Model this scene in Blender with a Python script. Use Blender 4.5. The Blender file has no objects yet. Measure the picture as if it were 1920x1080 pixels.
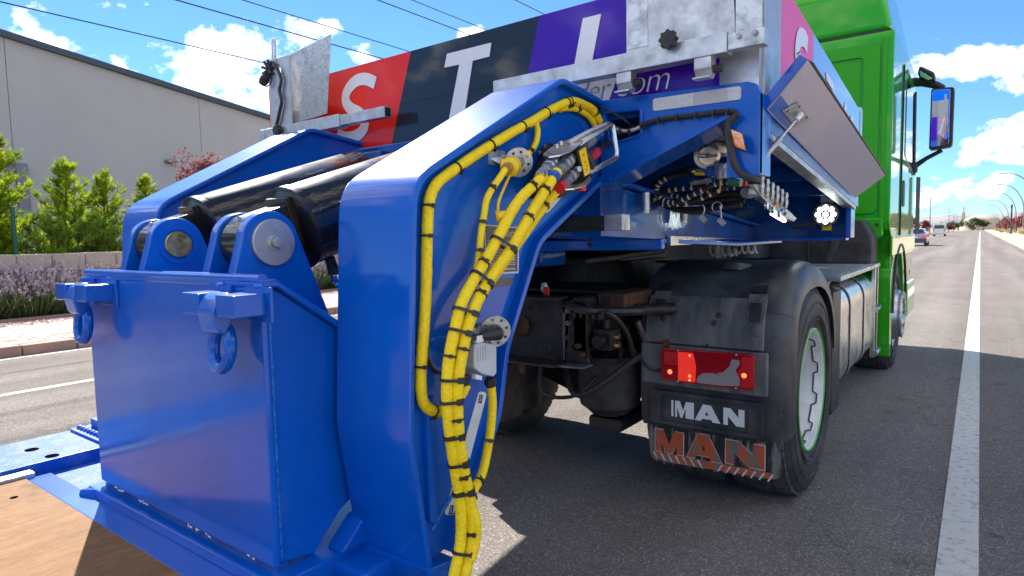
import bpy, math, random
from mathutils import Vector, Matrix
from mathutils.geometry import tessellate_polygon
import bmesh

scene = bpy.context.scene
COL = scene.collection
R = math.radians

# ------------------------------------------------------------------ camera
cam_data = bpy.data.cameras.new("camera")
cam_data.lens = 22.072
cam_data.sensor_width = 36.0
cam_data.clip_start = 0.05
cam_data.clip_end = 20000
cam = bpy.data.objects.new("camera", cam_data)
COL.objects.link(cam)
cam.matrix_world = Matrix((
    (0.8026102, -0.03036356, 0.59573058, 0.0),
    (0.59613294, 0.07604429, -0.79927642, 0.0),
    (-0.02103303, 0.99664202, 0.07913465, 1.35),
    (0, 0, 0, 1)))
cam_data.dof.use_dof = True
cam_data.dof.focus_distance = 2.6
cam_data.dof.aperture_fstop = 8.0
scene.camera = cam

# ------------------------------------------------------------------ light
SUN_AZ = 64.0      # degrees left of the driving direction (+Y)
SUN_EL = 40.0
sun_dir = Vector((-math.sin(R(SUN_AZ)) * math.cos(R(SUN_EL)),
                  math.cos(R(SUN_AZ)) * math.cos(R(SUN_EL)), math.sin(R(SUN_EL))))
sl = bpy.data.lights.new("sun", 'SUN')
sl.energy = 3.6
sl.angle = R(0.53)
sl.color = (1.0, 0.93, 0.83)
so = bpy.data.objects.new("sun", sl)
COL.objects.link(so)
so.rotation_euler = sun_dir.to_track_quat('Z', 'Y').to_euler()
so.location = (-20, 12, 25)

world = bpy.data.worlds.new("World")
scene.world = world
world.use_nodes = True
wn = world.node_tree.nodes
wl = world.node_tree.links
wn.clear()
def N(tree, typ, **kw):
    n = tree.nodes.new(typ)
    for k, v in kw.items():
        setattr(n, k, v)
    return n
WT = world.node_tree
sky = N(WT, 'ShaderNodeTexSky', sky_type='NISHITA', sun_disc=False)
sky.sun_elevation = R(SUN_EL)
sky.sun_rotation = R(-SUN_AZ)
sky.air_density = 0.9
sky.dust_density = 0.0
sky.ozone_density = 2.4
bg = N(WT, 'ShaderNodeBackground')
bg.inputs['Strength'].default_value = 0.11
wo = N(WT, 'ShaderNodeOutputWorld')
tc = N(WT, 'ShaderNodeTexCoord')
def wmath(op, a, b=None, clamp=False):
    n = N(WT, 'ShaderNodeMath', operation=op, use_clamp=clamp)
    for i, x in enumerate((a, b)):
        if x is None: continue
        if isinstance(x, (int, float)): n.inputs[i].default_value = x
        else: wl.new(x, n.inputs[i])
    return n.outputs[0]
def wvec(op, a, b=None, scale=None):
    n = N(WT, 'ShaderNodeVectorMath', operation=op)
    for i, x in enumerate((a, b)):
        if x is None: continue
        if isinstance(x, (tuple, list, Vector)): n.inputs[i].default_value = tuple(x)
        else: wl.new(x, n.inputs[i])
    if scale is not None: n.inputs['Scale'].default_value = scale
    return n
def wnoise(vec, scale, detail, rough=0.55, dist=0.0):
    n = N(WT, 'ShaderNodeTexNoise')
    n.inputs['Scale'].default_value = scale
    n.inputs['Detail'].default_value = detail
    n.inputs['Roughness'].default_value = rough
    n.inputs['Distortion'].default_value = dist
    wl.new(vec, n.inputs['Vector'])
    return n.outputs['Fac']
direc = wvec('NORMALIZE', tc.outputs['Generated']).outputs[0]
# cumulus banks: (azimuth deg left of +Y, elevation deg, half width deg, half height deg, weight)
BANKS = [(71.5, 14.4, 3.0, 2.1, .34), (62, 14.0, 5.4, 3.3, .40), (57.0, 15.4, 4.6, 2.8, .37), (60, 11.3, 4.5, 2.6, .34), (66, 12.8, 3, 1.6, .28), (67.8, 17.6, 1.4, .55, .27),
         (52.5, 17.8, 1.6, .7, .25), (48.5, 15.0, 3.2, 1.5, .31), (39.5, 17.4, 2.2, .7, .27), (76.5, 14.0, 2, 1.8, .3),
         (0.3, 11.7, 3.6, 1.35, .36), (-4.5, 11.6, 4.5, 1.6, .36), (-1.6, 9.9, 2.0, 1.0, .28), (0.3, 5.7, 4.0, 1.25, .36), (-6, 5.8, 5, 1.7, .34), (2, 2.9, 9, 1.3, .30), (22, 3, 18, 1.5, .26),
         (112, 30, 26, 13, .44), (160, 27, 28, 14, .44), (-150, 38, 26, 15, .44), (-70, 30, 26, 14, .44), (-110, 22, 24, 12, .42), (-32, 40, 14, 12, .30), (150, 62, 60, 16, .44), (-90, 66, 60, 14, .42), (20, 58, 16, 9, .26), (105, 8, 24, 4, .24), (170, 8, 40, 5, .26), (-100, 8, 40, 5, .26)]  # unseen banks, added to lift and neutralise the fill light
sep = N(WT, 'ShaderNodeSeparateXYZ'); wl.new(direc, sep.inputs[0])
az = wmath('ARCTAN2', wmath('MULTIPLY', sep.outputs[0], -1.0), sep.outputs[1])
el = wmath('ARCSINE', sep.outputs[2])
bank = None
for (a, e, w_, h_, k) in BANKS:
    da = wmath('SUBTRACT', az, R(a))
    da = wmath('DIVIDE', wmath('SUBTRACT', wmath('PINGPONG', wmath('ABSOLUTE', da), math.pi), 0.0), R(w_))
    de = wmath('DIVIDE', wmath('SUBTRACT', el, R(e)), R(h_))
    r2 = wmath('ADD', wmath('MULTIPLY', da, da), wmath('MULTIPLY', de, de))
    g = wmath('MULTIPLY', wmath('EXPONENT', wmath('MULTIPLY', r2, -0.7)), k)
    bank = g if bank is None else wmath('MAXIMUM', bank, g)
warp = wvec('MULTIPLY', direc, (1, 1, 1.35)).outputs[0]
def density(vec):
    a = wnoise(vec, 13.0, 9.0, 0.62, 0.2)
    return wmath('ADD', wmath('SUBTRACT', wmath('MULTIPLY', a, 1.15), 0.80), bank)
d0 = density(warp)
d1 = density(wvec('ADD', warp, tuple(sun_dir * 0.035)).outputs[0])
mask = wmath('MULTIPLY', d0, 6.0, True)
mask = wmath('MULTIPLY', mask, wmath('MULTIPLY', wmath('ADD', el, 0.01), 40.0, True))
shade = wmath('SUBTRACT', 1.0, wmath('MULTIPLY', wmath('MAXIMUM', d1, 0.0), 2.4, True), True)
ccol = N(WT, 'ShaderNodeMix', data_type='RGBA')
wl.new(shade, ccol.inputs['Factor'])
ccol.inputs['A'].default_value = (2.7, 2.7, 2.85, 1)
ccol.inputs['B'].default_value = (7.4, 7.1, 6.9, 1)
cm = N(WT, 'ShaderNodeMix', data_type='RGBA')
wl.new(mask, cm.inputs['Factor'])
tint = N(WT, 'ShaderNodeMix', data_type='RGBA', blend_type='MULTIPLY')
tint.inputs['Factor'].default_value = 1.0
wl.new(sky.outputs[0], tint.inputs['A'])
tint.inputs['B'].default_value = (0.27, 0.41, 0.56, 1)
wl.new(tint.outputs['Result'], cm.inputs['A'])
wl.new(ccol.outputs['Result'], cm.inputs['B'])
wl.new(cm.outputs['Result'], bg.inputs['Color'])
wl.new(bg.outputs[0], wo.inputs[0])

scene.view_settings.view_transform = 'Standard'
scene.view_settings.look = 'None'
scene.view_settings.exposure = 1.74
scene.view_settings.gamma = 1.0
scene.view_settings.use_curve_mapping = False
scene.render.engine = 'CYCLES'
scene.cycles.max_bounces = 8
scene.render.resolution_x = 1024
scene.render.resolution_y = 576

# ------------------------------------------------------------------ materials
MATS = {}
def mat(name, col, rough=0.5, metal=0.0, coat=0.0, coat_rough=0.04, col2=None, vscale=8.0, vmix=(0.4, 0.65), vdetail=4.0,
        bump=0.0, bscale=60.0, bdetail=3.0, emit=None, estr=0.0, alpha=None, spec=0.5, rvar=0.0, stretch=None, trans=0.0, ior=1.45, sheen=0.0, cior=1.5):
    m = bpy.data.materials.new(name)
    m.use_nodes = True
    t = m.node_tree
    b = t.nodes['Principled BSDF']
    c4 = tuple(col) + (1,)
    b.inputs['Base Color'].default_value = c4
    b.inputs['Roughness'].default_value = rough
    b.inputs['Metallic'].default_value = metal
    b.inputs['Coat Weight'].default_value = coat
    b.inputs['Coat Roughness'].default_value = coat_rough
    b.inputs['Specular IOR Level'].default_value = spec
    b.inputs['Coat IOR'].default_value = cior
    b.inputs['IOR'].default_value = ior
    b.inputs['Transmission Weight'].default_value = trans
    if sheen: b.inputs['Sheen Weight'].default_value = sheen
    if emit:
        b.inputs['Emission Color'].default_value = tuple(emit) + (1,)
        b.inputs['Emission Strength'].default_value = estr
    co = t.nodes.new('ShaderNodeTexCoord')
    vec = co.outputs['Object']
    if stretch:
        mp = t.nodes.new('ShaderNodeMapping'); mp.inputs['Scale'].default_value = stretch
        t.links.new(vec, mp.inputs['Vector']); vec = mp.outputs[0]
    if col2 is not None or rvar:
        n = t.nodes.new('ShaderNodeTexNoise')
        n.inputs['Scale'].default_value = vscale; n.inputs['Detail'].default_value = vdetail; n.inputs['Roughness'].default_value = 0.6
        t.links.new(vec, n.inputs['Vector'])
        r = t.nodes.new('ShaderNodeMapRange')
        r.inputs['From Min'].default_value = vmix[0]; r.inputs['From Max'].default_value = vmix[1]
        t.links.new(n.outputs['Fac'], r.inputs['Value'])
        if col2 is not None:
            x = t.nodes.new('ShaderNodeMix'); x.data_type = 'RGBA'
            x.inputs['A'].default_value = c4; x.inputs['B'].default_value = tuple(col2) + (1,)
            t.links.new(r.outputs[0], x.inputs['Factor']); t.links.new(x.outputs['Result'], b.inputs['Base Color'])
        if rvar:
            rr = t.nodes.new('ShaderNodeMapRange')
            rr.inputs['To Min'].default_value = rough; rr.inputs['To Max'].default_value = rough + rvar
            t.links.new(r.outputs[0], rr.inputs['Value']); t.links.new(rr.outputs[0], b.inputs['Roughness'])
    if bump:
        n2 = t.nodes.new('ShaderNodeTexNoise')
        n2.inputs['Scale'].default_value = bscale; n2.inputs['Detail'].default_value = bdetail
        t.links.new(vec, n2.inputs['Vector'])
        bp = t.nodes.new('ShaderNodeBump'); bp.inputs['Strength'].default_value = bump; bp.inputs['Distance'].default_value = 0.01
        t.links.new(n2.outputs['Fac'], bp.inputs['Height']); t.links.new(bp.outputs[0], b.inputs['Normal'])
        if coat: t.links.new(bp.outputs[0], b.inputs['Coat Normal'])
    MATS[name] = m
    return m

mat('blue_dark', (0.0005, 0.08, 0.38), 0.4, coat=0.8, spec=0.15, cior=1.4, coat_rough=0.08, col2=(0.003, 0.03, 0.17), vscale=5.0, bump=0.08, bscale=40)
mat('blue_worn', (0.004, 0.09, 0.44), 0.6, spec=0.2, coat=0.25, cior=1.35, coat_rough=0.3, col2=(0.13, 0.20, 0.42), vscale=14, vmix=(0.45, 0.80), vdetail=8, bump=0.15, bscale=80)
# painted plate: orange peel, slight plate waviness, faint dust and hand marks
def painted(name, ca, cb, dust=0.02):
    m = mat(name, ca, 0.36, coat=1.0, coat_rough=0.02, spec=0.13, cior=1.38)
    t = m.node_tree; b = t.nodes['Principled BSDF']
    co = t.nodes.new('ShaderNodeTexCoord').outputs['Object']
    def nz(sc, de, ro=.55):
        n = t.nodes.new('ShaderNodeTexNoise'); n.inputs['Scale'].default_value = sc; n.inputs['Detail'].default_value = de; n.inputs['Roughness'].default_value = ro
        t.links.new(co, n.inputs['Vector']); return n.outputs['Fac']
    def mr(v, a, b_, c, d):
        n = t.nodes.new('ShaderNodeMapRange'); t.links.new(v, n.inputs['Value'])
        for k, x in zip(('From Min', 'From Max', 'To Min', 'To Max'), (a, b_, c, d)): n.inputs[k].default_value = x
        return n.outputs[0]
    def mix(f, a, b_):
        n = t.nodes.new('ShaderNodeMix'); n.data_type = 'RGBA'; t.links.new(f, n.inputs['Factor'])
        for k, x in (('A', a), ('B', b_)):
            if isinstance(x, tuple): n.inputs[k].default_value = x + (1,)
            else: t.links.new(x, n.inputs[k])
        return n.outputs['Result']
    c = mix(mr(nz(2.5, 4), .35, .65, 0, 1), ca, cb)
    d1 = nz(5.5, 9, .72)
    c = mix(mr(d1, .52, .78, 0, dust), c, (0.10, 0.18, 0.36))
    c = mix(mr(nz(70, 2), .76, .82, 0, .20), c, (0.30, 0.32, 0.36))
    t.links.new(c, b.inputs['Base Color'])
    t.links.new(mr(d1, .45, .75, .02, .26), b.inputs['Coat Roughness'])
    b1 = t.nodes.new('ShaderNodeBump'); b1.inputs['Strength'].default_value = .20; b1.inputs['Distance'].default_value = .02; t.links.new(nz(2.2, 2), b1.inputs['Height'])
    b2 = t.nodes.new('ShaderNodeBump'); b2.inputs['Strength'].default_value = .05; b2.inputs['Distance'].default_value = .003; t.links.new(nz(220, 2), b2.inputs['Height'])
    t.links.new(b1.outputs[0], b2.inputs['Normal'])
    t.links.new(b2.outputs[0], b.inputs['Coat Normal']); t.links.new(b2.outputs[0], b.inputs['Normal'])
painted('blue', (0.0002, 0.105, 0.54), (0.0002, 0.082, 0.43))
mat('weld', (0.001, 0.14, 0.56), 0.35, coat=1.0, spec=0.2, bump=0.8, bscale=90)
mat('black_paint', (0.007, 0.007, 0.008), 0.3, spec=0.2, cior=1.4, coat=1.0, coat_rough=0.06, rvar=0.2, vscale=7, vdetail=8, bump=0.03, bscale=14)
mat('black', (0.016, 0.016, 0.018), 0.45, col2=(0.03, 0.03, 0.03), vscale=12, bump=0.1, bscale=120)
mat('black_oily', (0.014, 0.013, 0.014), 0.42, col2=(0.055, 0.045, 0.038), vscale=9, vmix=(0.45, 0.75), vdetail=7, bump=0.5, bscale=45, rvar=0.3)
mat('rust', (0.11, 0.045, 0.02), 0.8, col2=(0.035, 0.022, 0.016), vscale=18, bump=0.6, bscale=80)
mat('rubber', (0.022, 0.021, 0.021), 0.62, col2=(0.062, 0.056, 0.052), vscale=7, vdetail=6, bump=0.3, bscale=70, stretch=(1, 1, 1))
mat('tread', (0.05, 0.047, 0.045), 0.85, col2=(0.11, 0.10, 0.095), vscale=20, bump=0.4, bscale=90)
mat('guard', (0.028, 0.031, 0.037), 0.36, col2=(0.10, 0.10, 0.10), vscale=6, vmix=(0.44, 0.80), vdetail=8, bump=0.12, bscale=160, rvar=0.2)
mat('guard_dusty', (0.06, 0.065, 0.072), 0.5, col2=(0.21, 0.207, 0.20), vscale=9, vmix=(0.36, 0.78), vdetail=10, bump=0.25, bscale=120, stretch=(1.5, 1, 0.3))
mat('mudflap', (0.014, 0.014, 0.018), 0.5, col2=(0.19, 0.175, 0.15), vscale=8, vmix=(0.50, 0.60), vdetail=8, bump=0.5, bscale=60, stretch=(4.2, 1, 0.5))
mat('flap_red', (0.55, 0.085, 0.03), 0.6, col2=(0.17, 0.15, 0.125), vscale=9, vmix=(0.50, 0.56), vdetail=8, bump=0.4, stretch=(4.2, 1, 0.5))
mat('white', (0.78, 0.78, 0.76), 0.4, col2=(0.68, 0.68, 0.66), vscale=14)
mat('letter_white', (0.72, 0.72, 0.74), 0.35, coat=0.4)
mat('yellow', (0.95, 0.70, 0.002), 0.55, col2=(0.86, 0.58, 0.002), vscale=30, vmix=(0.35, 0.75), vdetail=6, bump=0.5, bscale=110, bdetail=6)
mat('yellow_cap', (0.82, 0.55, 0.004), 0.35, coat=0.3)
mat('galv', (0.60, 0.61, 0.62), 0.34, metal=0.85, col2=(0.40, 0.41, 0.42), vscale=16, vmix=(0.35, 0.7), vdetail=9, bump=0.12, bscale=40, rvar=0.2)
mat('galv_mottled', (0.60, 0.62, 0.63), 0.36, metal=0.75, col2=(0.27, 0.28, 0.27), vscale=22, vmix=(0.45, 0.75), vdetail=9, bump=0.18, bscale=60, rvar=0.2)
mat('steel', (0.55, 0.55, 0.55), 0.25, metal=1.0, rvar=0.2, vscale=30, bump=0.06, bscale=200)
mat('chrome', (0.78, 0.78, 0.78), 0.12, metal=1.0)
mat('brass', (0.58, 0.42, 0.16), 0.35, metal=1.0, col2=(0.36, 0.30, 0.17), vscale=40, bump=0.2, bscale=120)
mat('gold_pin', (0.52, 0.43, 0.20), 0.28, metal=1.0, col2=(0.35, 0.30, 0.2), vscale=35, vdetail=8, rvar=0.3)
mat('zinc', (0.46, 0.47, 0.48), 0.36, metal=0.95, rvar=0.2, vscale=50, col2=(0.36, 0.37, 0.38))
mat('aluminium', (0.66, 0.64, 0.62), 0.22, metal=1.0, rvar=0.12, vscale=4, bump=0.03, bscale=10)
mat('lid_steel', (0.38, 0.385, 0.52), 0.36, metal=0.3, col2=(0.46, 0.44, 0.53), vscale=3.5, vdetail=7, bump=0.12, bscale=25, rvar=0.2)
mat('grey_plastic', (0.52, 0.54, 0.56), 0.45, col2=(0.46, 0.48, 0.5), vscale=20)
mat('red_board', (0.80, 0.020, 0.010), 0.3, coat=0.7, spec=0.15, cior=1.35, coat_rough=0.05, bump=0.03, bscale=6)
mat('navy_board', (0.010, 0.020, 0.032), 0.3, coat=0.9, spec=0.15, cior=1.38, coat_rough=0.04, bump=0.03, bscale=6)
mat('purple_board', (0.050, 0.008, 0.36), 0.3, coat=0.7, spec=0.15, cior=1.35, coat_rough=0.05, bump=0.03, bscale=6)
mat('pink_board', (0.70, 0.11, 0.34), 0.45, coat=0.25, spec=0.15, cior=1.35)
mat('sky_board', (0.22, 0.36, 0.62), 0.12, coat=1.0)
mat('orange_board', (0.8, 0.16, 0.01), 0.3, coat=0.5)
mat('green', (0.026, 0.38, 0.002), 0.32, spec=0.2, cior=1.4, coat=1.0, coat_rough=0.03, bump=0.015, bscale=9)
mat('green_matt', (0.028, 0.34, 0.002), 0.5, spec=0.2, coat=0.25, coat_rough=0.25, bump=0.05, bscale=40)
mat('dark_glass', (0.012, 0.013, 0.015), 0.04, coat=1.0, coat_rough=0.0)
mat('mirror', (0.7, 0.72, 0.74), 0.02, metal=1.0)
mat('lens_red_bright', (0.60, 0.008, 0.010), 0.12, coat=1.0, coat_rough=0.02, bump=0.2, bscale=160)
mat('lens_red', (0.34, 0.004, 0.006), 0.1, coat=1.0, coat_rough=0.02, bump=0.12, bscale=150)
mat('lens_red_lit', (0.65, 0.02, 0.01), 0.15, coat=1.0, emit=(1.0, 0.03, 0.01), estr=0.16, bump=0.3, bscale=180)
mat('lamp_hot', (1, 0.3, 0.1), 0.3, emit=(1.0, 0.14, 0.05), estr=0.7)
mat('lens_clear', (0.40, 0.36, 0.36), 0.12, coat=1.0, coat_rough=0.02, metal=0.35, bump=0.25, bscale=120)
mat('lens_orange', (0.85, 0.22, 0.02), 0.2, coat=1.0, coat_rough=0.06, col2=(0.9, 0.45, 0.25), vscale=40, bump=0.8, bscale=50)
mat('led', (1, 1, 1), 0.3, emit=(0.86, 1.0, 0.92), estr=4.0)
mat('reflector', (0.66, 0.66, 0.68), 0.4, col2=(0.52, 0.52, 0.55), vscale=90, vmix=(0.3, 0.7), bump=0.35, bscale=160)
mat('reflector_grey', (0.48, 0.47, 0.49), 0.45, bump=0.2, bscale=160)
mat('plate_brown', (0.10, 0.085, 0.075), 0.35, metal=0.3, col2=(0.16, 0.13, 0.11), vscale=3)
mat('plate_text', (0.62, 0.60, 0.58), 0.4)
mat('red_plastic', (0.62, 0.02, 0.02), 0.35, coat=0.4)
mat('blue_plastic', (0.01, 0.10, 0.5), 0.35, coat=0.4)
mat('green_plastic', (0.01, 0.16, 0.10), 0.4)
mat('hose_white', (0.6, 0.6, 0.58), 0.6)
mat('hole', (0.004, 0.004, 0.004), 1.0, spec=0.0)
mat('line_paint', (0.62, 0.60, 0.55), 0.75, col2=(0.30, 0.29, 0.27), vscale=26, vmix=(0.52, 0.70), vdetail=10, bump=0.4, bscale=150)
mat('wood_edge', (0.32, 0.14, 0.05), 0.6)
mat('plaster', (0.43, 0.415, 0.40), 0.65, col2=(0.40, 0.388, 0.378), vscale=0.7, vdetail=3, bump=0.03, bscale=10)
mat('roof_edge', (0.05, 0.065, 0.085), 0.4)
mat('frame_grey', (0.19, 0.19, 0.23), 0.5)
mat('concrete', (0.44, 0.365, 0.295), 0.85, col2=(0.23, 0.21, 0.19), vscale=6, vmix=(0.52, 0.74), vdetail=7, bump=0.3, bscale=60, stretch=(1, 2.6, 0.35))
mat('kerb_red', (0.44, 0.23, 0.18), 0.85, col2=(0.33, 0.20, 0.165), vscale=7, vdetail=8, bump=0.3, bscale=70)
mat('kerb_tan', (0.52, 0.40, 0.28), 0.85, col2=(0.42, 0.33, 0.25), vscale=3, bump=0.2)
mat('soil', (0.16, 0.10, 0.06), 0.95, col2=(0.09, 0.06, 0.04), vscale=20, bump=0.8, bscale=50)
mat('bark', (0.10, 0.06, 0.035), 0.9, bump=0.6, bscale=60)
mat('pole_green', (0.01, 0.06, 0.05), 0.4, coat=0.3)
mat('wire', (0.02, 0.022, 0.03), 0.5)
mat('pole_grey', (0.22, 0.22, 0.23), 0.6)
mat('pole_concrete', (0.30, 0.28, 0.26), 0.8)
mat('far_white', (0.72, 0.72, 0.74), 0.6)
mat('far_tan', (0.45, 0.38, 0.30), 0.8)
mat('car_silver', (0.35, 0.37, 0.42), 0.3, metal=0.6, coat=1.0)
mat('car_dark', (0.03, 0.04, 0.07), 0.3, coat=1.0)
mat('van_white', (0.72, 0.72, 0.72), 0.3, coat=0.8)

def node_mat(name):
    m = bpy.data.materials.new(name); m.use_nodes = True
    MATS[name] = m
    return m, m.node_tree, m.node_tree.nodes['Principled BSDF']
def tn(t, typ, ins=None, **kw):
    n = t.nodes.new(typ)
    for k, v in kw.items(): setattr(n, k, v)
    for k, v in (ins or {}).items():
        if hasattr(v, 'is_output') or isinstance(v, bpy.types.NodeSocket): t.links.new(v, n.inputs[k])
        else: n.inputs[k].default_value = v
    return n
def ramp(t, fac, stops):
    n = t.nodes.new('ShaderNodeValToRGB')
    t.links.new(fac, n.inputs[0])
    els = n.color_ramp.elements
    while len(els) < len(stops): els.new(0.5)
    for e, (p, c) in zip(els, stops):
        e.position = p; e.color = tuple(c) + (1,)
    return n.outputs[0]

# asphalt: dark binder, pale and dark stone chips, worn lanes, a few oil spots
m, t, b = node_mat('asphalt')
co = tn(t, 'ShaderNodeTexCoord').outputs['Object']
v1 = tn(t, 'ShaderNodeTexVoronoi', {'Vector': co, 'Scale': 165.0, 'Randomness': 1.0})
chip = tn(t, 'ShaderNodeSeparateColor', {0: v1.outputs['Color']}).outputs[0]
n1 = tn(t, 'ShaderNodeTexNoise', {'Vector': co, 'Scale': 0.55, 'Detail': 6.0, 'Roughness': 0.65}).outputs['Fac']
n2 = tn(t, 'ShaderNodeTexNoise', {'Vector': co, 'Scale': 260.0, 'Detail': 2.0}).outputs['Fac']
c1 = ramp(t, chip, [(0.0, (0.135, 0.121, 0.114)), (0.45, (0.185, 0.166, 0.155)), (0.88, (0.235, 0.212, 0.198)), (1.0, (0.42, 0.385, 0.355))])
mpx = tn(t, 'ShaderNodeMapping', {'Vector': co, 'Scale': (1.4, 0.035, 1.0)}).outputs[0]
lane = tn(t, 'ShaderNodeTexNoise', {'Vector': mpx, 'Scale': 1.0, 'Detail': 4.0}).outputs['Fac']
lm = tn(t, 'ShaderNodeMapRange', {'Value': lane, 'From Min': 0.3, 'From Max': 0.7, 'To Min': 0.74, 'To Max': 1.18}).outputs[0]
pm = tn(t, 'ShaderNodeMapRange', {'Value': n1, 'From Min': 0.3, 'From Max': 0.7, 'To Min': 0.86, 'To Max': 1.10}).outputs[0]
mul = tn(t, 'ShaderNodeMath', {0: lm, 1: pm}, operation='MULTIPLY').outputs[0]
fine = tn(t, 'ShaderNodeMapRange', {'Value': n2, 'To Min': 0.72, 'To Max': 1.28}).outputs[0]
mul2 = tn(t, 'ShaderNodeMath', {0: mul, 1: fine}, operation='MULTIPLY').outputs[0]
spot = tn(t, 'ShaderNodeTexNoise', {'Vector': co, 'Scale': 2.3, 'Detail': 8.0, 'Roughness': 0.7}).outputs['Fac']
sp = tn(t, 'ShaderNodeMapRange', {'Value': spot, 'From Min': 0.60, 'From Max': 0.72, 'To Min': 1.0, 'To Max': 0.55}).outputs[0]
mul3 = tn(t, 'ShaderNodeMath', {0: mul2, 1: sp}, operation='MULTIPLY').outputs[0]
vm = tn(t, 'ShaderNodeVectorMath', {0: c1}, operation='SCALE'); t.links.new(mul3, vm.inputs['Scale'])
# hairline cracks
wv = tn(t, 'ShaderNodeTexNoise', {'Vector': co, 'Scale': 3.0, 'Detail': 4.0}).outputs['Color']
wv2 = tn(t, 'ShaderNodeVectorMath', {0: wv}, operation='SCALE'); wv2.inputs['Scale'].default_value = 0.5
cv = tn(t, 'ShaderNodeVectorMath', {0: co, 1: wv2.outputs[0]}, operation='ADD').outputs[0]
ck = tn(t, 'ShaderNodeTexVoronoi', {'Vector': cv, 'Scale': 0.32}, feature='DISTANCE_TO_EDGE').outputs['Distance']
ckm = tn(t, 'ShaderNodeMapRange', {'Value': ck, 'From Min': 0.0, 'From Max': 0.004, 'To Min': 0.72, 'To Max': 1.0}).outputs[0]
vm2 = tn(t, 'ShaderNodeVectorMath', {0: vm.outputs[0]}, operation='SCALE'); t.links.new(ckm, vm2.inputs['Scale'])
t.links.new(vm2.outputs[0], b.inputs['Base Color'])
b.inputs['Roughness'].default_value = 0.95
b.inputs['Specular IOR Level'].default_value = 0.12
bp = tn(t, 'ShaderNodeBump', {'Height': v1.outputs['Distance'], 'Strength': 0.55, 'Distance': 0.006})
t.links.new(bp.outputs[0], b.inputs['Normal'])

# film-faced plywood deck: warm grain along the trailer with scuffs
def wood(name, c_a, c_b, c_c):
    m, t, b = node_mat(name)
    co = tn(t, 'ShaderNodeTexCoord').outputs['Object']
    mp = tn(t, 'ShaderNodeMapping', {'Vector': co, 'Scale': (9.0, 1.3, 9.0)}).outputs[0]
    g = tn(t, 'ShaderNodeTexNoise', {'Vector': mp, 'Scale': 2.0, 'Detail': 9.0, 'Roughness': 0.7, 'Distortion': 0.6}).outputs['Fac']
    mp2 = tn(t, 'ShaderNodeMapping', {'Vector': co, 'Scale': (60.0, 9.0, 60.0)}).outputs[0]
    g2 = tn(t, 'ShaderNodeTexNoise', {'Vector': mp2, 'Scale': 3.0, 'Detail': 5.0, 'Roughness': 0.7}).outputs['Fac']
    s = tn(t, 'ShaderNodeTexNoise', {'Vector': co, 'Scale': 5.0, 'Detail': 8.0, 'Roughness': 0.7}).outputs['Fac']
    mm = tn(t, 'ShaderNodeMath', {0: g, 1: g2}, operation='ADD').outputs[0]
    mm = tn(t, 'ShaderNodeMath', {0: mm, 1: 0.5}, operation='MULTIPLY').outputs[0]
    c = ramp(t, mm, [(0.30, c_c), (0.48, c_a), (0.62, c_b)])
    sm = tn(t, 'ShaderNodeMapRange', {'Value': s, 'From Min': 0.58, 'From Max': 0.72}).outputs[0]
    x = tn(t, 'ShaderNodeMix', {'Factor': sm, 'A': c, 'B': (c_c[0] * .8, c_c[1] * .8, c_c[2] * .8, 1)}, data_type='RGBA')
    t.links.new(x.outputs['Result'], b.inputs['Base Color'])
    b.inputs['Roughness'].default_value = 0.75
    b.inputs['Specular IOR Level'].default_value = 0.2
    bp = tn(t, 'ShaderNodeBump', {'Height': g2, 'Strength': 0.25, 'Distance': 0.004})
    t.links.new(bp.outputs[0], b.inputs['Normal'])
wood('wood', (0.21, 0.108, 0.045), (0.285, 0.16, 0.072), (0.12, 0.058, 0.026))

def leaf_mat(name, ca, cb, scale=3.0, trans=0.35):
    m, t, b = node_mat(name)
    co = tn(t, 'ShaderNodeTexCoord').outputs['Object']
    n = tn(t, 'ShaderNodeTexNoise', {'Vector': co, 'Scale': scale, 'Detail': 5.0}).outputs['Fac']
    c = ramp(t, n, [(0.35, ca), (0.65, cb)])
    t.links.new(c, b.inputs['Base Color'])
    b.inputs['Roughness'].default_value = 0.6
    b.inputs['Specular IOR Level'].default_value = 0.3
    tr = tn(t, 'ShaderNodeBsdfTranslucent', {'Color': c})
    mx = tn(t, 'ShaderNodeMixShader', {0: trans, 1: b.outputs[0], 2: tr.outputs[0]})
    t.links.new(mx.outputs[0], t.nodes['Material Output'].inputs[0])
leaf_mat('conifer', (0.14, 0.25, 0.012), (0.40, 0.48, 0.025), 4.0, 0.5)
leaf_mat('plum_leaf', (0.15, 0.05, 0.06), (0.34, 0.16, 0.17), 6.0, 0.4)
leaf_mat('lavender_leaf', (0.07, 0.10, 0.035), (0.13, 0.16, 0.07), 8.0, 0.3)
leaf_mat('lavender_flower', (0.20, 0.15, 0.22), (0.34, 0.27, 0.34), 20.0, 0.3)
leaf_mat('yellow_flower', (0.50, 0.46, 0.02), (0.62, 0.58, 0.05), 20.0, 0.3)
leaf_mat('far_leaf', (0.035, 0.075, 0.02), (0.09, 0.14, 0.035), 3.0, 0.3)
leaf_mat('far_red', (0.10, 0.015, 0.015), (0.20, 0.04, 0.035), 3.0, 0.3)
leaf_mat('dry_grass', (0.30, 0.24, 0.10), (0.40, 0.34, 0.14), 3.0, 0.3)

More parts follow.
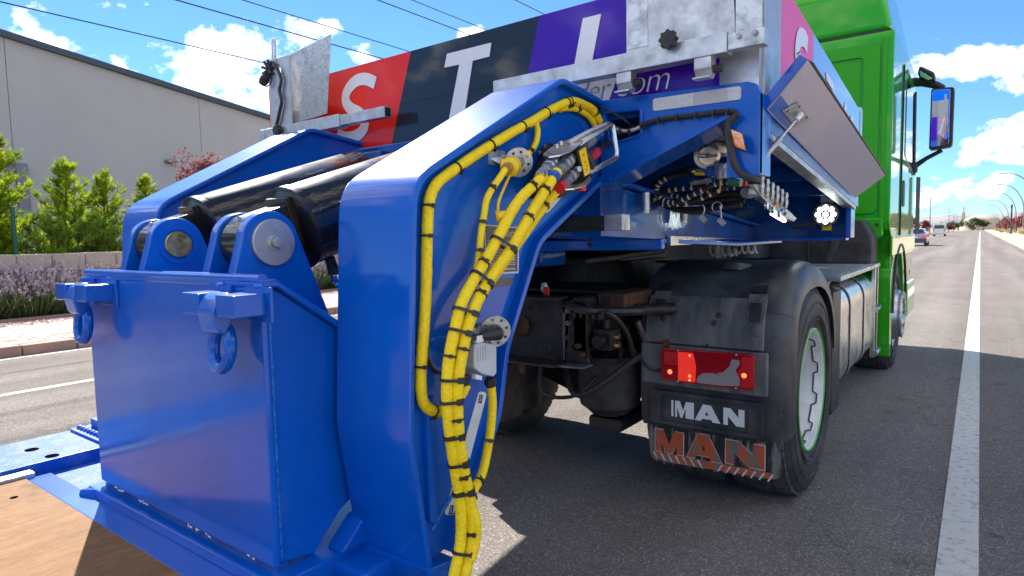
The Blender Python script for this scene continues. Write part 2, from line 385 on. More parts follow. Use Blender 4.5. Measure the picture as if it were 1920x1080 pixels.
m, t, b = node_mat('earth')
co = tn(t, 'ShaderNodeTexCoord').outputs['Object']
n = tn(t, 'ShaderNodeTexNoise', {'Vector': co, 'Scale': 0.05, 'Detail': 9.0, 'Roughness': 0.65}).outputs['Fac']
t.links.new(ramp(t, n, [(0.35, (0.20, 0.17, 0.09)), (0.5, (0.33, 0.25, 0.16)), (0.65, (0.40, 0.29, 0.20))]), b.inputs['Base Color'])
b.inputs['Roughness'].default_value = 0.95
m, t, b = node_mat('hill')
co = tn(t, 'ShaderNodeTexCoord').outputs['Object']
n = tn(t, 'ShaderNodeTexNoise', {'Vector': co, 'Scale': 0.004, 'Detail': 8.0}).outputs['Fac']
t.links.new(ramp(t, n, [(0.35, (0.16, 0.17, 0.20)), (0.65, (0.30, 0.26, 0.24))]), b.inputs['Base Color'])
b.inputs['Roughness'].default_value = 1.0
m, t, b = node_mat('paver')
oi = tn(t, 'ShaderNodeObjectInfo').outputs['Random']
co = tn(t, 'ShaderNodeTexCoord').outputs['Object']
n = tn(t, 'ShaderNodeTexNoise', {'Vector': co, 'Scale': 14.0, 'Detail': 6.0}).outputs['Fac']
sm = tn(t, 'ShaderNodeMath', {0: oi, 1: n}, operation='ADD').outputs[0]
sm = tn(t, 'ShaderNodeMath', {0: sm, 1: 0.5}, operation='MULTIPLY').outputs[0]
t.links.new(ramp(t, sm, [(0.2, (0.40, 0.25, 0.21)), (0.5, (0.50, 0.34, 0.29)), (0.8, (0.56, 0.41, 0.35))]), b.inputs['Base Color'])
b.inputs['Roughness'].default_value = 0.85

# ------------------------------------------------------------------ mesh builder
def V(*a): return Vector(a)
def catmull(pts, k=6, closed=False):
    P = [Vector(p) for p in pts]; n = len(P); out = []
    rng = range(n if closed else n - 1)
    for i in rng:
        p1, p2 = P[i], P[(i + 1) % n]
        p0 = P[i - 1] if (i > 0 or closed) else p1 * 2 - p2
        p3 = P[(i + 2) % n] if (i + 2 < n or closed) else p2 * 2 - p1
        for j in range(k):
            u = j / k
            out.append(0.5 * ((2 * p1) + (p2 - p0) * u + (2 * p0 - 5 * p1 + 4 * p2 - p3) * u * u + (3 * p1 - p0 - 3 * p2 + p3) * u ** 3))
    if not closed: out.append(P[-1])
    return out
def arc(cx, cy, r, a0, a1, n=10):
    return [(cx + r * math.cos(R(a0 + (a1 - a0) * i / n)), cy + r * math.sin(R(a0 + (a1 - a0) * i / n))) for i in range(n + 1)]
def rrect(x0, y0, x1, y1, r, n=4):
    return arc(x1 - r, y0 + r, r, -90, 0, n) + arc(x1 - r, y1 - r, r, 0, 90, n) + arc(x0 + r, y1 - r, r, 90, 180, n) + arc(x0 + r, y0 + r, r, 180, 270, n)
def circ(x, y, r, n=16): return arc(x, y, r, 0, 360 * (n - 1) / n, n - 1)
def rounded(poly, r, n=4):
    out = []
    L = len(poly)
    for i in range(L):
        p = Vector(poly[i]); a = Vector(poly[i - 1]); c = Vector(poly[(i + 1) % L])
        rr = r[i] if isinstance(r, (list, tuple)) else r
        if rr <= 0: out.append(tuple(p)); continue
        d1 = (a - p); d2 = (c - p)
        k1 = min(rr, d1.length * .45); k2 = min(rr, d2.length * .45)
        s = p + d1.normalized() * k1; e = p + d2.normalized() * k2
        for j in range(n + 1):
            u = j / n
            q = s * (1 - u) ** 2 + p * 2 * u * (1 - u) + e * u * u
            out.append(tuple(q))
    return out

class MB:
    def __init__(self): self.v = []; self.f = []
    def add(self, vs, fs):
        o = len(self.v); self.v += [tuple(v) for v in vs]; self.f += [tuple(i + o for i in f) for f in fs]; return self
    def box(self, x0, x1, y0, y1, z0, z1):
        vs = [(x, y, z) for z in (z0, z1) for y in (y0, y1) for x in (x0, x1)]
        return self.add(vs, [(0, 2, 3, 1), (4, 5, 7, 6), (0, 1, 5, 4), (2, 6, 7, 3), (0, 4, 6, 2), (1, 3, 7, 5)])
    def obox(self, c, ax, ay, az):
        c = Vector(c); ax = Vector(ax); ay = Vector(ay); az = Vector(az)
        vs = [c + ax * x + ay * y + az * z for z in (-1, 1) for y in (-1, 1) for x in (-1, 1)]
        return self.add(vs, [(0, 2, 3, 1), (4, 5, 7, 6), (0, 1, 5, 4), (2, 6, 7, 3), (0, 4, 6, 2), (1, 3, 7, 5)])
    def bar(self, p0, p1, w, h, up=(0, 0, 1)):
        p0 = Vector(p0); p1 = Vector(p1); d = (p1 - p0); L = d.length; d = d / L
        s = d.cross(Vector(up))
        if s.length < 1e-5: s = d.cross(Vector((1, 0, 0)))
        s.normalize(); u = s.cross(d)
        return self.obox((p0 + p1) / 2, d * L / 2, s * w / 2, u * h / 2)
    def prism(self, pts, vec):
        P = [Vector(p) for p in pts]; v = Vector(vec); n = len(P)
        return self.add(P + [p + v for p in P], [tuple(range(n))[::-1], tuple(range(n, 2 * n))] + [(i, (i + 1) % n, n + (i + 1) % n, n + i) for i in range(n)])
    def plate(self, loops, fn, th):
        """2-D outline with holes; fn maps (a, b, depth) to 3-D."""
        L = [[Vector((p[0], p[1], 0)) for p in lp] for lp in loops]
        tris = tessellate_polygon(L)
        flat = [p for lp in L for p in lp]; n = len(flat)
        vs = [fn(p.x, p.y, 0) for p in flat] + [fn(p.x, p.y, th) for p in flat]
        fs = [tuple(t_) for t_ in tris] + [tuple(i + n for i in t_[::-1]) for t_ in tris]
        o = 0
        for lp in L:
            k = len(lp)
            fs += [(o + i, o + (i + 1) % k, n + o + (i + 1) % k, n + o + i) for i in range(k)]
            o += k
        return self.add(vs, fs)
    def tube(self, pts, r, n=10, caps=True, closed=False):
        P = [Vector(p) for p in pts]; m = len(P)
        rs = r if isinstance(r, (list, tuple)) else [r] * m
        T = []
        for i in range(m):
            a = P[i - 1] if (i > 0 or closed) else P[i]; b_ = P[(i + 1) % m] if (i < m - 1 or closed) else P[i]
            d = b_ - a
            T.append(d.normalized() if d.length > 1e-9 else Vector((0, 0, 1)))
        u = T[0].orthogonal().normalized(); vs = []
        for i in range(m):
            u = (u - T[i] * u.dot(T[i])).normalized(); w = T[i].cross(u)
            for j in range(n):
                a = 2 * math.pi * j / n
                vs.append(P[i] + (u * math.cos(a) + w * math.sin(a)) * rs[i])
        fs = []
        for i in range(m if closed else m - 1):
            i2 = (i + 1) % m
            for j in range(n):
                fs.append((i * n + j, i * n + (j + 1) % n, i2 * n + (j + 1) % n, i2 * n + j))
        if caps and not closed:
            fs.append(tuple(range(n))[::-1]); fs.append(tuple(range((m - 1) * n, m * n)))
        return self.add(vs, fs)
    def cyl(self, p0, p1, r, n=20, r1=None):
        return self.tube([p0, p1], [r, r if r1 is None else r1], n)
    def lathe(self, o, axis, prof, n=32, closed=False, caps=True):
        """prof: list of (radius, distance along axis)"""
        o = Vector(o); a = Vector(axis).normalized(); u = a.orthogonal().normalized(); w = a.cross(u)
        vs = []; m = len(prof)
        for (r, h) in prof:
            for j in range(n):
                t_ = 2 * math.pi * j / n
                vs.append(o + a * h + (u * math.cos(t_) + w * math.sin(t_)) * r)
        fs = []
        for i in range(m if closed else m - 1):
            i2 = (i + 1) % m
            for j in range(n): fs.append((i * n + j, i * n + (j + 1) % n, i2 * n + (j + 1) % n, i2 * n + j))
        if not closed and caps:
            if prof[0][0] > 1e-6: fs.append(tuple(range(n))[::-1])
            if prof[-1][0] > 1e-6: fs.append(tuple(range((m - 1) * n, m * n)))
        return self.add(vs, fs)
    def ball(self, c, r, n=12, sz=(1, 1, 1)):
        c = Vector(c); pr = []
        k = n // 2
        vs = []; fs = []
        for i in range(k + 1):
            th = math.pi * i / k
            for j in range(n):
                ph = 2 * math.pi * j / n
                vs.append((c.x + r * sz[0] * math.sin(th) * math.cos(ph), c.y + r * sz[1] * math.sin(th) * math.sin(ph), c.z + r * sz[2] * math.cos(th)))
        for i in range(k):
            for j in range(n): fs.append((i * n + j, (i + 1) * n + j, (i + 1) * n + (j + 1) % n, i * n + (j + 1) % n))
        return self.add(vs, fs)
    def hexnut(self, p0, p1, r): return self.tube([p0, p1], r, 6)

ORG = {}
def make(name, mb, material, parent=None, bevel=0.0, seg=2, smooth=True, ang=35, org=None):
    me = bpy.data.meshes.new(name)
    o0 = Vector(org) if org is not None else (ORG[parent.name] if parent is not None else Vector((0, 0, 0)))
    me.from_pydata([tuple(Vector(v) - o0) for v in mb.v], [], mb.f)
    bm = bmesh.new(); bm.from_mesh(me)
    bmesh.ops.remove_doubles(bm, verts=bm.verts, dist=1e-6)
    bmesh.ops.recalc_face_normals(bm, faces=bm.faces)
    if bevel > 0:
        es = [e for e in bm.edges if len(e.link_faces) == 2 and e.calc_face_angle(0) > R(28)]
        bmesh.ops.bevel(bm, geom=es, offset=bevel, offset_type='OFFSET', segments=seg, profile=0.5, affect='EDGES', clamp_overlap=True)
    bm.to_mesh(me); bm.free()
    if smooth:
        me.polygons.foreach_set('use_smooth', [True] * len(me.polygons))
        me.set_sharp_from_angle(angle=R(ang))
    me.materials.append(MATS[material])
    ob = bpy.data.objects.new(name, me)
    COL.objects.link(ob)
    if bevel > 0:
        wnm = ob.modifiers.new('weighted_normal', 'WEIGHTED_NORMAL'); wnm.keep_sharp = True; wnm.weight = 80
    if parent is not None: ob.parent = parent
    else: ob.location = o0
    ORG[ob.name] = o0
    return ob
def thing(name, label, cat, loc, group=None):
    e = bpy.data.objects.new(name, None)
    COL.objects.link(e); e.location = loc; e.empty_display_size = 0.1
    e['label'] = label; e['category'] = cat
    if group: e['group'] = group
    ORG[e.name] = Vector(loc)
    return e
def solo(name, mb, material, label, cat, group=None, loc=None, **k):
    o = make(name, mb, material, org=loc if loc is not None else (0, 0, 0), **k)
    o['label'] = label; o['category'] = cat
    if group: o['group'] = group
    return o
def struct(name, mb, material, **k):
    o = make(name, mb, material, **k); o['kind'] = 'structure'; return o
def copy_tree(o, parent=None):
    c = o.copy(); COL.objects.link(c); c.parent = parent
    ORG[c.name] = ORG[o.name]
    for ch in list(o.children): copy_tree(ch, c)
    return c
def text_mesh(s, size, shear=0.0, offset=0.0, extrude=0.0008, spacing=1.0):
    cu = bpy.data.curves.new('txt', 'FONT'); cu.body = s; cu.size = size; cu.shear = shear; cu.offset = offset; cu.extrude = extrude
    cu.space_character = spacing; cu.resolution_u = 6
    ob = bpy.data.objects.new('txt', cu); COL.objects.link(ob)
    dg = bpy.context.evaluated_depsgraph_get(); dg.update()
    me = bpy.data.meshes.new_from_object(ob.evaluated_get(dg))
    vs = [tuple(v.co) for v in me.vertices]; fs = [tuple(p.vertices) for p in me.polygons]
    bpy.data.objects.remove(ob); bpy.data.curves.remove(cu); bpy.data.meshes.remove(me)
    return vs, fs
def put_text(mb, s, size, fn, **k):
    vs, fs = text_mesh(s, size, **k)
    return mb.add([fn(*v) for v in vs], fs)

# ================================================================== SETTING
rnd = random.Random(4)
CX = -1.93                       # centre line of truck and trailer
g = MB()
g.add([(-6000, -3000, -0.03), (6000, -3000, -0.03), (6000, 9000, -0.03), (-6000, 9000, -0.03)], [(0, 1, 2, 3)])
struct('ground', g, 'earth', smooth=False)
g = MB()
g.add([(-9.66, -60, 0), (2.15, -60, 0), (2.15, 700, 0), (-9.66, 700, 0)], [(0, 1, 2, 3)])
road = struct('road', g, 'asphalt', smooth=False)
g = MB().add([(-0.102, -60, .004), (0.036, -60, .004), (0.036, 420, .004), (-0.102, 420, .004)], [(0, 1, 2, 3)])
make('edge_line', g, 'line_paint', road, smooth=False)
g = MB().add([(-7.27, -60, .004), (-7.15, -60, .004), (-7.15, 420, .004), (-7.27, 420, .004)], [(0, 1, 2, 3)])
make('lane_line', g, 'line_paint', road, smooth=False)
# white line along the left kerb
g = MB().add([(-9.60, -60, .004), (-9.47, -60, .004), (-9.47, 420, .004), (-9.60, 420, .004)], [(0, 1, 2, 3)])
make('kerb_line', g, 'line_paint', road, smooth=False)

# far side walk with kerb stones and pavers
g = MB().box(-13.0, -9.86, -40, 400, -0.02, 0.105)
walk = struct('sidewalk', g, 'soil', smooth=False)
base = None
for i in range(34):
    y0 = 0.2 + i * 0.60
    mb = MB().box(0, 0.20, 0, 0.59, -0.02, 0.135)
    if base is None:
        base = make('kerb_stone', mb, 'kerb_red', walk, bevel=0.015, org=(0, 0, 0)); o = base
    else:
        o = base.copy(); COL.objects.link(o)
    o.location = (-9.86 + rnd.uniform(-.006, .006), y0, rnd.uniform(-.006, .004)); o.rotation_euler = (0, 0, rnd.uniform(-.006, .006))
g = MB().box(-9.86, -9.66, -40, 0.2, -.02, .13).box(-9.86, -9.66, 20.6, 400, -.02, .13)
make('kerb', g, 'kerb_red', walk)
base = None; cnt = 0
for j in range(15):
    for i in range(26):
        y0 = 1.9 + i * 0.205 + (0.1 if j % 2 else 0); x0 = -12.85 + j * 0.2
        if cnt >= 298 or y0 > 1.9 + 26 * .2: continue
        # keep only the stretch that shows beside the trailer
        if y0 < -0.05 + (-x0) * 0.235 or y0 > 1.55 + (-x0) * 0.29: continue
        mb = MB().box(0, 0.192, 0, 0.197, 0, 0.035)
        if base is None:
            base = make('paver', mb, 'paver', walk, bevel=0.006, seg=1, org=(0, 0, 0)); o = base
        else:
            o = base.copy(); COL.objects.link(o)
        o.location = (x0, y0, 0.098 + rnd.uniform(-.003, .003)); o.rotation_euler = (rnd.uniform(-.008, .008), rnd.uniform(-.008, .008), 0); cnt += 1
g = MB()
for j in range(15):
    for i in range(-40, 160):
        y0 = 1.9 + i * 0.205 + (0.1 if j % 2 else 0); x0 = -12.85 + j * 0.2
        if not (y0 < -0.05 + (-x0) * 0.235 or y0 > 1.55 + (-x0) * 0.29): continue
        if y0 < -2 or y0 > 26: continue
        g.box(x0, x0 + .192, y0, y0 + .197, 0.098, 0.133)
o = make('paver_field', g, 'paver', walk); o['kind'] = 'stuff'
g = MB().box(-13.13, -13.0, -40, 400, -.02, .17)
struct('planter_kerb', g, 'kerb_red', bevel=.012)
g = MB().box(-14.15, -13.13, -40, 400, -.02, .12)
struct('planter_soil', g, 'soil')

# right hand verge
g = MB().add([(2.15, -60, .13), (14, -60, .13), (14, 700, .13), (2.15, 700, .13)], [(0, 1, 2, 3)])
struct('verge', g, 'kerb_tan', smooth=False)
g = MB()
g.box(2.15, 2.40, -60, 700, -.02, .16)
struct('roadside_kerb', g, 'kerb_tan')

# low concrete wall: coping blocks on courses of blocks
wall = thing('boundary_wall', 'low stained concrete block wall behind the lavender on the far pavement', 'wall', (-14.3, 8, 0))
g = MB().box(-14.47, -14.165, -30, 60, 0, 0.9)
make('wall_core', g, 'concrete', wall)
bb = None; cc = None
for i in range(46):
    y0 = -4 + i * 0.55
    for course in range(2):
        mb = MB().box(-14.13, -14.10, 0.004, 0.546, 0.50 + 0, 0.50 + .385)
        if bb is None: bb = make('block', mb, 'concrete', wall, bevel=.008, seg=1); o = bb
        else: o = bb.copy(); COL.objects.link(o); o.parent = wall
        o.location = (0.0 + rnd.uniform(-.004, .004), y0 + (0.27 if course else 0), -0.38 * course + .01)
    mb = MB().box(-14.52, -14.07, 0.004, 0.546, 0.905, 1.24)
    if cc is None: cc = make('coping', mb, 'concrete', wall, bevel=.015, seg=1); o = cc
    else: o = cc.copy(); COL.objects.link(o); o.parent = wall
    o.location = (rnd.uniform(-.004, .004), y0 + .1, rnd.uniform(-.003, .003))
# wall pieces above were drawn with y starting at zero; shift onto the wall
for ch in wall.children:
    if ch.name.startswith(('block', 'coping')): ch.location.y += 0

# industrial hall, gable wall to the road
wh = thing('warehouse', 'large pale grey industrial hall with a sloping dark roof edge', 'building', (-26, 8, 0))
def roofz(y): return 7.769 - (y - 6.533) * (7.769 - 6.52) / (15.228 - 6.533)
ys = [-9.0, -5.2, 0.7, 6.62, 12.52, 18.4, 21.4]
for i in range(len(ys) - 1):
    a, b2 = ys[i], ys[i + 1]
    lo = 0
    pts = [(-24.0, a + .007, lo), (-24.0, b2 - .007, lo), (-24.0, b2 - .007, roofz(b2)), (-24.0, a + .007, roofz(a))]
    g = MB().prism(pts, (-.12, 0, 0))
    make('wall_panel', g, 'plaster', wh, bevel=.006, seg=1)
g = MB().prism([(-24.1, ys[0], 0), (-24.1, ys[-1], 0), (-24.1, ys[-1], roofz(ys[-1]) - .02), (-24.1, ys[0], roofz(ys[0]) - .02)], (-30, 0, 0))
make('hall_body', g, 'plaster', wh)
g = MB().prism([(-23.86, ys[0], roofz(ys[0]) + .002), (-23.86, ys[-1] + .3, roofz(ys[-1] + .3) + .002), (-23.86, ys[-1] + .3, roofz(ys[-1] + .3) + .19), (-23.86, ys[0], roofz(ys[0]) + .19)], (-31, 0, 0))
make('roof_edge', g, 'roof_edge', wh)
d = make('door', MB().box(-23.975, -23.94, 4.85, 6.62, 0, 3.72), 'plaster', wh)
g = MB().box(-24.0, -23.83, 6.62, 6.92, 0, 3.98).box(-24.0, -23.83, 4.55, 4.85, 0, 3.98).box(-24.0, -23.83, 4.85, 6.62, 3.72, 3.98)
make('frame', g, 'frame_grey', d, bevel=.01)
lp = make('wall_lamp', MB().box(-24, -23.7, 11.1, 11.45, 4.36, 4.46), 'pole_grey', wh, bevel=.03)
g = MB().cyl((-24, 11.28, 4.42), (-23.9, 11.28, 4.42), .1); make('lamp_base', g, 'pole_grey', lp)

# ------------------------------------------------------------------ vegetation
def spray(mb, p, d, L, w, rg, nl=10):
    """feathery conifer spray: narrow leaf blades on both sides of a drooping twig"""
    d = Vector(d).normalized(); p = Vector(p)
    side = d.cross(Vector((0, 0, 1)))
    if side.length < .05: side = Vector((1, 0, 0))
    side.normalize()
    up = side.cross(d)
    for i in range(nl):
        u = (i + .5) / nl
        q = p + d * (L * u) + up * (L * .18 * u * u)
        l = w * (1 - .72 * u) * rg.uniform(.7, 1.3)
        for s in (-1, 1):
            dr = (side * s * rg.uniform(.6, 1) + d * rg.uniform(.7, 1.1) + up * rg.uniform(-.35, .5)).normalized()
            n = dr.cross(up + side * rg.uniform(-.8, .8)).normalized() * (l * .16)
            a = q; b_ = q + dr * l
            m_ = q + dr * l * .5
            mb.add([a, m_ + n, b_, m_ - n], [(0, 1, 2, 3)])
    b_ = p + d * (L * 1.12) + up * (L * .22); n = side * (w * .1)
    mb.add([p, p + d * L * .6 + n, b_, p + d * L * .6 - n], [(0, 1, 2, 3)])
def conifer(x, y, z0, h, w, seed, label):
    rg = random.Random(seed)
    t_ = thing('conifer_tree', label, 'tree', (x, y, z0), 'young conifers behind the low wall')
    lean = Vector((rg.uniform(-.05, .05), rg.uniform(-.05, .05), 0))
    tr = MB().tube([Vector((x, y, z0)) + lean * u + Vector((0, 0, h * u)) for u in (0, .3, .6, .9)], [.045, .035, .022, .006], 7)
    cr = MB()
    nb = int(26 * h)
    for i in range(nb):
        u = rg.random() ** 0.85
        u = .03 + .97 * i / nb
        z = z0 + h * u
        rad = w * (1 - u) ** .75 * rg.uniform(.35, 1.35) + .06
        a = rg.uniform(0, 2 * math.pi)
        base_ = Vector((x, y, z)) + lean * u
        out = Vector((math.cos(a), math.sin(a), rg.uniform(.15, .75) + .6 * u)).normalized()
        tip = base_ + out * rad
        tr.tube([base_, base_ + out * rad * .5, tip], [.010 * (1.3 - u), .006, .002], 5)
        k = max(3, int(rad / .085))
        for j in range(k):
            v = (j + .6) / k
            q = base_ + out * rad * v
            for s in range(2):
                dd = out + Vector((rg.uniform(-.8, .8), rg.uniform(-.8, .8), rg.uniform(-.25, .6)))
                spray(cr, q, dd, rg.uniform(.16, .34) * (1.15 - .4 * u), .12, rg, 7)
        spray(cr, tip - out * .05, out, .22, .09, rg, 8)
    for s in range(5):
        spray(cr, (x + lean.x, y + lean.y, z0 + h * (.9 + .02 * s)), (rg.uniform(-.25, .25), rg.uniform(-.25, .25), 1), .26, .09, rg, 8)
    make('trunk', tr, 'bark', t_); make('crown', cr, 'conifer', t_, smooth=False)
    return t_
conifer(-16.3, 4.2, .6, 3.0, 1.05, 11, 'tallest young conifer, leftmost, beside the green fence post')
conifer(-16.5, 5.45, .6, 2.55, 1.1, 12, 'bushy yellow green conifer, second from the left behind the wall')
conifer(-16.5, 6.2, .6, 2.36, .95, 13, 'slim conifer directly right of the bushy one, above a dead twig')
conifer(-16.5, 7.15, .6, 2.3, .8, 14, 'small conifer peeping out beside the left blue gooseneck arm')
conifer(-15.6, 4.85, .6, 1.25, .75, 15, 'low dense conifer just behind the wall and the fence post')
conifer(-15.6, 6.6, .6, 1.25, .75, 16, 'low dense conifer behind the wall next to the blue clevis')
conifer(-15.7, 5.75, .6, 1.15, .75, 17, 'low dense conifer in the middle of the row behind the wall')
conifer(-15.7, 3.85, .6, 1.4, .75, 18, 'low conifer at the left picture edge behind the wall')
# bushes and trees out of view, added for reflections, stand further down
# fence behind the wall
fe = thing('wire_fence', 'thin wire mesh fence with dark green post behind the low wall', 'fence', (-15, 6, .9))
for (y, h) in ((4.05, 2.14), (6.55, 2.10), (9.05, 2.1)):
    g = MB().box(-15.03, -14.97, y - .03, y + .03, .9, h).box(-15.04, -14.96, y - .04, y + .04, h, h + .02)
    make('post', g, 'pole_green', fe, bevel=.005)
g = MB()
for k in range(48): g.tube([(-15, 4.05 + k * .105, .9), (-15, 4.05 + k * .105, 2.0)], .003, 4)
for k in range(6): g.tube([(-15, 4.05, 1.0 + k * .19), (-15, 9.05, 1.0 + k * .19)], .003, 4)
o = make('mesh_panel', g, 'pole_green', fe)

def leafy(name, label, cat, x, y, z0, h, rx, rz, mname, n, size, seed, group=None, trunk=True, ry=None):
    rg = random.Random(seed)
    ry = ry or rx
    t_ = thing(name, label, cat, (x, y, z0), group)
    tr = MB(); cr = MB()
    if trunk: tr.tube([(x, y, z0), (x + .05, y, z0 + h * .4), (x, y, z0 + h * .62)], [.07 * rx, .05 * rx, .03 * rx], 7)
    cl = []
    for i in range(max(7, n // 90)):
        a = rg.uniform(0, 6.28); e = rg.uniform(-1, 1); rr = rg.uniform(.35, .95)
        c = Vector((x + rx * rr * math.cos(a) * math.sqrt(1 - e * e), y + ry * rr * math.sin(a) * math.sqrt(1 - e * e), z0 + h - rz + rz * rr * e))
        cl.append((c, rg.uniform(.28, .5)))
        if trunk: tr.tube([(x, y, z0 + h * .35), (x * .5 + c.x * .5, y * .5 + c.y * .5, (z0 + h * .5 + c.z) / 2 - .05 * h), c], [.03 * rx, .02 * rx, .006 * rx], 5)
    for i in range(n):
        c, s = rg.choice(cl)
        v = Vector((rg.gauss(0, 1), rg.gauss(0, 1), rg.gauss(0, 1))).normalized() * rg.uniform(.3, 1) ** .5 * s
        p = c + Vector((v.x * rx, v.y * ry, v.z * rz))
        d = Vector((rg.gauss(0, 1), rg.gauss(0, 1), rg.gauss(0, 1))).normalized(); e = d.orthogonal().normalized()
        l = size * rg.uniform(.6, 1.3)
        cr.add([p, p + d * l * .5 + e * l * .28, p + d * l, p + d * l * .5 - e * l * .28], [(0, 1, 2, 3)])
    if trunk: make('trunk', tr, 'bark', t_)
    make('crown', cr, mname, t_, smooth=False)
    return t_
for i in range(3):  # unseen bushes, added to darken the reflection in the blue box
    leafy('unseen_bush', 'unseen dark green bush added to darken reflections, %s beyond the left picture edge' % ['first', 'second', 'third', 'fourth', 'fifth', 'sixth', 'seventh'][i], 'bush',
          -13.7, 1.6 - i * 2.3, .1, 1.3, .55, .6, 'far_leaf', 1200, .16, 600 + i, 'added bushes out of view', trunk=False, ry=1.3)
for i in range(2):  # unseen trees, added to keep the box face from reflecting pale
    leafy('unseen_tree', 'unseen leafy green tree added to darken reflections, %s beyond the left picture edge' % ['first', 'second', 'third', 'fourth', 'fifth'][i], 'tree',
          -17.5, -1.5 - i * 5.0, .1, 6.5, 2.4, 2.6, 'far_leaf', 2200, .34, 640 + i, 'added trees out of view', ry=2.6)
leafy('plum_tree', 'dark red leaved plum tree against the pale hall wall', 'tree', -19, 9.9, .3, 3.85, .72, .75, 'plum_leaf', 2600, .10, 31)

def lavender(x, y, seed, label, w=.55, h=.85):
    rg = random.Random(seed)
    t_ = thing('lavender_bush', label, 'bush', (x, y, .12), 'lavender bushes in the planting bed')
    lf = MB(); fl = MB()
    for i in range(900):
        a = rg.uniform(0, 6.28); rr = math.sqrt(rg.random()) * w
        p = Vector((x + rr * math.cos(a) * .8, y + rr * math.sin(a), .12))
        tip = p + Vector((math.cos(a) * rr * .55, math.sin(a) * rr * .55, h * rg.uniform(.35, .72) * (1 - .35 * (rr / w) ** 2)))
        n = Vector((rg.uniform(-1, 1), rg.uniform(-1, 1), 0)).normalized() * .012
        m_ = p.lerp(tip, .55)
        lf.add([p, m_ + n, tip, m_ - n], [(0, 1, 2, 3)])
        if i % 5 < 2:
            top = p + (tip - p) * rg.uniform(1.2, 1.6)
            n2 = n * .3
            lf.add([tip - n2, tip + n2, top], [(0, 1, 2)])
            d = (top - tip).normalized()
            for k in range(5):
                q = top + d * (k * .018)
                for s in range(2):
                    dd = Vector((rg.uniform(-1, 1), rg.uniform(-1, 1), rg.uniform(0, 1))).normalized() * .026
                    e = dd.orthogonal().normalized() * .012
                    fl.add([q, q + dd * .5 + e, q + dd, q + dd * .5 - e], [(0, 1, 2, 3)])
    make('foliage', lf, 'lavender_leaf', t_, smooth=False); make('flowers', fl, 'lavender_flower', t_, smooth=False)
for i, (y, lab) in enumerate([(3.05, 'lavender bush cut by the left picture edge'), (3.8, 'full purple lavender bush left of the blue box, second from the edge'),
        (4.55, 'lavender bush ending the clump beside the left shackle'),
        (9.4, 'lavender bush seen between the blue box and the right gooseneck arm'), (10.3, 'lavender bush partly hidden behind the right gooseneck arm')]):
    lavender(-13.6, y, 50 + i, lab, w=.58, h=.95 if y < 8 else 1.05)
leafy('yellow_bush', 'bush with bright yellow flowers glimpsed under the trailer', 'bush', -13.5, 20.2, .1, .75, .45, .4, 'yellow_flower', 700, .12, 77, trunk=False)
leafy('grey_green_bush', 'pale grey green bush glimpsed between gooseneck arm and fifth wheel', 'bush', -15.2, 21.5, .1, 2.0, 1.0, 1.0, 'dry_grass', 1500, .2, 78, trunk=False)

# ================================================================== POWER LINE, FAR ROAD
LEVELS = [6.78, 8.45, 10.40]
wire_labels = ['lowest', 'middle', 'topmost']
for s, (x, side) in enumerate(((-17.5, 'far'), (-14.5, 'near'))):
    for z, wl_ in zip(LEVELS, wire_labels):
        pts = []
        for i in range(41):
            y = -20 + i * 8.0
            sag = 0.0006 * ((y + 60) % 60 - 30) ** 2 if False else 0
            pts.append((x, y, z + 0.00002 * (y - 20) ** 2))
        g = MB().tube(pts, .0165, 6)
        solo('power_cable', g, 'wire', '%s overhead power cable of the %s row crossing the sky' % (wl_, side), 'cable', 'overhead power cables')
def pylon(x, y, h, label):
    t_ = thing('power_pole', label, 'pole', (x, y, 0), 'power poles along the road')
    make('mast', MB().tube([(x, y, 0), (x, y, h)], [.24, .14], 8), 'pole_concrete', t_)
    for z, w in ((h - .5, 2.0), (h - 2.6, 2.3), (h - 4.6, 2.0)):
        ca = make('crossarm', MB().box(x - w, x + w, y - .07, y + .07, z, z + .16), 'pole_grey', t_)
        for s in (-1, 1): make('insulator', MB().tube([(x + s * (w - .15), y, z), (x + s * (w - .15), y, z - .9)], .07, 6), 'pole_grey', ca)
pylon(-16, 298, 14.2, 'nearest and tallest power pole beside the truck mirror')
pylon(-16, 480, 14.2, 'second power pole, left of the centre of the far road')
pylon(-16, 570, 12.0, 'third, small power pole in the distance')
pylon(-16, 660, 14.0, 'smallest and farthest power pole in the distance')

def lamp_post(y, label, x=6.5, h=9.6, reach=3.8):
    t_ = thing('street_lamp', label, 'street lamp', (x, y, .1), 'curved street lamps along the right verge')
    pts = [(x, y, .1), (x, y, h * .45)]
    for k in range(1, 11):
        a = R(90 * k / 10)
        pts.append((x - reach * (1 - math.cos(a)) * .95, y, h * .45 + h * .55 * math.sin(a)))
    make('pole', MB().tube(pts, [.11] * 2 + [.10 - .005 * k for k in range(10)], 8), 'pole_grey', t_)
    make('lamp_head', MB().prism([(x - reach * .93, y - .15, h + .06), (x - reach * 1.17, y - .13, h + .05), (x - reach * 1.17, y + .13, h + .05), (x - reach * .93, y + .15, h + .06)], (0, 0, -.13)), 'pole_grey', t_, bevel=.02)
for y, lab in ((122, 'nearest curved street lamp, only its head in the picture'), (153, 'second curved street lamp with its pole at the right picture edge'),
               (186, 'third curved street lamp from the right edge'), (235, 'fourth curved street lamp from the right edge'),
               (290, 'fifth curved street lamp from the right edge'), (356, 'sixth, small curved street lamp down the road'), (416, 'smallest curved street lamp far down the road')):
    lamp_post(y, lab)
t_ = thing('traffic_pole', 'dark post with short arm among the street lamps', 'pole', (4.6, 150, .1))
make('post', MB().tube([(4.6, 150, .1), (4.6, 150, 5.4)], .13, 8), 'roof_edge', t_)
make('arm', MB().box(4.45, 4.75, 149.8, 150.2, 5.0, 5.6), 'roof_edge', t_)

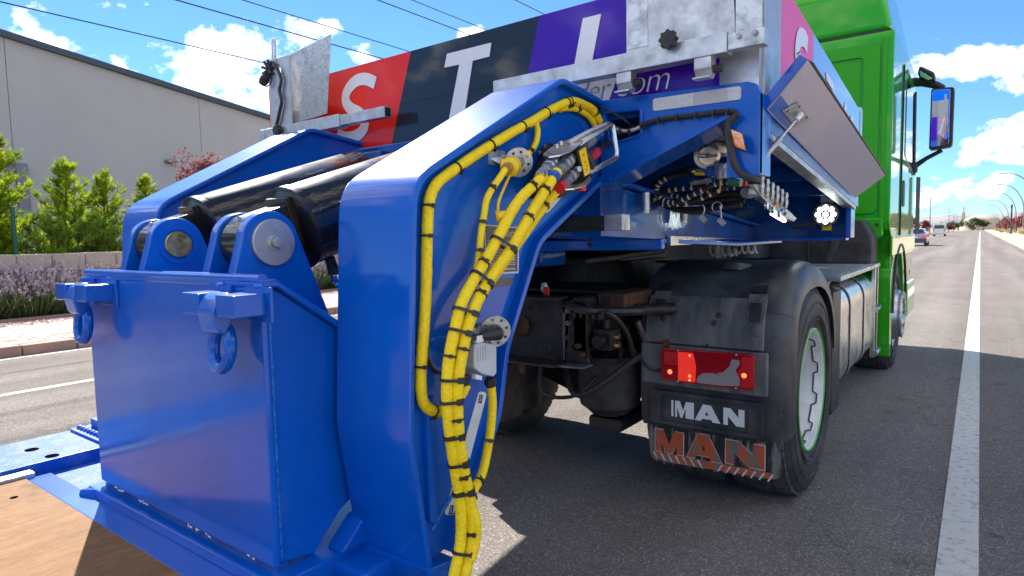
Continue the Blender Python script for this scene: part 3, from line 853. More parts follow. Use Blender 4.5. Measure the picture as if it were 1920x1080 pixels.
# red leaved hedge trees and white fence on the right verge
for i in range(12):
    y = 110 + i * 24
    leafy('red_tree', 'round dark red leaved tree on the right verge, number counted from the near end: %s' % ['first', 'second', 'third', 'fourth', 'fifth', 'sixth', 'seventh', 'eighth', 'ninth', 'tenth', 'eleventh', 'last'][i],
          'tree', 8.6 + .35 * math.sin(i * 2.1), y, .1, 4.0 + .4 * math.sin(i * 3.3), 2.6, 1.3, 'far_red', 900, .55, 200 + i, 'red leaved trees on the right verge', ry=9)
for i in range(9):
    y = 118 + i * 30
    leafy('yellow_shrub', 'low yellow flowering shrub on the right verge, %s from the near end' % ['first', 'second', 'third', 'fourth', 'fifth', 'sixth', 'seventh', 'eighth', 'ninth'][i],
          'shrub', 5.6 + .5 * math.sin(i * 1.7), y, .1, 1.0, 1.1, .5, 'dry_grass', 260, .3, 230 + i, 'yellow shrubs on the right verge', trunk=False, ry=3)
ft = thing('white_fence', 'white post fence behind the red trees on the right', 'fence', (9, 200, .1))
for i in range(70):
    g = MB().box(9.9, 10.1, 100 + i * 4 - .15, 100 + i * 4 + .15, .1, 1.9)
    make('post', g, 'far_white', ft)
make('rail', MB().box(9.96, 10.04, 100, 380, 1.5, 1.7), 'far_white', ft)

# far buildings, dome, trees at the end of the road
t_ = thing('dome_building', 'pale metal dome with a short tower beside the end of the road', 'building', (10, 620, 0))
g = MB().lathe((1, 640, 0), (0, 0, 1), [(15, 0), (15, 3), (13.5, 7), (10, 9.8), (5.5, 11.4), (0, 12)], 24)
make('dome', g, 'far_tan', t_)
make('tower', MB().box(-13, -10.5, 660, 663, 0, 15).tube([(-11.7, 661, 14.9), (-11.7, 661, 20)], .5, 6), 'far_tan', t_)
t_ = thing('long_white_shed', 'long low white shed far behind the parked car', 'building', (-70, 520, 0))
make('wall', MB().box(-95, -45, 500, 540, 0, 10), 'far_white', t_)
make('roof', MB().prism([(-96, 499, 10), (-44, 499, 10), (-70, 499, 15)], (0, 42, 0)), 'far_white', t_)
for j in range(5): make('window', MB().box(-91 + j * 9, -86 + j * 9, 499.6, 499.95, 2, 5), 'dark_glass', t_)
t_ = thing('small_white_depot', 'small white depot building farther left behind the car', 'building', (-60, 330, 0))
make('wall', MB().box(-55, -30, 330, 350, 0, 6), 'far_white', t_)
make('roof', MB().box(-56, -29, 329, 351, 6.0, 7.0), 'far_tan', t_)
far = [(-22, 300, 6, 'far_leaf', 'round green tree behind the parked car'), (-13.5, 330, 4.5, 'far_leaf', 'green tree right of the white van'),
       (-9.5, 420, 6, 'far_leaf', 'small green tree left of the end of the road'), (-4, 560, 9, 'far_leaf', 'green tree at the left side of the road end'),
       (2, 560, 8, 'far_leaf', 'green tree closing the end of the road'), (13, 470, 8, 'far_leaf', 'green tree in front of the dome'),
       (-15.0, 240, 4.2, 'far_red', 'dark red tree right behind the parked car'), (-16, 190, 3.0, 'far_leaf', 'bush above the parked car'),
       (-12, 250, 2.6, 'dry_grass', 'yellowish bush beside the white van'), (-13.5, 400, 5, 'far_red', 'dark red tree in the distance left of the road')]
for i, (x, y, h, mn, lab) in enumerate(far):
    leafy('far_tree', lab, 'tree', x, y, 0, h, h * .55, h * .42, mn, 900, h * .12, 260 + i, 'trees at the far end of the road')
g = MB()
def ridge(y, x0, x1, h, seed, n=90):
    rg = random.Random(seed); k = MB()
    ph = [rg.uniform(0, 6.28) for _ in range(6)]
    top = []
    for i in range(n + 1):
        x = x0 + (x1 - x0) * i / n
        z = h * (.55 + .2 * math.sin(i * .09 + ph[0]) + .13 * math.sin(i * .21 + ph[1]) + .07 * math.sin(i * .53 + ph[2]) + .03 * math.sin(i * 1.3 + ph[3]))
        top.append((x, z))
    vs = []; fs = []
    for (x, z) in top: vs += [(x, y - 500, -3), (x, y, z), (x, y + 900, -3)]
    for i in range(n):
        a = i * 3
        fs += [(a, a + 3, a + 4, a + 1), (a + 1, a + 4, a + 5, a + 2)]
    return k.add(vs, fs)
struct('hills', ridge(5200, -5200, 3600, 150, 3), 'hill')

# parked sedan and van on the left of the road
def car_wheels(t_, xs, ys, r, w):
    for x in xs:
        for y in ys:
            wh_ = make('wheel', MB().lathe((x - w / 2, y, r), (1, 0, 0), [(r * .6, 0), (r * .96, .01), (r, .04), (r, w - .04), (r * .96, w - .01), (r * .6, w)], 20), 'rubber', t_)
            make('hub', MB().lathe((x - w / 2 - .012, y, r), (1, 0, 0), [(0.0, 0), (r * .62, .004), (r * .62, w + .02), (0, w + .024)], 16), 'steel', wh_)
cx, cy = -4.35, 61.2
t_ = thing('parked_car', 'silver and dark blue saloon car seen from behind, parked past the truck', 'car', (cx, cy, 0))
sec = [(cy, .32, .55, .80), (cy + .02, .30, .86, .86), (cy + .15, .28, .98, .88), (cy + .6, .26, 1.02, .89), (cy + 2.2, .25, 1.0, .9), (cy + 3.6, .25, .88, .88), (cy + 4.3, .28, .72, .80)]
vs = []; fs = []
for (y, z0, z1, w) in sec:
    vs += [(cx - w * .92, y, z0), (cx - w, y, (z0 + z1) / 2), (cx - w * .9, y, z1), (cx + w * .9, y, z1), (cx + w, y, (z0 + z1) / 2), (cx + w * .92, y, z0)]
for i in range(len(sec) - 1):
    for j in range(6): fs.append((i * 6 + j, i * 6 + (j + 1) % 6, i * 6 + 6 + (j + 1) % 6, i * 6 + 6 + j))
fs += [(0, 1, 2, 3, 4, 5), tuple(range(36, 42))[::-1]]
make('body', MB().add(vs, fs), 'car_silver', t_, bevel=.02)
sec = [(cy + .25, 1.0, .80, 1.0, .80), (cy + .95, 1.0, .82, 1.40, .60), (cy + 2.2, 1.0, .84, 1.43, .62), (cy + 3.1, .95, .82, .99, .78)]
vs = []; fs = []
for (y, z0, w0, z1, w1) in sec: vs += [(cx - w0, y, z0), (cx - w1, y, z1), (cx + w1, y, z1), (cx + w0, y, z0)]
for i in range(3):
    for j in range(4): fs.append((i * 4 + j, i * 4 + (j + 1) % 4, i * 4 + 4 + (j + 1) % 4, i * 4 + 4 + j))
make('cabin', MB().add(vs, fs), 'car_silver', t_, bevel=.03)
make('rear_window', MB().add([(cx - .68, cy + .36, 1.075), (cx + .68, cy + .36, 1.075), (cx + .52, cy + .88, 1.375), (cx - .52, cy + .88, 1.375)], [(0, 1, 2, 3)]).prism([(cx - .68, cy + .34, 1.07), (cx + .68, cy + .34, 1.07), (cx + .52, cy + .86, 1.38), (cx - .52, cy + .86, 1.38)], (0, .02, -.02)), 'dark_glass', t_)
make('bumper', MB().box(cx - .86, cx + .86, cy - .06, cy + .05, .26, .62), 'car_dark', t_, bevel=.03)
for s in (-1, 1): make('taillight', MB().box(cx + s * .68 - .18, cx + s * .68 + .18, cy - .045, cy + .04, .66, .86), 'lens_red_lit', t_, bevel=.02)
make('number_plate', MB().box(cx - .26, cx + .26, cy - .03, cy + .03, .67, .79), 'white', t_)
car_wheels(t_, (cx - .76, cx + .76), (cy + .95, cy + 3.5), .31, .2)

vx, vy = -6.2, 143
t_ = thing('white_van', 'white minibus seen from behind on the far left lane', 'van', (vx, vy, 0))
g = MB().prism([(vx - 1.0, vy, .35), (vx + 1.0, vy, .35), (vx + 1.0, vy, 1.5), (vx + .88, vy, 2.35), (vx + .7, vy, 2.5), (vx - .7, vy, 2.5), (vx - .88, vy, 2.35), (vx - 1.0, vy, 1.5)], (0, 5.2, 0))
make('body', g, 'van_white', t_, bevel=.08)
make('rear_window', MB().prism([(vx - .85, vy - .02, 1.45), (vx + .85, vy - .02, 1.45), (vx + .76, vy - .02, 2.1), (vx - .76, vy - .02, 2.1)], (0, .05, 0)), 'dark_glass', t_)
make('bumper', MB().box(vx - 1, vx + 1, vy - .12, vy + .05, .35, .6), 'grey_plastic', t_, bevel=.03)
for s in (-1, 1): make('taillight', MB().box(vx + s * .9 - .07, vx + s * .9 + .07, vy - .04, vy + .04, .9, 1.4), 'lens_red', t_)
car_wheels(t_, (vx - .85, vx + .85), (vy + 1.0, vy + 4.2), .36, .24)

# ================================================================== LOWBED DECK WITH TOWER BOX
YB = 0.855
deck = thing('lowbed_deck', 'blue lowbed trailer deck with plywood floor and an upright blue box at its front', 'trailer', (CX, 0.0, 0.0))
# tower box: rear plate, sloping side plates, top plate
face = make('face_plate', MB().box(-2.464, -1.402, YB, YB + .022, .530, 1.262), 'blue', deck, bevel=.006)
def yz(pts, x0, x1): return MB().prism([(x0, y, z) for (y, z) in pts], (x1 - x0, 0, 0))
side_prof = [(YB + .022, 1.235), (YB + .055, 1.232), (1.085, 1.112), (1.42, .93), (1.42, .50), (1.30, .50)] + [(1.235, .55), (1.19, .60), (1.13, .628), (1.075, .60), (1.02, .548), (.985, .512)] + [(YB + .022, .532)]
make('side_plate', yz(side_prof, -1.437, -1.418), 'blue', deck, bevel=.003)
make('side_plate', yz(side_prof, -2.448, -2.429), 'blue', deck, bevel=.003)
# top plate following the slope, a little wider than the sides
tp = [(YB - .004, 1.262), (YB + .045, 1.262), (1.085, 1.134), (1.43, .95), (1.43, .928), (1.085, 1.112), (YB + .045, 1.240), (YB - .004, 1.240)]
make('top_plate', yz(tp, -2.470, -1.396), 'blue', deck, bevel=.007)
# rounded lip along the top of the rear plate
make('top_lip', MB().tube([(-2.464, YB + .008, 1.262), (-1.402, YB + .008, 1.262)], .014, 12), 'blue', deck)
for x in (-2.452, -1.413):
    make('weld_seam', MB().tube(catmull([(x, YB + .027, .54 + i * .05 + .004 * math.sin(i * 7)) for i in range(15)], 3), .006, 7), 'weld', deck)
# clevis ears
def ear(x1, th=.036):
    a = [(YB + .004, 1.255), (YB + .012, 1.262)]
    cy_, cz_, r = .982, 1.352, .086
    pr = a + [(cy_ + r * math.cos(R(t)), cz_ + r * math.sin(R(t))) for t in range(172, 24, -8)] + [(1.165, 1.125), (1.30, 1.03), (1.30, .98), (.9, 1.0)]
    pr = [(p[0], p[1]) for p in pr]
    # cut everything at box level by starting from the top plate
    return yz(pr, x1 - th, x1)
XE = (-2.195, -2.063, -1.672, -1.540)
for x in XE:
    e = make('clevis_ear', ear(x), 'blue', deck, bevel=.005)
    g = MB().tube(catmull([(x + .004, YB + .016 + u * .30, 1.262 - (0 if u < .1 else (u - .1) * .155 * 1.2)) for u in (0, .1, .3, .6, .9)], 4), .007, 6)
    make('weld_seam', g, 'weld', e)
p = (.982, 1.352)
make('pin_boss', MB().lathe((-2.063, p[0], p[1]), (1, 0, 0), [(.062, -.01), (.062, .004), (.048, .004), (.048, -.01)], 32, closed=True), 'blue', deck)
make('pin', MB().lathe((-2.26, p[0], p[1]), (1, 0, 0), [(.043, 0), (.043, .200), (.040, .204)], 32), 'gold_pin', deck)
make('pin', MB().lathe((-1.74, p[0], p[1]), (1, 0, 0), [(.04, 0), (.04, .2), (.064, .2), (.064, .211), (.062, .214)], 40), 'zinc', deck, bevel=.001)
bo = make('pin_bolt', MB().lathe((-1.54, p[0], p[1]), (1, 0, 0), [(.022, .012), (.022, .016), (.012, .017)], 24), 'zinc', deck)
make('bolt_head', MB().hexnut((-1.524, p[0], p[1]), (-1.506, p[0], p[1]), .016), 'zinc', bo, bevel=.002)
# shackle hooks on the rear plate
def hook(x, lab):
    t_ = make('hook_bracket', MB().box(x - .135, x - .052, .765, .846, 1.178, 1.232), 'blue', deck, bevel=.004)
    t_['label'] = lab
    make('bracket_block', MB().box(x + .028, x + .112, .765, .846, 1.178, 1.232), 'blue', t_, bevel=.004)
    make('backing_plate', MB().box(x - .155, x - .045, .845, .8555, 1.160, 1.246), 'blue', t_, bevel=.003)
    make('backing_plate', MB().box(x + .02, x + .13, .845, .8555, 1.160, 1.246), 'blue', t_, bevel=.003)
    g = MB().prism([(x - .052, .775, 1.224), (x - .052, .80, 1.236), (x - .052, .82, 1.216), (x - .052, .805, 1.158), (x - .052, .785, 1.130), (x - .052, .768, 1.142), (x - .052, .758, 1.19)], (.08, 0, 0))
    make('tongue', g, 'blue', t_, bevel=.006)
    lp_ = [(x - .012 + .040 * math.cos(a) , .797 + .006 * math.sin(a), 1.098 + .052 * math.sin(a)) for a in [2 * math.pi * k / 20 for k in range(20)]]
    lp_ = [(q[0] * 1.0, q[1], q[2]) for q in lp_]
    make('ring', MB().tube(lp_, .0155, 10, closed=True), 'blue', t_)
    for s in (-.1, .075):
        make('weld_seam', MB().ball((x + s, .85, 1.247), .012, 8, (1.6, .7, .7)), 'weld', t_)
hook(-1.475, 'towing hook bracket near the right edge of the box')
hook(-2.335, 'towing hook bracket near the left edge of the box')
# base beam under the box
make('base_beam', MB().prism([(-2.50, .825, .512), (-2.50, .825, .455), (-2.50, 1.3, .455), (-2.50, 1.3, .512)], (1.14, 0, 0)), 'blue', deck, bevel=.006)
make('base_rail', MB().box(-2.46, -1.41, .868, .90, .511, .531), 'blue_dark', deck)
g = MB()
rr = random.Random(9)
for i in range(22):
    x = -2.40 + i * .044 + rr.uniform(-.02, .02)
    if i in (2, 3, 6, 7, 13, 14, 15, 20):
        for q in range(3): g.ball((x + rr.uniform(-.018, .018), .853, .531 + rr.uniform(-.003, .004)), .004, 6, (rr.uniform(.7, 3.0), .4, rr.uniform(.4, .9)))
o = make('paint_chips', g, 'plate_text', deck); o['kind'] = 'stuff'
g = MB().prism([(-2.54, .80, .455), (-2.50, .80, .505), (-2.44, .823, .5120), (-2.44, .823, .455)], (0, .6, 0))
make('base_gusset', g, 'blue', deck, bevel=.004)
make('front_sill', MB().box(-2.86, -1.13, .745, .826, .40, .484), 'blue', deck, bevel=.005)
g = MB().prism([(-1.42, 1.02, .512), (-1.42, 1.10, .585), (-1.42, 1.4, .60), (-1.42, 1.4, .512)], (.07, 0, 0))
make('stop_block', g, 'blue', deck, bevel=.008)
make('lower_arm', MB().box(-1.44, -1.24, 1.0, 1.2, .40, .50), 'blue', deck, bevel=.02)
# plywood floor boards
xs = [-2.845, -1.62, -1.02]
for i in range(2):
    for (ya, yb) in ((-1.72, .742), (-4.2, -1.73)):
        g = MB().box(xs[i] + .002, xs[i + 1] - .002, ya, yb, .462, .490 - .001 * i)
        make('plywood_board', g, 'wood', deck, bevel=.002, seg=1)
make('board_hole', MB().cyl((-2.66, .655, .4895), (-2.66, .655, .4912), .012, 16), 'hole', deck)
make('edge_trim', MB().box(-2.905, -2.850, -4.2, .775, .42, .505), 'galv', deck, bevel=.010)
# blue side deck with slots and a serrated step
sd = make('side_deck', MB().box(-3.30, -2.908, .50, 1.42, .40, .520), 'blue_worn', deck, bevel=.005)
make('deck_plate', MB().box(-2.905, -2.50, .776, 1.42, .38, .470), 'blue_worn', deck, bevel=.004)
make('deck_plate', MB().box(-3.42, -2.908, -4.2, .497, .38, .505), 'blue_worn', deck, bevel=.004)
for (x, y) in ((-3.12, .84), (-2.955, .86)):
    make('slot', MB().plate([[(x + .032 * math.cos(a) * (1 if abs(math.cos(a)) < .8 else .9), y + .024 * math.sin(a)) for a in [2 * math.pi * k / 14 for k in range(14)]]], lambda a, b, d: (a, b, .5195 + d), .0012), 'hole', sd)
st = make('step_plate', MB().box(-3.28, -2.93, 1.03, 1.20, .520, .532), 'blue_worn', deck, bevel=.003)
make('step_bar', MB().box(-3.24, -2.95, 1.10, 1.145, .532, .57), 'blue_worn', st, bevel=.004)
for k in range(9):
    for (y, ) in ((1.06,), (1.175,)):
        make('grip_stud', MB().lathe((-3.25 + k * .036, y, .532), (0, 0, 1), [(.014, 0), (.011, .012), (.004, .016)], 10), 'blue_worn', st)
# unseen rear bogie and ramps, added for a blue reflection in the box face
make('unseen_bogie', MB().prism([(-3.3, -4.25, .25), (-3.3, -4.25, .55), (-3.3, -5.0, 1.0), (-3.3, -8.6, 1.0), (-3.3, -8.6, .7), (-3.3, -4.8, .6)], (2.74, 0, 0)), 'blue', deck, bevel=.01)
for x in (-3.25, -1.55): make('unseen_ramp', MB().prism([(x, -8.6, .9), (x, -8.75, .9), (x, -9.2, 2.9), (x, -9.05, 2.9)], (.95, 0, 0)), 'blue', deck, bevel=.02)
make('deck_beam', MB().box(-3.2, -1.0, -4.2, .74, .25, .40), 'blue_dark', deck)

# ================================================================== HYDRAULIC CYLINDERS
def ram(x, label):
    t_ = thing('hydraulic_cylinder', label, 'hydraulic cylinder', (x, .982, 1.352), 'pair of lifting cylinders')
    d = Vector((0, .952, .306)); up = Vector((0, -.306, .952)); o = Vector((x, .982, 1.352))
    # lug: rounded eye with strap
    lug = []
    for t in range(90, 271, 12): lug.append(o + d * (.078 * math.cos(R(t))) + up * (.078 * math.sin(R(t))))
    lug += [o + d * .13 - up * .075, o + d * .13 + up * .078]
    make('lug', MB().prism([q + Vector((-.046, 0, 0)) for q in lug], (.092, 0, 0)), 'black_paint', t_, bevel=.004)
    make('weld_block', MB().obox(o + d * .118 + up * .048, d * .016, Vector((.05, 0, 0)), up * .05), 'black_paint', t_, bevel=.004)
    pr = [(.0, .122), (.114, .122), (.126, .130), (.126, .152), (.121, .156), (.123, .164), (.123, .86), (.115, .868), (.072, .870), (.072, .90), (.05, .902), (.05, 1.12)]
    make('barrel', MB().lathe(o, d, pr, 40), 'black_paint', t_, ang=50)
    ri = []
    for k in range(9): ri += [(.070 + .007 * (k % 2), .885 + k * .022)]
    make('bellows', MB().lathe(o, d, ri, 24), 'black', t_)
    make('grease_nipple', MB().lathe(o + d * -.02 + up * .074, up, [(.005, 0), (.005, .008), (.003, .009), (.005, .013), (.002, .018)], 10), 'zinc', t_)
    return t_
ram(-2.147, 'left black hydraulic cylinder pinned with the golden pin')
rc = ram(-1.624, 'right black hydraulic cylinder pinned with the large silver disc')
d = Vector((0, .952, .306)); up = Vector((0, -.306, .952)); o = Vector((-1.624, .982, 1.352))
q = o + d * .20 - up * .117 + Vector((.03, 0, 0))
pf = make('port_fitting', MB().cyl(q, q - up * .03, .016, 14).hexnut(q - up * .03, q - up * .052, .018), 'black', rc)
make('elbow_pipe', MB().tube(catmull([q - up * .05, q - up * .085, q - up * .105 + d * .02, q - up * .10 + d * .08, q - up * .07 + d * .2], 5), .009, 10).hexnut(q - up * .055, q - up * .075, .014), 'chrome', pf)
make('pipe', MB().tube([q + d * .03 + up * .002, q + d * .30 + up * .01], .007, 8), 'chrome', pf)

# ================================================================== GOOSENECK
neck = thing('gooseneck', 'blue steel gooseneck with two cranked arms carrying the front platform', 'trailer gooseneck', (CX, 2.0, .5))
REAR = [(1.128, .50), (1.074, .86), (1.112, 1.43), (1.122, 1.470), (1.150, 1.505), (1.803, 1.854), (2.30, 1.80)]
LOW = [(2.30, 1.60), (2.045, 1.556), (1.640, 1.344), (1.455, 1.025), (1.412, .836), (1.305, .669), (1.215, .58), (1.195, .512)]
def strip(path, x0, x1, th, side=1):
    mb = MB(); n = len(path)
    P = [Vector((0, y, z)) for (y, z) in path]
    off = []
    for i in range(n):
        a = P[max(0, i - 1)]; b = P[min(n - 1, i + 1)]
        t_ = (b - a).normalized(); off.append(Vector((0, -t_.z, t_.y)) * th * side)
    pr = [(p.y, p.z) for p in P] + [((P[i] - off[i]).y, (P[i] - off[i]).z) for i in range(n - 1, -1, -1)]
    return mb.prism([(x0, y, z) for (y, z) in pr], (x1 - x0, 0, 0))
def smooth_path(path, r=.05, n=4):
    out = [path[0]]
    for i in range(1, len(path) - 1):
        p = Vector(path[i]); a = Vector(path[i - 1]); c = Vector(path[i + 1])
        k1 = min(r, (a - p).length * .4); k2 = min(r, (c - p).length * .4)
        s = p + (a - p).normalized() * k1; e = p + (c - p).normalized() * k2
        for j in range(n + 1):
            u = j / n; q = s * (1 - u) ** 2 + p * 2 * u * (1 - u) + e * u * u; out.append(tuple(q))
    out.append(path[-1])
    return out
def arm(x0, x1, lab):
    RS = smooth_path(REAR, .03); LS = smooth_path(LOW, .04)
    core = make('arm_web', yz(RS + LS, x0 + .028, x1 - .028), 'blue', neck, bevel=.002)
    core['label'] = lab
    top_plate = RS
    make('rear_flange', strip(RS, x0, x1, .020, -1), 'blue', core, bevel=.007, seg=3)
    make('lower_flange', strip(LS, x0, x1, .020, -1), 'blue', core, bevel=.004)
    return core
arm_r = arm(-1.396, -1.112, 'right gooseneck arm carrying the yellow hoses')
arm_l = arm(-2.748, -2.464, 'left gooseneck arm')
# ledge weld on the rear face, long weld slot and a side stiffener
g = MB().tube(catmull([(-1.39, 1.074, .862), (-1.28, 1.072, .860), (-1.20, 1.072, .852), (-1.165, 1.076, .832), (-1.150, 1.084, .80)], 6), .013, 8)
make('weld_seam', g, 'weld', arm_r)
g = MB().tube(catmull([(-1.335, 1.088, .77), (-1.338, 1.085, .79), (-1.322, 1.083, .80), (-1.306, 1.085, .79), (-1.304, 1.110, .62), (-1.322, 1.112, .605), (-1.337, 1.110, .62), (-1.335, 1.088, .77)], 5), .007, 7)
make('weld_seam', g, 'weld', arm_r)
make('weld_drop', MB().ball((-1.318, 1.107, .617), .016, 10, (1, .5, 1)), 'weld', arm_r)
make('side_rib', yz([(1.16, .60), (1.13, .62), (1.128, .88), (1.14, .93), (1.16, .95)], -1.142, -1.122), 'blue', arm_r, bevel=.004)
g = MB().tube(catmull([(-1.141, 1.15 + i * .012, .585 + .010 * i + .002 * math.sin(i * 5)) for i in range(9)], 3), .008, 7)
make('weld_seam', g, 'weld', arm_r)
make('foot_plate', yz([(1.09, .515), (1.205, .50), (1.18, .42), (1.12, .40)], -1.40, -1.10), 'blue', arm_r, bevel=.01)
rl = make('roller', MB().lathe((-1.13, 1.12, .415), (1, 0, 0), [(.03, -.03), (.058, -.03), (.062, -.02), (.062, .03), (.055, .038), (.03, .038)], 28), 'rubber', arm_r)
make('roller_cap', MB().lathe((-1.13, 1.12, .415), (1, 0, 0), [(.028, .03), (.026, .042), (.018, .046)], 20), 'zinc', rl)
# cross beams between the arms
make('cross_beam', MB().box(-2.47, -1.39, 1.95, 2.30, 1.55, 1.78), 'blue_dark', neck, bevel=.01)
for x in (-2.22, -1.70): make('ram_bracket', MB().box(x, x + .145, 1.86, 2.0, 1.60, 1.74), 'blue_dark', neck, bevel=.01)

# ---- platform
YP = 2.07
def slope(y): return -.105 * (y - 2.10)
# rear outriggers (right is the one in view)
def outrigger(sgn):
    def X(x): return x if sgn > 0 else 2 * CX - x
    o = MB()
    outer = [(-1.125, 1.842), (-.60, 1.826), (-.575, 1.815), (-.563, 1.79), (-.563, 1.535), (-.585, 1.525), (-.650, 1.530), (-.655, 1.735), (-1.125, 1.545)]
    hole = [(-1.108, 1.79), (-1.085, 1.688), (-1.065, 1.682), (-.972, 1.700), (-.962, 1.71), (-.962, 1.782), (-.972, 1.790), (-1.09, 1.797)]
    o.plate([[(X(a), b) for a, b in outer], [(X(a), b) for a, b in hole]], lambda a, b, d: (a, YP + d, b), .03)
    w = make('outrigger', o, 'blue', neck, bevel=.0025, seg=1)
    # frame round the pocket and flanges
    P = [(X(a), YP - .003, b) for a, b in hole]
    make('pocket_rim', MB().tube(P, .006, 6, closed=True), 'blue', w)
    fl = [(-1.125, 1.545), (-.655, 1.735), (-.650, 1.72), (-1.12, 1.528)]
    make('outrigger_flange', MB().prism([(X(a), YP - .012, b) for a, b in fl], (0, .16, 0)), 'blue', w, bevel=.003)
    make('corner_post', MB().prism([(X(-.563), YP + .002, 1.79), (X(-.563), YP + .002, 1.535), (X(-.563), YP + .13, 1.535), (X(-.563), YP + .13, 1.78)], (-.02 * sgn, 0, 0)), 'blue', w, bevel=.003)
    make('post_fold', MB().prism([(X(-.650), YP, 1.53), (X(-.650), YP, 1.73), (X(-.650), YP + .12, 1.73), (X(-.650), YP + .12, 1.53)], (-.015 * sgn, 0, 0)), 'blue', w)
    make('pocket_back', MB().box(*sorted((X(-1.14), X(-.94))), YP + .15, YP + .17, 1.66, 1.83), 'black', w)
    return w
og = outrigger(1); outrigger(-1)
# reflective strip
def yrr(x0, z0, x1, z1, dz, r, y): # lateral strip rising towards x0
    return [(a, y, b + (dz * (a - x0) / (x1 - x0))) for a, b in rrect(x0, z0, x1, z1, r)]
rp = make('reflective_strip', MB().prism(yrr(-.918, 1.776, -.621, 1.818, -.003, .008, YP - .004), (0, .0035, 0)), 'reflector', neck)
make('strip_patch', MB().prism(yrr(-.775, 1.778, -.662, 1.8155, -.002, .001, YP - .0052), (0, .001, 0)), 'reflector_grey', rp)
make('strip_joint', MB().box(-.7805, -.7785, YP - .0056, YP - .004, 1.7755, 1.8165), 'white', rp)
# side beams, main beams, deck plate sloping down forward
def sloped(x0, x1, y0, y1, z0, z1):
    return MB().prism([(x0, y0, z0 + slope(y0)), (x0, y1, z0 + slope(y1)), (x0, y1, z1 + slope(y1)), (x0, y0, z1 + slope(y0))], (x1 - x0, 0, 0))
make('platform_deck', sloped(-3.29, -.57, 2.11, 4.05, 1.775, 1.80), 'blue_dark', neck)
make('shade_deck', sloped(-2.95, -.95, 4.06, 5.45, 1.775, 1.80), 'blue_dark', neck)  # hidden deck extension, added to close a sunlit gap in the road shadow
make('shade_board', MB().box(-2.95, -.95, 5.42, 5.45, 1.46, 2.05), 'blue_dark', neck)  # hidden board, added to block sun between platform and cab
for (x0, x1) in ((-.622, -.566), (-3.294, -3.238)):
    b_ = make('side_beam', sloped(x0, x1, 2.20, 4.1, 1.695, 1.752), 'blue_dark', neck, bevel=.004)
    make('beam_lip', sloped(x0 + (.008 if x0 > -2 else -.003), x1 + .003, 2.21, 4.0, 1.668, 1.690), 'galv', b_, bevel=.002)
for (x0, x1) in ((-1.392, -1.116), (-2.744, -2.468)):
    b_ = make('main_beam', MB().prism([(x0, 2.05, 1.35), (x0, 3.4, 1.30), (x0, 4.3, 1.30), (x0, 4.3, 1.36), (x0, 2.05, 1.548)], (x1 - x0, 0, 0)), 'blue_dark', neck, bevel=.004)
    make('beam_flange', MB().prism([(x0 - .01, 2.05, 1.552), (x0 - .01, 4.3, 1.362), (x0 - .01, 4.3, 1.376), (x0 - .01, 2.05, 1.566)], (x1 - x0 + .05, 0, 0)), 'blue', b_, bevel=.002)
for k, y in enumerate((2.62, 3.15, 3.62)):
    make('cross_rib', MB().box(-3.2, -.60, y, y + .05, 1.70 + slope(y), 1.775 + slope(y) - .002), 'blue_dark', neck)
ep = make('end_plate', MB().box(-3.26, -.60, 3.98, 4.01, 1.315, 1.74), 'blue_dark', neck)
make('end_flange', MB().box(-.60, -.572, 3.90, 4.03, 1.312, 1.545), 'blue', ep, bevel=.004)
make('bottom_rail', MB().box(-2.7, -.60, 3.93, 4.03, 1.300, 1.315), 'blue', ep)
# king pin plate and hanging skid
kp = make('skid_plate', MB().prism([(-2.55, 2.60, 1.315), (-1.12, 2.60, 1.315), (-1.0, 3.3, 1.285), (-1.0, 4.2, 1.285), (-2.8, 4.2, 1.285)], (0, 0, .02)), 'blue', neck, bevel=.004)
make('skid_lip', MB().box(-2.3, -1.10, 2.56, 2.60, 1.285, 1.335), 'blue', kp, bevel=.008)
make('skid_bolt', MB().ball((-1.45, 2.555, 1.31), .012, 8), 'rust', kp)
make('sloped_web', MB().prism([(-1.11, 2.65, 1.345), (-1.11, 3.85, 1.315), (-1.11, 3.85, 1.303), (-1.11, 2.65, 1.303)], (.014, 0, 0)), 'aluminium', kp)
make('coupler_block', MB().box(-2.05, -1.72, 2.55, 2.8, 1.20, 1.30), 'blue_dark', kp, bevel=.03)
# black square tube slung under the arm
sq = make('square_tube', MB().prism([(-1.62, 2.02, 1.365), (-1.02, 2.02, 1.37), (-1.02, 2.02, 1.425), (-1.62, 2.02, 1.42)], (0, .055, 0)), 'black', neck, bevel=.004)
make('tube_end', MB().prism([(-1.085, 2.016, 1.367), (-1.012, 2.016, 1.369), (-1.012, 2.016, 1.428), (-1.085, 2.016, 1.426)], (0, .063, 0)), 'galv_mottled', sq, bevel=.004)
hy = make('valve_body', MB().cyl((-1.32, 2.05, 1.42), (-1.32, 2.05, 1.50), .032, 16).cyl((-1.32, 2.05, 1.50), (-1.32, 2.05, 1.53), .045, 16).box(-1.36, -1.24, 2.02, 2.09, 1.435, 1.475), 'black_oily', neck, bevel=.003)
make('valve_cap', MB().cyl((-1.24, 2.035, 1.455), (-1.225, 2.035, 1.455), .022, 16), 'brass', hy)
for (x, y, z) in ((-1.105, 2.35, 1.49), (-1.105, 2.75, 1.455)):
    pe = make('hanging_peg', MB().cyl((x + .03, y, z - .04), (x + .03, y, z + .03), .016, 14), 'galv', neck)
    make('peg_end', MB().cyl((x + .03, y, z - .052), (x + .03, y, z - .04), .013, 14), 'letter_white', pe)

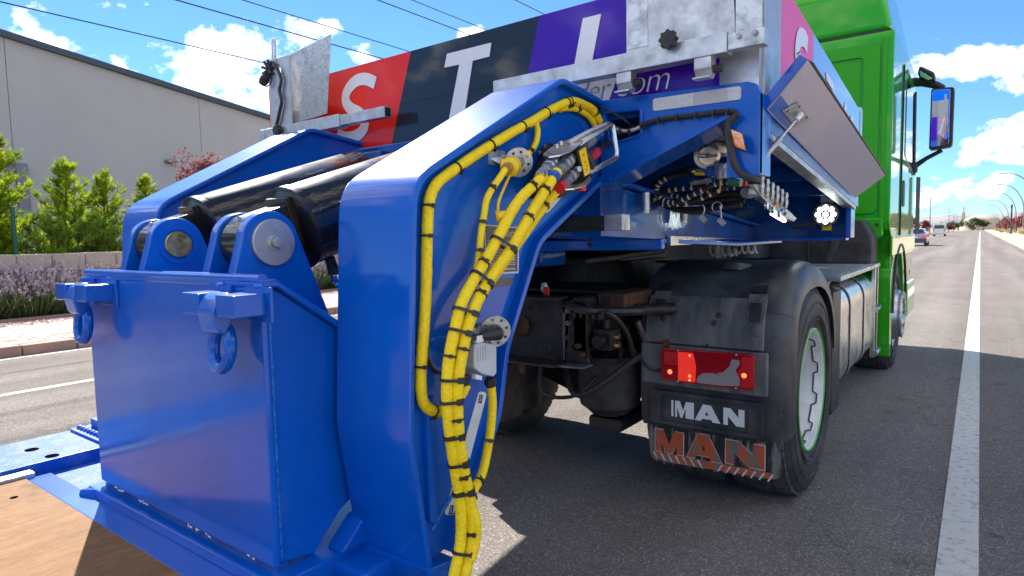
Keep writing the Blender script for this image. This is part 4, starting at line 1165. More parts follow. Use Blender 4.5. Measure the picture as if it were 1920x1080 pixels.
# ---- tool box lid standing open
def lidpt(u, v): # u along hinge 0..1, v out 0..1
    a = Vector((-.560, 2.140, 1.742)); b = Vector((-.560, 3.95, 1.532))
    c = Vector((-.443, 2.150, 1.879)); e = Vector((-.418, 3.95, 1.645))
    return (a.lerp(b, u)).lerp(c.lerp(e, u), v)
nrm = (lidpt(1, 0) - lidpt(0, 0)).cross(lidpt(0, 1) - lidpt(0, 0)).normalized()
if nrm.z < 0: nrm = -nrm
lv = []; lf_ = []
for i in range(25):
    for j in range(7): lv.append(lidpt(i / 24, j / 6))
for i in range(25):
    for j in range(7): lv.append(lidpt(i / 24, j / 6) + nrm * .006)
for i in range(24):
    for j in range(6):
        a = i * 7 + j
        lf_ += [(a, a + 7, a + 8, a + 1), (175 + a, 175 + a + 1, 175 + a + 8, 175 + a + 7)]
lid = make('toolbox_lid', MB().add(lv, lf_), 'lid_steel', neck, ang=60)
make('lid_rear_edge', MB().prism([lidpt(-.006, 0), lidpt(-.006, 1), lidpt(-.006, 1) + nrm * .03, lidpt(-.006, 0) + nrm * .03], (lidpt(0, 0) - lidpt(-.006, 0))), 'blue', lid, bevel=.002)
make('lid_blue_patch', MB().prism([lidpt(.005, .02) - nrm * .001, lidpt(.16, .02) - nrm * .001, lidpt(.075, .30) - nrm * .001, lidpt(.005, .32) - nrm * .001], nrm * -.0006), 'blue', lid)
make('lid_gasket', MB().prism([lidpt(.03, 1), lidpt(1.0, 1), lidpt(1.0, 1.045), lidpt(.03, 1.06)], nrm * .028), 'black', lid, bevel=.003)
make('lid_top_skin', MB().prism([lidpt(.05, 1.06) + nrm * .02, lidpt(1.01, 1.045) + nrm * .02, lidpt(1.01, 1.0) + nrm * .034, lidpt(.05, 1.0) + nrm * .034], nrm * .003), 'galv', lid)
ba = make('strut_plate', MB().prism([lidpt(.05, .16) - nrm * .003, lidpt(.16, .13) - nrm * .003, lidpt(.195, .44) - nrm * .003, lidpt(.085, .47) - nrm * .003], nrm * -.004), 'zinc', lid, bevel=.0015)
for (u, v) in ((.07, .22), (.145, .19), (.17, .40), (.10, .42)): make('hole', MB().cyl(lidpt(u, v) - nrm * .0072, lidpt(u, v) - nrm * .0078, .006, 12), 'black', ba)
s0 = lidpt(.115, .33) - nrm * .02; s1 = Vector((-.590, 2.105, 1.555))
gs = make('gas_strut', MB().cyl(s0.lerp(s1, .08), s0.lerp(s1, .5), .0045, 12), 'steel', lid)
make('strut_tube', MB().cyl(s0.lerp(s1, .45), s1, .0095, 14), 'zinc', gs)
make('strut_ball', MB().ball(s0, .011, 12).cyl(s0, s0.lerp(s1, .1), .009, 12), 'letter_white', gs)

# ================================================================== LETTERED BOARDS AND WARNING SIGN FRAMES
YS = 2.10
ZT, ZB = 2.212, 1.81
bd = thing('lettered_board', 'long colourful board with white S T I letters across the platform', 'board', (CX, YS, 1.8))
def quad_panel(x0t, x1t, x0b, x1b, m):
    return make('panel', MB().prism([(x0t, YS, ZT), (x1t, YS, ZT), (x1b, YS, ZB), (x0b, YS, ZB)], (0, .03, 0)), m, bd)
xs_t = [-3.25, -2.113, -1.403, -.70]
xs_b = [-3.25, -2.262, -1.522, -.70]
quad_panel(xs_t[0], xs_t[1] , xs_b[0], xs_b[1], 'red_board')
quad_panel(xs_t[1], xs_t[2], xs_b[1], xs_b[2], 'navy_board')
quad_panel(xs_t[2], xs_t[3], xs_b[2], xs_b[3], 'purple_board')
make('panel', MB().box(-.70, -.575, YS, YS + .03, 1.80, 2.50), 'galv', bd)
make('board_seam', MB().prism([(-2.20, YS - .002, 1.985), (-.72, YS - .002, 1.975), (-.72, YS - .002, 1.9775), (-2.20, YS - .002, 1.9875)], (0, .0015, 0)), 'navy_board', bd)
YL = YS - .004
def lett(pts, m='letter_white', y=YL): return make('letter', MB().prism([(a, y, b) for a, b in pts], (0, .003, 0)), m, bd)
# S: stroked ribbon
def ribbon(path, w, y, m, k=6):
    P = catmull([(a, 0, b) for a, b in path], k); n = len(P); L = []; Rr = []
    for i in range(n):
        t_ = (P[min(n - 1, i + 1)] - P[max(0, i - 1)]).normalized(); s = Vector((-t_.z, 0, t_.x)) * w / 2
        L.append(P[i] + s); Rr.append(P[i] - s)
    mb = MB(); vs = []; fs = []
    for i in range(n): vs += [(L[i].x, y, L[i].z), (Rr[i].x, y, Rr[i].z), (L[i].x, y + .003, L[i].z), (Rr[i].x, y + .003, Rr[i].z)]
    for i in range(n - 1):
        a = i * 4; b = a + 4
        fs += [(a, b, b + 1, a + 1), (a + 2, a + 3, b + 3, b + 2), (a, a + 2, b + 2, b), (a + 1, b + 1, b + 3, a + 3)]
    fs += [(0, 1, 3, 2), (n * 4 - 4, n * 4 - 2, n * 4 - 1, n * 4 - 3)]
    return make('letter', mb.add(vs, fs), m, bd)
S_PATH = [(-2.358,2.096,2.109),(-2.426,2.096,2.138),(-2.498,2.096,2.139),(-2.565,2.096,2.103),(-2.581,2.096,2.053),(-2.546,2.096,2.014),(-2.487,2.096,1.985),(-2.450,2.096,1.947),(-2.452,2.096,1.906),(-2.502,2.096,1.878),(-2.584,2.096,1.874),(-2.659,2.096,1.898)]
ribbon([(q[0], q[2]) for q in S_PATH], .058, YL, 'letter_white', 8)
T_PTS = [(-1.889,2.096,2.157),(-1.643,2.096,2.156),(-1.655,2.096,2.102),(-1.745,2.096,2.101),(-1.801,2.096,1.878),(-1.891,2.096,1.869),(-1.820,2.096,2.099),(-1.907,2.096,2.101)]
lett([(q[0], q[2]) for q in T_PTS])
I_PTS = [(-1.208,2.096,2.158),(-1.132,2.096,2.157),(-1.181,2.096,1.957),(-1.259,2.096,1.950)]
lett([(q[0], q[2]) for q in I_PTS])
# web address: grey letters on a white slanted field, white letters on purple
wf = [(-1.289,2.097,1.906),(-1.284,2.097,1.947),(-1.063,2.097,1.939),(-1.085,2.097,1.886),(-1.107,2.097,1.838),(-1.290,2.097,1.838)]
lett([(q[0], q[2]) for q in wf], 'letter_white', YS - .003)
def flat_text(s, x, z, size, m, shear=.25, offset=0.0, slope_=0.0, sp=1.0):
    mb = MB()
    put_text(mb, s, size, lambda a, b, c: (x + a, YS - .006 - c, z + b + slope_ * a), shear=shear, offset=offset, spacing=sp, extrude=.001)
    return make('lettering', mb, m, bd, smooth=False)
a0 = [(-1.234,2.095,1.853),(-1.025,2.095,1.852)]
flat_text('der', a0[0][0] - .015, a0[0][2], .112, 'frame_grey', sp=.93, offset=-.0022)
flat_text('com', a0[1][0] - .055, a0[1][2] - .003, .125, 'letter_white', sp=.93, offset=-.0022)

sb = thing('side_board', 'pink and pale blue lettered side board along the right edge of the platform', 'board', (-.567, 3, 1.8))
def sz(y): return 2.192 - (y - 2.518) * .101
def spanel(y0, y1, m, name='panel', x=-.570, zlo=None, lean=.0):
    return make(name, MB().prism([(x, y0, 1.80 + slope(y0)), (x, y1 - lean, 1.80 + slope(y1)), (x, y1, sz(y1)), (x, y0, sz(y0))], (-.02, 0, 0)), m, sb)
make('corner_post', MB().box(-.592, -.566, 2.133, 2.33, 1.79, 2.6), 'galv', sb, bevel=.004)
spanel(2.335, 2.86, 'pink_board', lean=.02); spanel(2.86, 4.10, 'sky_board')
for y in (4.11, 4.15): make('stake', MB().prism([(-.565, y, 1.62), (-.565, y + .03, 1.62), (-.565, y + .03, sz(y) + .02), (-.565, y, sz(y) + .02)], (-.03, 0, 0)), 'aluminium', sb, bevel=.002)
SP2 = [(-0.567,2.738,2.079),(-0.567,2.680,2.094),(-0.567,2.610,2.081),(-0.567,2.577,2.047),(-0.567,2.571,2.006),(-0.567,2.616,1.988)]
P = catmull([(0, q[1], q[2]) for q in SP2], 8); n = len(P); vs = []; fs = []
for i in range(n):
    t_ = (P[min(n - 1, i + 1)] - P[max(0, i - 1)]).normalized(); s = Vector((0, -t_.z, t_.y)) * .034
    vs += [(-.5685, (P[i] + s).y, (P[i] + s).z), (-.5685, (P[i] - s).y, (P[i] - s).z)]
for i in range(n - 1): fs.append((i * 2, i * 2 + 2, i * 2 + 3, i * 2 + 1))
make('letter', MB().add(vs, fs).add([(v[0] + .002, v[1], v[2]) for v in vs], fs), 'letter_white', sb)
for pts in ([(-0.567,3.114,2.054),(-0.567,3.293,2.031),(-0.567,3.283,2.000),(-0.567,3.129,2.020)], [(-0.567,3.613,2.004),(-0.567,3.663,1.985),(-0.567,3.639,1.923),(-0.567,3.575,1.932)], [(-0.567,3.799,1.967),(-0.567,3.870,1.954),(-0.567,3.842,1.900),(-0.567,3.772,1.908)]):
    make('letter', MB().prism([(-.568, q[1], q[2]) for q in pts], (.002, 0, 0)), 'letter_white', sb)

def knob(t_, c, r=.028):
    c = Vector(c); pts = []
    for k in range(48):
        a = 2 * math.pi * k / 48; rr_ = r * (1 + .13 * math.cos(8 * a))
        pts.append((c.x + rr_ * math.cos(a), c.y, c.z + rr_ * math.sin(a)))
    kn = make('clamp_knob', MB().prism(pts, (0, .026, 0)), 'black', t_, bevel=.004)
    make('knob_nut', MB().cyl((c.x, c.y + .026, c.z), (c.x, c.y + .06, c.z), .012, 12), 'zinc', kn)
    return kn
def xbar(x0, x1, y0, y1, z0, z1, m, name, t_, bv=.003): return make(name, MB().box(x0, x1, y0, y1, z0, z1), m, t_, bevel=bv)

# right hand frame
YR = 1.985
rs = thing('sign_frame', 'galvanised sign frame with sliding rail above the right gooseneck arm', 'sign frame', (-1.1, YR, 1.9), 'folding warning sign frames')
rz = lambda p: p
r0 = [(-1.546,1.985,1.897),(-1.550,1.985,1.937),(-0.593,1.985,1.936),(-0.593,1.985,1.879)]
zt, zb = 1.972, 1.930
rail = xbar(-1.552, -.640, YR, YR + .055, 1.905, 1.966, 'galv', 'rail', rs)
xbar(-.640, -.530, YR + .006, YR + .049, 1.911, 1.960, 'galv_mottled', 'rail_insert', rs)
for x in (-.605, -.558):
    bo = make('bolt', MB().lathe((x, YR + .006, 1.946), (0, -1, 0), [(.011, 0), (.011, .002), (.008, .002)], 16).hexnut((x, YR + .004, 1.946), (x, YR - .004, 1.946), .0075), 'zinc', rs)
pl = make('sign_plate', MB().prism([(a, YR + .058, b) for a, b in rrect(-1.005, 1.955, -.632, 2.50, .012)], (0, .004, 0)), 'galv', rs, bevel=.001)
make('plate_tape', MB().box(-1.000, -.925, YR + .0555, YR + .0578, 1.992, 2.40), 'galv_mottled', pl)
make('sign_post', MB().plate([rrect(-.620, 1.962, -.542, 2.5, .004), circ(-.585, 2.115, .024, 20)], lambda a, b, d: (a, YR + .02 + d, b), .006), 'galv_mottled', rs, bevel=.001, seg=1)
make('cable', MB().tube(catmull([(-.628, YR + .052, 2.3), (-.632, YR + .048, 2.14), (-.626, YR + .05, 2.06), (-.622, YR + .05, 1.97)], 5), .008, 8), 'black', rs)
make('cable_clip', MB().cyl((-.538, YR + .03, 2.065), (-.520, YR + .03, 2.065), .007, 10), 'black', rs)
knob(rs, (-.818, YR - .036, 1.972))
for x in (-.745, -1.018):
    c_ = make('rail_clamp', MB().prism([(x, YR + .004, 1.905), (x, YR + .05, 1.905), (x, YR + .05, 1.86), (x, YR + .03, 1.838), (x, YR - .012, 1.836), (x, YR - .012, 1.842), (x, YR + .018, 1.85), (x, YR + .004, 1.87)], (.055, 0, 0)), 'galv', rs, bevel=.002)
    make('clamp_bolt', MB().hexnut((x + .055, YR + .03, 1.868), (x + .082, YR + .03, 1.868), .014), 'black', c_, bevel=.002)

# left hand frame (plate turned towards the kerb)
ls = thing('sign_frame', 'galvanised sign frame with upright plate and cable above the left gooseneck arm', 'sign frame', (-3.0, YR, 1.9), 'folding warning sign frames')
xbar(-3.14, -2.50, YR, YR + .055, 1.905, 1.966, 'galv', 'rail', ls)
xbar(-3.17, -3.0, YR - .004, YR + .051, 1.90, 1.965, 'galv_mottled', 'rail_sleeve', ls)
ins = xbar(-2.50, -2.185, YR + .006, YR + .049, 1.911, 1.960, 'galv', 'rail_insert', ls)
make('rail_bore', MB().box(-2.187, -2.1845, YR + .011, YR + .044, 1.916, 1.955), 'black', ins)
lpts = [(-3.003,2.070,2.354),(-2.528,1.980,2.345),(-2.586,1.980,1.977),(-3.053,2.070,1.986)]
P4 = [Vector(q) for q in lpts]
nn = (P4[1] - P4[0]).cross(P4[3] - P4[0]).normalized() * .005
make('sign_plate', MB().prism(P4, nn), 'galv_mottled', ls, bevel=.0015, seg=1)
a, b_, c_, d_ = [Vector((q[0], YR + .03, q[2])) for q in [(-3.030,2.015,2.366),(-2.923,2.015,2.324),(-2.982,2.015,1.965),(-3.095,2.015,1.967)]]
x0, x1 = min(d_.x, a.x), max(b_.x, c_.x)
hl = [circ((x0 + x1) / 2 + .005, z_, .008, 10) for z_ in (2.02, 2.075, 2.13)] + [rrect((x0 + x1) / 2 - .008, 2.215, (x0 + x1) / 2 + .012, 2.29, .008)]
make('sign_post', MB().plate([rrect(x0, 1.95, x1, 2.33, .01)] + hl, lambda p_, q_, d: (p_, YR + .03 + d, q_), .006), 'galv', ls, bevel=.001, seg=1)
make('slotted_strap', MB().plate([rrect(x0 + .026, 2.29, x0 + .062, 2.43, .012), rrect(x0 + .038, 2.31, x0 + .050, 2.415, .005)], lambda p_, q_, d: (p_ + (q_ - 2.3) * .06, YR + .024 + d, q_), .005), 'galv', ls)
hl = [circ(x0 - .03, z_, .009, 10) for z_ in (1.985, 2.10)] 
make('back_post', MB().plate([rrect(x0 - .065, 1.95, x0 - .003, 2.25, .006)] + hl, lambda p_, q_, d: (p_, YR + .06 + d, q_), .006), 'galv', ls, bevel=.001, seg=1)
cp = [(-3.043,2.010,2.307),(-3.007,2.010,2.267),(-2.978,2.010,2.207),(-2.997,2.010,2.155),(-2.983,2.010,2.097),(-3.007,2.010,2.045),(-3.030,2.010,1.998),(-3.052,2.010,1.973)]
make('cable', MB().tube(catmull([(q[0], YR + .016, q[2]) for q in cp], 5), .009, 8), 'black', ls)
co_ = Vector([(-3.099,2.010,2.283)][0]); cg = MB()
for k in range(9):
    a = 2 * math.pi * k / 9
    cg.tube([co_ + Vector((.006 * math.cos(a), 0, .006 * math.sin(a))), co_ + Vector((.05 * math.cos(a), -.01, .05 * math.sin(a)))], .0075, 6)
cc = make('spiral_cable', cg, 'black', ls)
pg = [Vector(q) for q in [(-3.091,2.000,2.257),(-3.150,2.000,2.216)]]
make('plug', MB().cyl(pg[0], pg[1], .022, 14).cyl(pg[0].lerp(pg[1], .5), pg[0].lerp(pg[1], .8), .026, 14), 'black', cc)
lk = [(-3.141,2.000,2.209),(-3.117,2.000,2.194),(-3.081,2.000,2.200),(-3.063,2.000,2.230)]
make('plug_leash', MB().tube(catmull(lk, 5), .0035, 6), 'black', cc)
knob(ls, ([(-2.986,1.950,1.943)][0][0], YR - .03, [(-2.986,1.950,1.943)][0][2]), .026)

# ================================================================== HOSES AND COUPLINGS ON THE RIGHT ARM
XW = -1.140                     # recessed web surface of the right arm
def tie(parent, pts, i, r, w=.006, head=None):
    P = [Vector(p) for p in pts]
    i = max(1, min(len(P) - 2, i))
    t_ = (P[i + 1] - P[i - 1]).normalized()
    g = MB().lathe(P[i] - t_ * w / 2, t_, [(r + .0005, 0), (r + .0028, .001), (r + .0028, w - .001), (r + .0005, w)], 14)
    h = Vector((.8, -.6, 0)); h = (h - t_ * h.dot(t_)).normalized()
    if head: h = (Vector(head) - t_ * Vector(head).dot(t_)).normalized()
    q = P[i] + h * (r + .004); s = t_.cross(h)
    g.obox(q, t_ * .0048, h * .0035, s * .0045)
    g.obox(q + s * .010, t_ * .0026, h * .0012, s * .008)
    return make('cable_tie', g, 'black', parent)
def wrinkled(pts, r, k=7, seed=1):
    P = catmull(pts, k); rg = random.Random(seed)
    return P, [r * (1 + rg.uniform(-.035, .035)) for _ in P]
def hose(name, parent, pts, r, seed, ties=(), k=7, n=14, m='yellow', head=None):
    P, rs_ = wrinkled(pts, r, k, seed)
    o = make(name, MB().tube(P, rs_, n), m, parent, ang=70)
    for u in ties: tie(o, P, int(u * (len(P) - 1)), r, head=head)
    return o, P

hb = thing('hose_bundle', 'bundle of three thick yellow sleeved hoses hanging down the right arm', 'hose bundle', (-1.05, 1.3, .6))
A_ = [(-1.000,1.505,1.524),(-1.005,1.453,1.492),(-1.020,1.391,1.438),(-1.040,1.306,1.318),(-1.045,1.248,1.255),(-1.045,1.191,1.193),(-1.045,1.164,1.136),(-1.045,1.142,1.078),(-1.045,1.128,1.021),(-1.045,1.124,0.961),(-1.045,1.128,0.886),(-1.045,1.136,0.830),(-1.045,1.149,0.757),(-1.045,1.160,0.690),(-1.045,1.163,0.619),(-1.045,1.154,0.559),(-1.045,1.127,0.493)]
B_ = [(-0.985,1.552,1.538),(-0.985,1.515,1.506),(-0.995,1.452,1.438),(-1.015,1.358,1.319),(-1.030,1.294,1.252),(-1.030,1.232,1.190),(-1.030,1.194,1.133),(-1.030,1.171,1.075),(-1.030,1.153,1.018),(-1.030,1.144,0.959),(-1.030,1.145,0.884),(-1.030,1.151,0.828),(-1.030,1.164,0.755),(-1.030,1.180,0.687),(-1.030,1.188,0.613),(-1.030,1.181,0.552),(-1.030,1.151,0.487)]
C_ = [(-1.000,1.620,1.516),(-1.010,1.581,1.483),(-1.030,1.525,1.423),(-1.055,1.451,1.337),(-1.075,1.394,1.271),(-1.075,1.309,1.203),(-1.075,1.247,1.138),(-1.075,1.210,1.065),(-1.075,1.184,0.993),(-1.075,1.178,0.910),(-1.075,1.184,0.810),(-1.075,1.204,0.718),(-1.075,1.224,0.638),(-1.075,1.228,0.563),(-1.075,1.217,0.509),(-1.075,1.184,0.450)]
hose('hose', hb, A_, .0148, 1, (.07, .22, .46, .66, .80))
hose('hose', hb, B_, .0152, 2, (.09, .15, .30, .44, .61, .75, .90))
hose('hose', hb, C_, .0135, 3, (.06, .12, .87))
# bands round the whole bundle
for i, (u) in enumerate((.18, .26, .345, .40, .52, .575, .66, .73, .80, .955)):
    pts3 = []
    PA = catmull(A_, 7); PB = catmull(B_, 7)
    a = PA[int(u * (len(PA) - 1))]; b = PB[int(u * (len(PB) - 1))]
    ax = (PA[min(len(PA) - 1, int(u * (len(PA) - 1)) + 1)] - PA[int(u * (len(PA) - 1)) - 1]).normalized()
    mid = (a + b) / 2; s = (b - a); s = s - ax * s.dot(ax); hw = s.length / 2 + .0165; s.normalize(); o_ = ax.cross(s)
    lp_ = []
    for k in range(28):
        t = 2 * math.pi * k / 28
        cx_ = math.cos(t); sy_ = math.sin(t)
        lp_.append(mid + s * (hw * math.copysign(abs(cx_) ** .7, cx_)) + o_ * (.0185 * math.copysign(abs(sy_) ** .7, sy_)))
    vs = []; fs = []
    for k, q in enumerate(lp_):
        oo = (q - mid).normalized() * .002
        vs += [q - ax * .004, q + ax * .004, q + oo - ax * .004, q + oo + ax * .004]
    for k in range(28):
        A0 = k * 4; B0 = ((k + 1) % 28) * 4
        fs += [(A0, A0 + 1, B0 + 1, B0), (A0 + 2, B0 + 2, B0 + 3, A0 + 3), (A0, B0, B0 + 2, A0 + 2), (A0 + 1, A0 + 3, B0 + 3, B0 + 1)]
    g = MB().add(vs, fs)
    hd = mid + s * (hw * .75) + (Vector((.55, -.8, 0)) - ax * Vector((.55, -.8, 0)).dot(ax)).normalized() * .016
    g.obox(hd, ax * .0075, s * .008, o_ * .006)
    make('band', g, 'black', hb)

# hose loop along the edge of the arm
le = thing('edge_hose', 'yellow sleeved hose looping along the rear and top edge of the right arm', 'hose', (-1.12, 1.2, 1.0))
E_ = [(-1.122,2.058,1.765),(-1.122,2.012,1.798),(-1.122,1.941,1.808),(-1.122,1.866,1.807),(-1.122,1.804,1.787),(-1.122,1.720,1.752),(-1.122,1.634,1.712),(-1.122,1.527,1.665),(-1.122,1.418,1.614),(-1.122,1.323,1.567),(-1.122,1.236,1.521),(-1.122,1.190,1.492),(-1.122,1.165,1.455),(-1.122,1.155,1.404),(-1.122,1.148,1.323),(-1.122,1.141,1.229),(-1.122,1.130,1.135),(-1.122,1.116,1.042),(-1.122,1.111,0.981),(-1.122,1.119,0.938),(-1.122,1.141,0.915),(-1.122,1.172,0.902),(-1.085,1.181,0.914)]
hose('hose', le, E_, .0150, 4, (.04, .155, .165, .235, .30, .37, .44, .57, .62, .78, .93), head=(.5, -.2, -.8))
F_ = [(-1.125,2.039,1.740),(-1.125,1.982,1.774),(-1.125,1.905,1.785),(-1.125,1.836,1.780),(-1.125,1.795,1.769)]
hose('hose', le, F_, .010, 5, (.5,))
G_ = [(-1.120,1.643,1.713),(-1.120,1.654,1.678),(-1.120,1.641,1.641),(-1.115,1.604,1.611),(-1.105,1.533,1.581)]
hose('hose', le, G_, .0095, 6, (.78,))
make('clamp_boot', MB().obox([(-1.120,2.020,1.786)][0], (0, .016, -.014), (.012, 0, 0), (0, .009, .010)), 'yellow', le, bevel=.004)

# upper coupling with yellow dust cap
uc = thing('quick_coupling', 'round zinc bracket with brass quick coupling and yellow dust cap', 'coupling', [(-1.140,1.548,1.573)][0])
c0 = Vector([(-1.128,1.527,1.582)][0])
fn = lambda a, b, d: (c0.x + d, c0.y + a, c0.z + b)
holes = [circ(.030 * math.cos(t), .030 * math.sin(t), .0045, 8) for t in [2 * math.pi * k / 8 for k in range(8)]]
c1 = Vector([(-1.095,1.514,1.572)][0])
dsc = Vector((.75, -.62, -.22)).normalized(); du = dsc.orthogonal().normalized(); dw = dsc.cross(du)
make('bracket_disc', MB().plate([circ(0, 0, .043, 28)] + holes, lambda a, b, d: c1 + du * a + dw * b + dsc * d, .004), 'zinc', uc, bevel=.0008, seg=1)
make('bracket_foot', MB().prism([c1 + du * -.035, c1 + du * .03, Vector((XW, c1.y - .03, c1.z + .02)), Vector((XW, c1.y - .09, c1.z + .01))], (0, .0, .004)).box(XW, XW + .004, c1.y - .09, c1.y - .01, c1.z - .01, c1.z + .035), 'zinc', uc)
ax = (Vector([(-1.030,1.310,1.514)][0]) - c1).normalized()
f1 = make('coupling_body', MB().hexnut(c1 + ax * .002, c1 + ax * .018, .020).cyl(c1 + ax * .018, c1 + ax * .034, .015, 16).hexnut(c1 + ax * .034, c1 + ax * .052, .018), 'zinc', uc, bevel=.001)
make('brass_nut', MB().hexnut(c1 - ax * .012, c1 + ax * .003, .019), 'brass', uc)
f2 = make('dust_cap', MB().lathe(c1 + ax * .050, ax, [(.016, 0), (.026, .004), (.026, .03), (.028, .031), (.028, .037), (.022, .042), (.016, .044)], 22), 'yellow_cap', uc)
make('brass_nut', MB().hexnut(c1 + ax * .094, c1 + ax * .112, .017).cyl(c1 + ax * .112, c1 + ax * .125, .013, 12), 'brass', uc)
e0 = c1 + ax * .12
hp = [tuple(e0)] + [(-1.070,1.338,1.467),(-1.070,1.318,1.418),(-1.070,1.302,1.361),(-1.070,1.291,1.304),(-1.070,1.276,1.256),(-1.070,1.257,1.214)]
hose('hose', uc, hp, .0095, 7, (.12, .42, .62))
sp_ = [tuple(c1 + ax * .08 + Vector((0, 0, -.02)))] + [(-1.060,1.372,1.455),(-1.060,1.366,1.421)]
make('cap_strap', MB().tube(catmull(sp_, 5), .0042, 8), 'yellow_cap', f2)
cb = Vector([(-1.050,1.367,1.412)][0])
make('spare_cap', MB().lathe(cb + Vector((-.01, -.012, -.004)), (.75, .62, .15), [(.0, 0), (.016, .001), (.020, .006), (.014, .010), (.014, .030), (.0125, .033), (0, .033)], 18), 'yellow_cap', f2)
make('cap_tab', MB().obox(c1 + ax * .085 - Vector((0, .022, -.008)), (0, .016, 0), (.004, 0, 0), (0, 0, .012)), 'yellow_cap', f2, bevel=.004)

# multi coupling plate
mc = thing('multi_coupler', 'hydraulic multi coupler with aluminium lever handle and yellow label', 'coupler', [(-1.100,1.783,1.585)][0])
k0 = Vector([(-1.020,1.663,1.565)][0])
bk = make('base_block', MB().prism([(-1.130,1.596,1.516),(-1.130,1.678,1.609),(-1.130,1.840,1.654),(-1.130,1.969,1.621),(-1.130,1.955,1.536),(-1.130,1.762,1.478),(-1.130,1.615,1.472)], (.03, 0, 0)), 'black', mc, bevel=.008)

def fitting(name, pts, r, m, parent, sleeve=None, slm=None):
    a, b = Vector(pts[0]), Vector(pts[1]); d = (b - a).normalized(); L = (b - a).length
    g = MB().hexnut(a, a + d * L * .24, r * 1.12).cyl(a + d * L * .24, a + d * L * .34, r * .85, 16).hexnut(a + d * L * .34, a + d * L * .56, r * 1.2)
    g.lathe(a, d, [(r * 1.1, L * .56), (r * 1.25, L * .6), (r * 1.25, L * .70), (r * 1.1, L * .72), (r * 1.1, L * .76), (r * 1.25, L * .78), (r * 1.25, L * .9), (r, L)], 20)
    o = make(name, g, m, parent, bevel=.0007, seg=1)
    if sleeve: make('sleeve', MB().tube([a - d * sleeve, a + d * .004], r * 1.08, 16), slm, o)
    return o
fitting('fitting', [(-1.000,1.483,1.521),(-1.030,1.609,1.581)], .0155, 'steel', mc)
fitting('fitting', [(-0.985,1.535,1.525),(-1.020,1.688,1.593)], .0165, 'zinc', mc, .02, 'blue_plastic')
fitting('fitting', [(-0.995,1.590,1.501),(-1.025,1.725,1.557)], .0160, 'zinc', mc, .024, 'red_plastic')
fitting('fitting', [(-1.050,1.624,1.512),(-1.070,1.740,1.562)], .0150, 'steel', mc)
# housing
hx = Vector((-.30, .82, .47)).normalized()
h0 = Vector([(-1.040,1.737,1.573)][0])
hs = make('housing', MB().lathe(h0 - hx * .012, hx, [(.02, 0), (.062, 0), (.066, .004), (.066, .028), (.060, .034), (.02, .034)], 30), 'black', mc, bevel=.001, seg=1)
hb_ = Vector([(-0.975,1.647,1.551)][0])
make('housing_bolt', MB().hexnut(hb_, hb_ + Vector((.012, -.006, 0)), .009), 'zinc', hs)
lbq = [Vector(q) for q in [(-0.985,1.675,1.609),(-0.985,1.714,1.625),(-0.985,1.745,1.550),(-0.985,1.708,1.535)]]
n_ = (lbq[1] - lbq[0]).cross(lbq[3] - lbq[0]).normalized() * .004
if n_.x < 0: n_ = -n_
lb = make('label_plate', MB().prism([q - n_ * 1.3 for q in [Vector(q) for q in [(-0.985,1.668,1.610),(-0.985,1.717,1.628),(-0.985,1.752,1.549),(-0.985,1.705,1.530)]]], n_), 'black', hs)
ly = make('yellow_label', MB().prism(lbq, n_ * .4), 'yellow_cap', lb)
g = MB()
for (u, v, r_) in ((.5, .22, .004), (.45, .5, .003), (.6, .66, .0028), (.4, .8, .0035)):
    q = lbq[0].lerp(lbq[1], u).lerp(lbq[3].lerp(lbq[2], u), v) + n_ * .5
    g.cyl(q, q + n_ * .15, r_, 8)
    g.cyl(q - n_ * .8, q - n_ * .9, r_, 8)
make('label_marks', g, 'red_plastic', ly)
# lever handle: upper shoe, U-shaped bar, lower shoe
T0 = Vector([(-1.000,1.599,1.616)][0])
up_pts = [(-1.040,1.562,1.595),(-1.045,1.604,1.616),(-1.050,1.679,1.644),(-1.050,1.786,1.676),(-1.040,1.793,1.682),(-1.030,1.796,1.673),(-1.000,1.717,1.639),(-0.985,1.640,1.611),(-0.990,1.576,1.590),(-1.010,1.550,1.585)]
sh = make('lever_shoe', MB().prism(up_pts, (0, -.002, -.006)), 'aluminium', mc, bevel=.0015)
for q in [(-1.010,1.591,1.612),(-1.010,1.615,1.623)]:
    make('lever_bolt', MB().hexnut(q, Vector(q) + Vector((0, -.003, .012)), .008), 'zinc', sh)
U_ = [(-1.030,1.690,1.640),(-1.010,1.768,1.676),(-0.985,1.864,1.715),(-0.980,1.888,1.708),(-0.975,1.893,1.666),(-0.970,1.894,1.615),(-0.972,1.867,1.598),(-0.980,1.795,1.570),(-0.990,1.744,1.549)]
make('lever_bar', MB().tube(catmull([U_[0], U_[1], U_[2]], 4)[:-1] + catmull([U_[2], U_[3], U_[4]], 4)[:-1] + catmull(U_[4:], 4), .0088, 10), 'aluminium', mc)
make('lever_web', MB().prism([(-1.030,1.709,1.642),(-0.985,1.864,1.717),(-0.985,1.872,1.704),(-1.015,1.763,1.646),(-1.030,1.728,1.621)], (.004, -.003, 0)), 'aluminium', mc)
lo = [(-1.000,1.589,1.495),(-0.990,1.633,1.502),(-0.985,1.695,1.514),(-0.985,1.735,1.535),(-0.980,1.739,1.522),(-0.970,1.688,1.502),(-0.970,1.618,1.489),(-0.985,1.583,1.486)]
make('lever_shoe', MB().prism(lo, (0, .004, .005)), 'aluminium', mc, bevel=.0015)
make('red_button', MB().lathe(Vector([(-0.980,1.679,1.496)][0]), (0, 0, 1), [(.0, -.008), (.014, -.007), (.016, 0), (.012, .006), (0, .008)], 16), 'red_plastic', mc)
cl = make('cable_block', MB().prism([(-1.130,1.663,1.614),(-1.130,1.710,1.653),(-1.130,1.729,1.648),(-1.130,1.681,1.608)], (.022, 0, 0)), 'black', mc, bevel=.003)
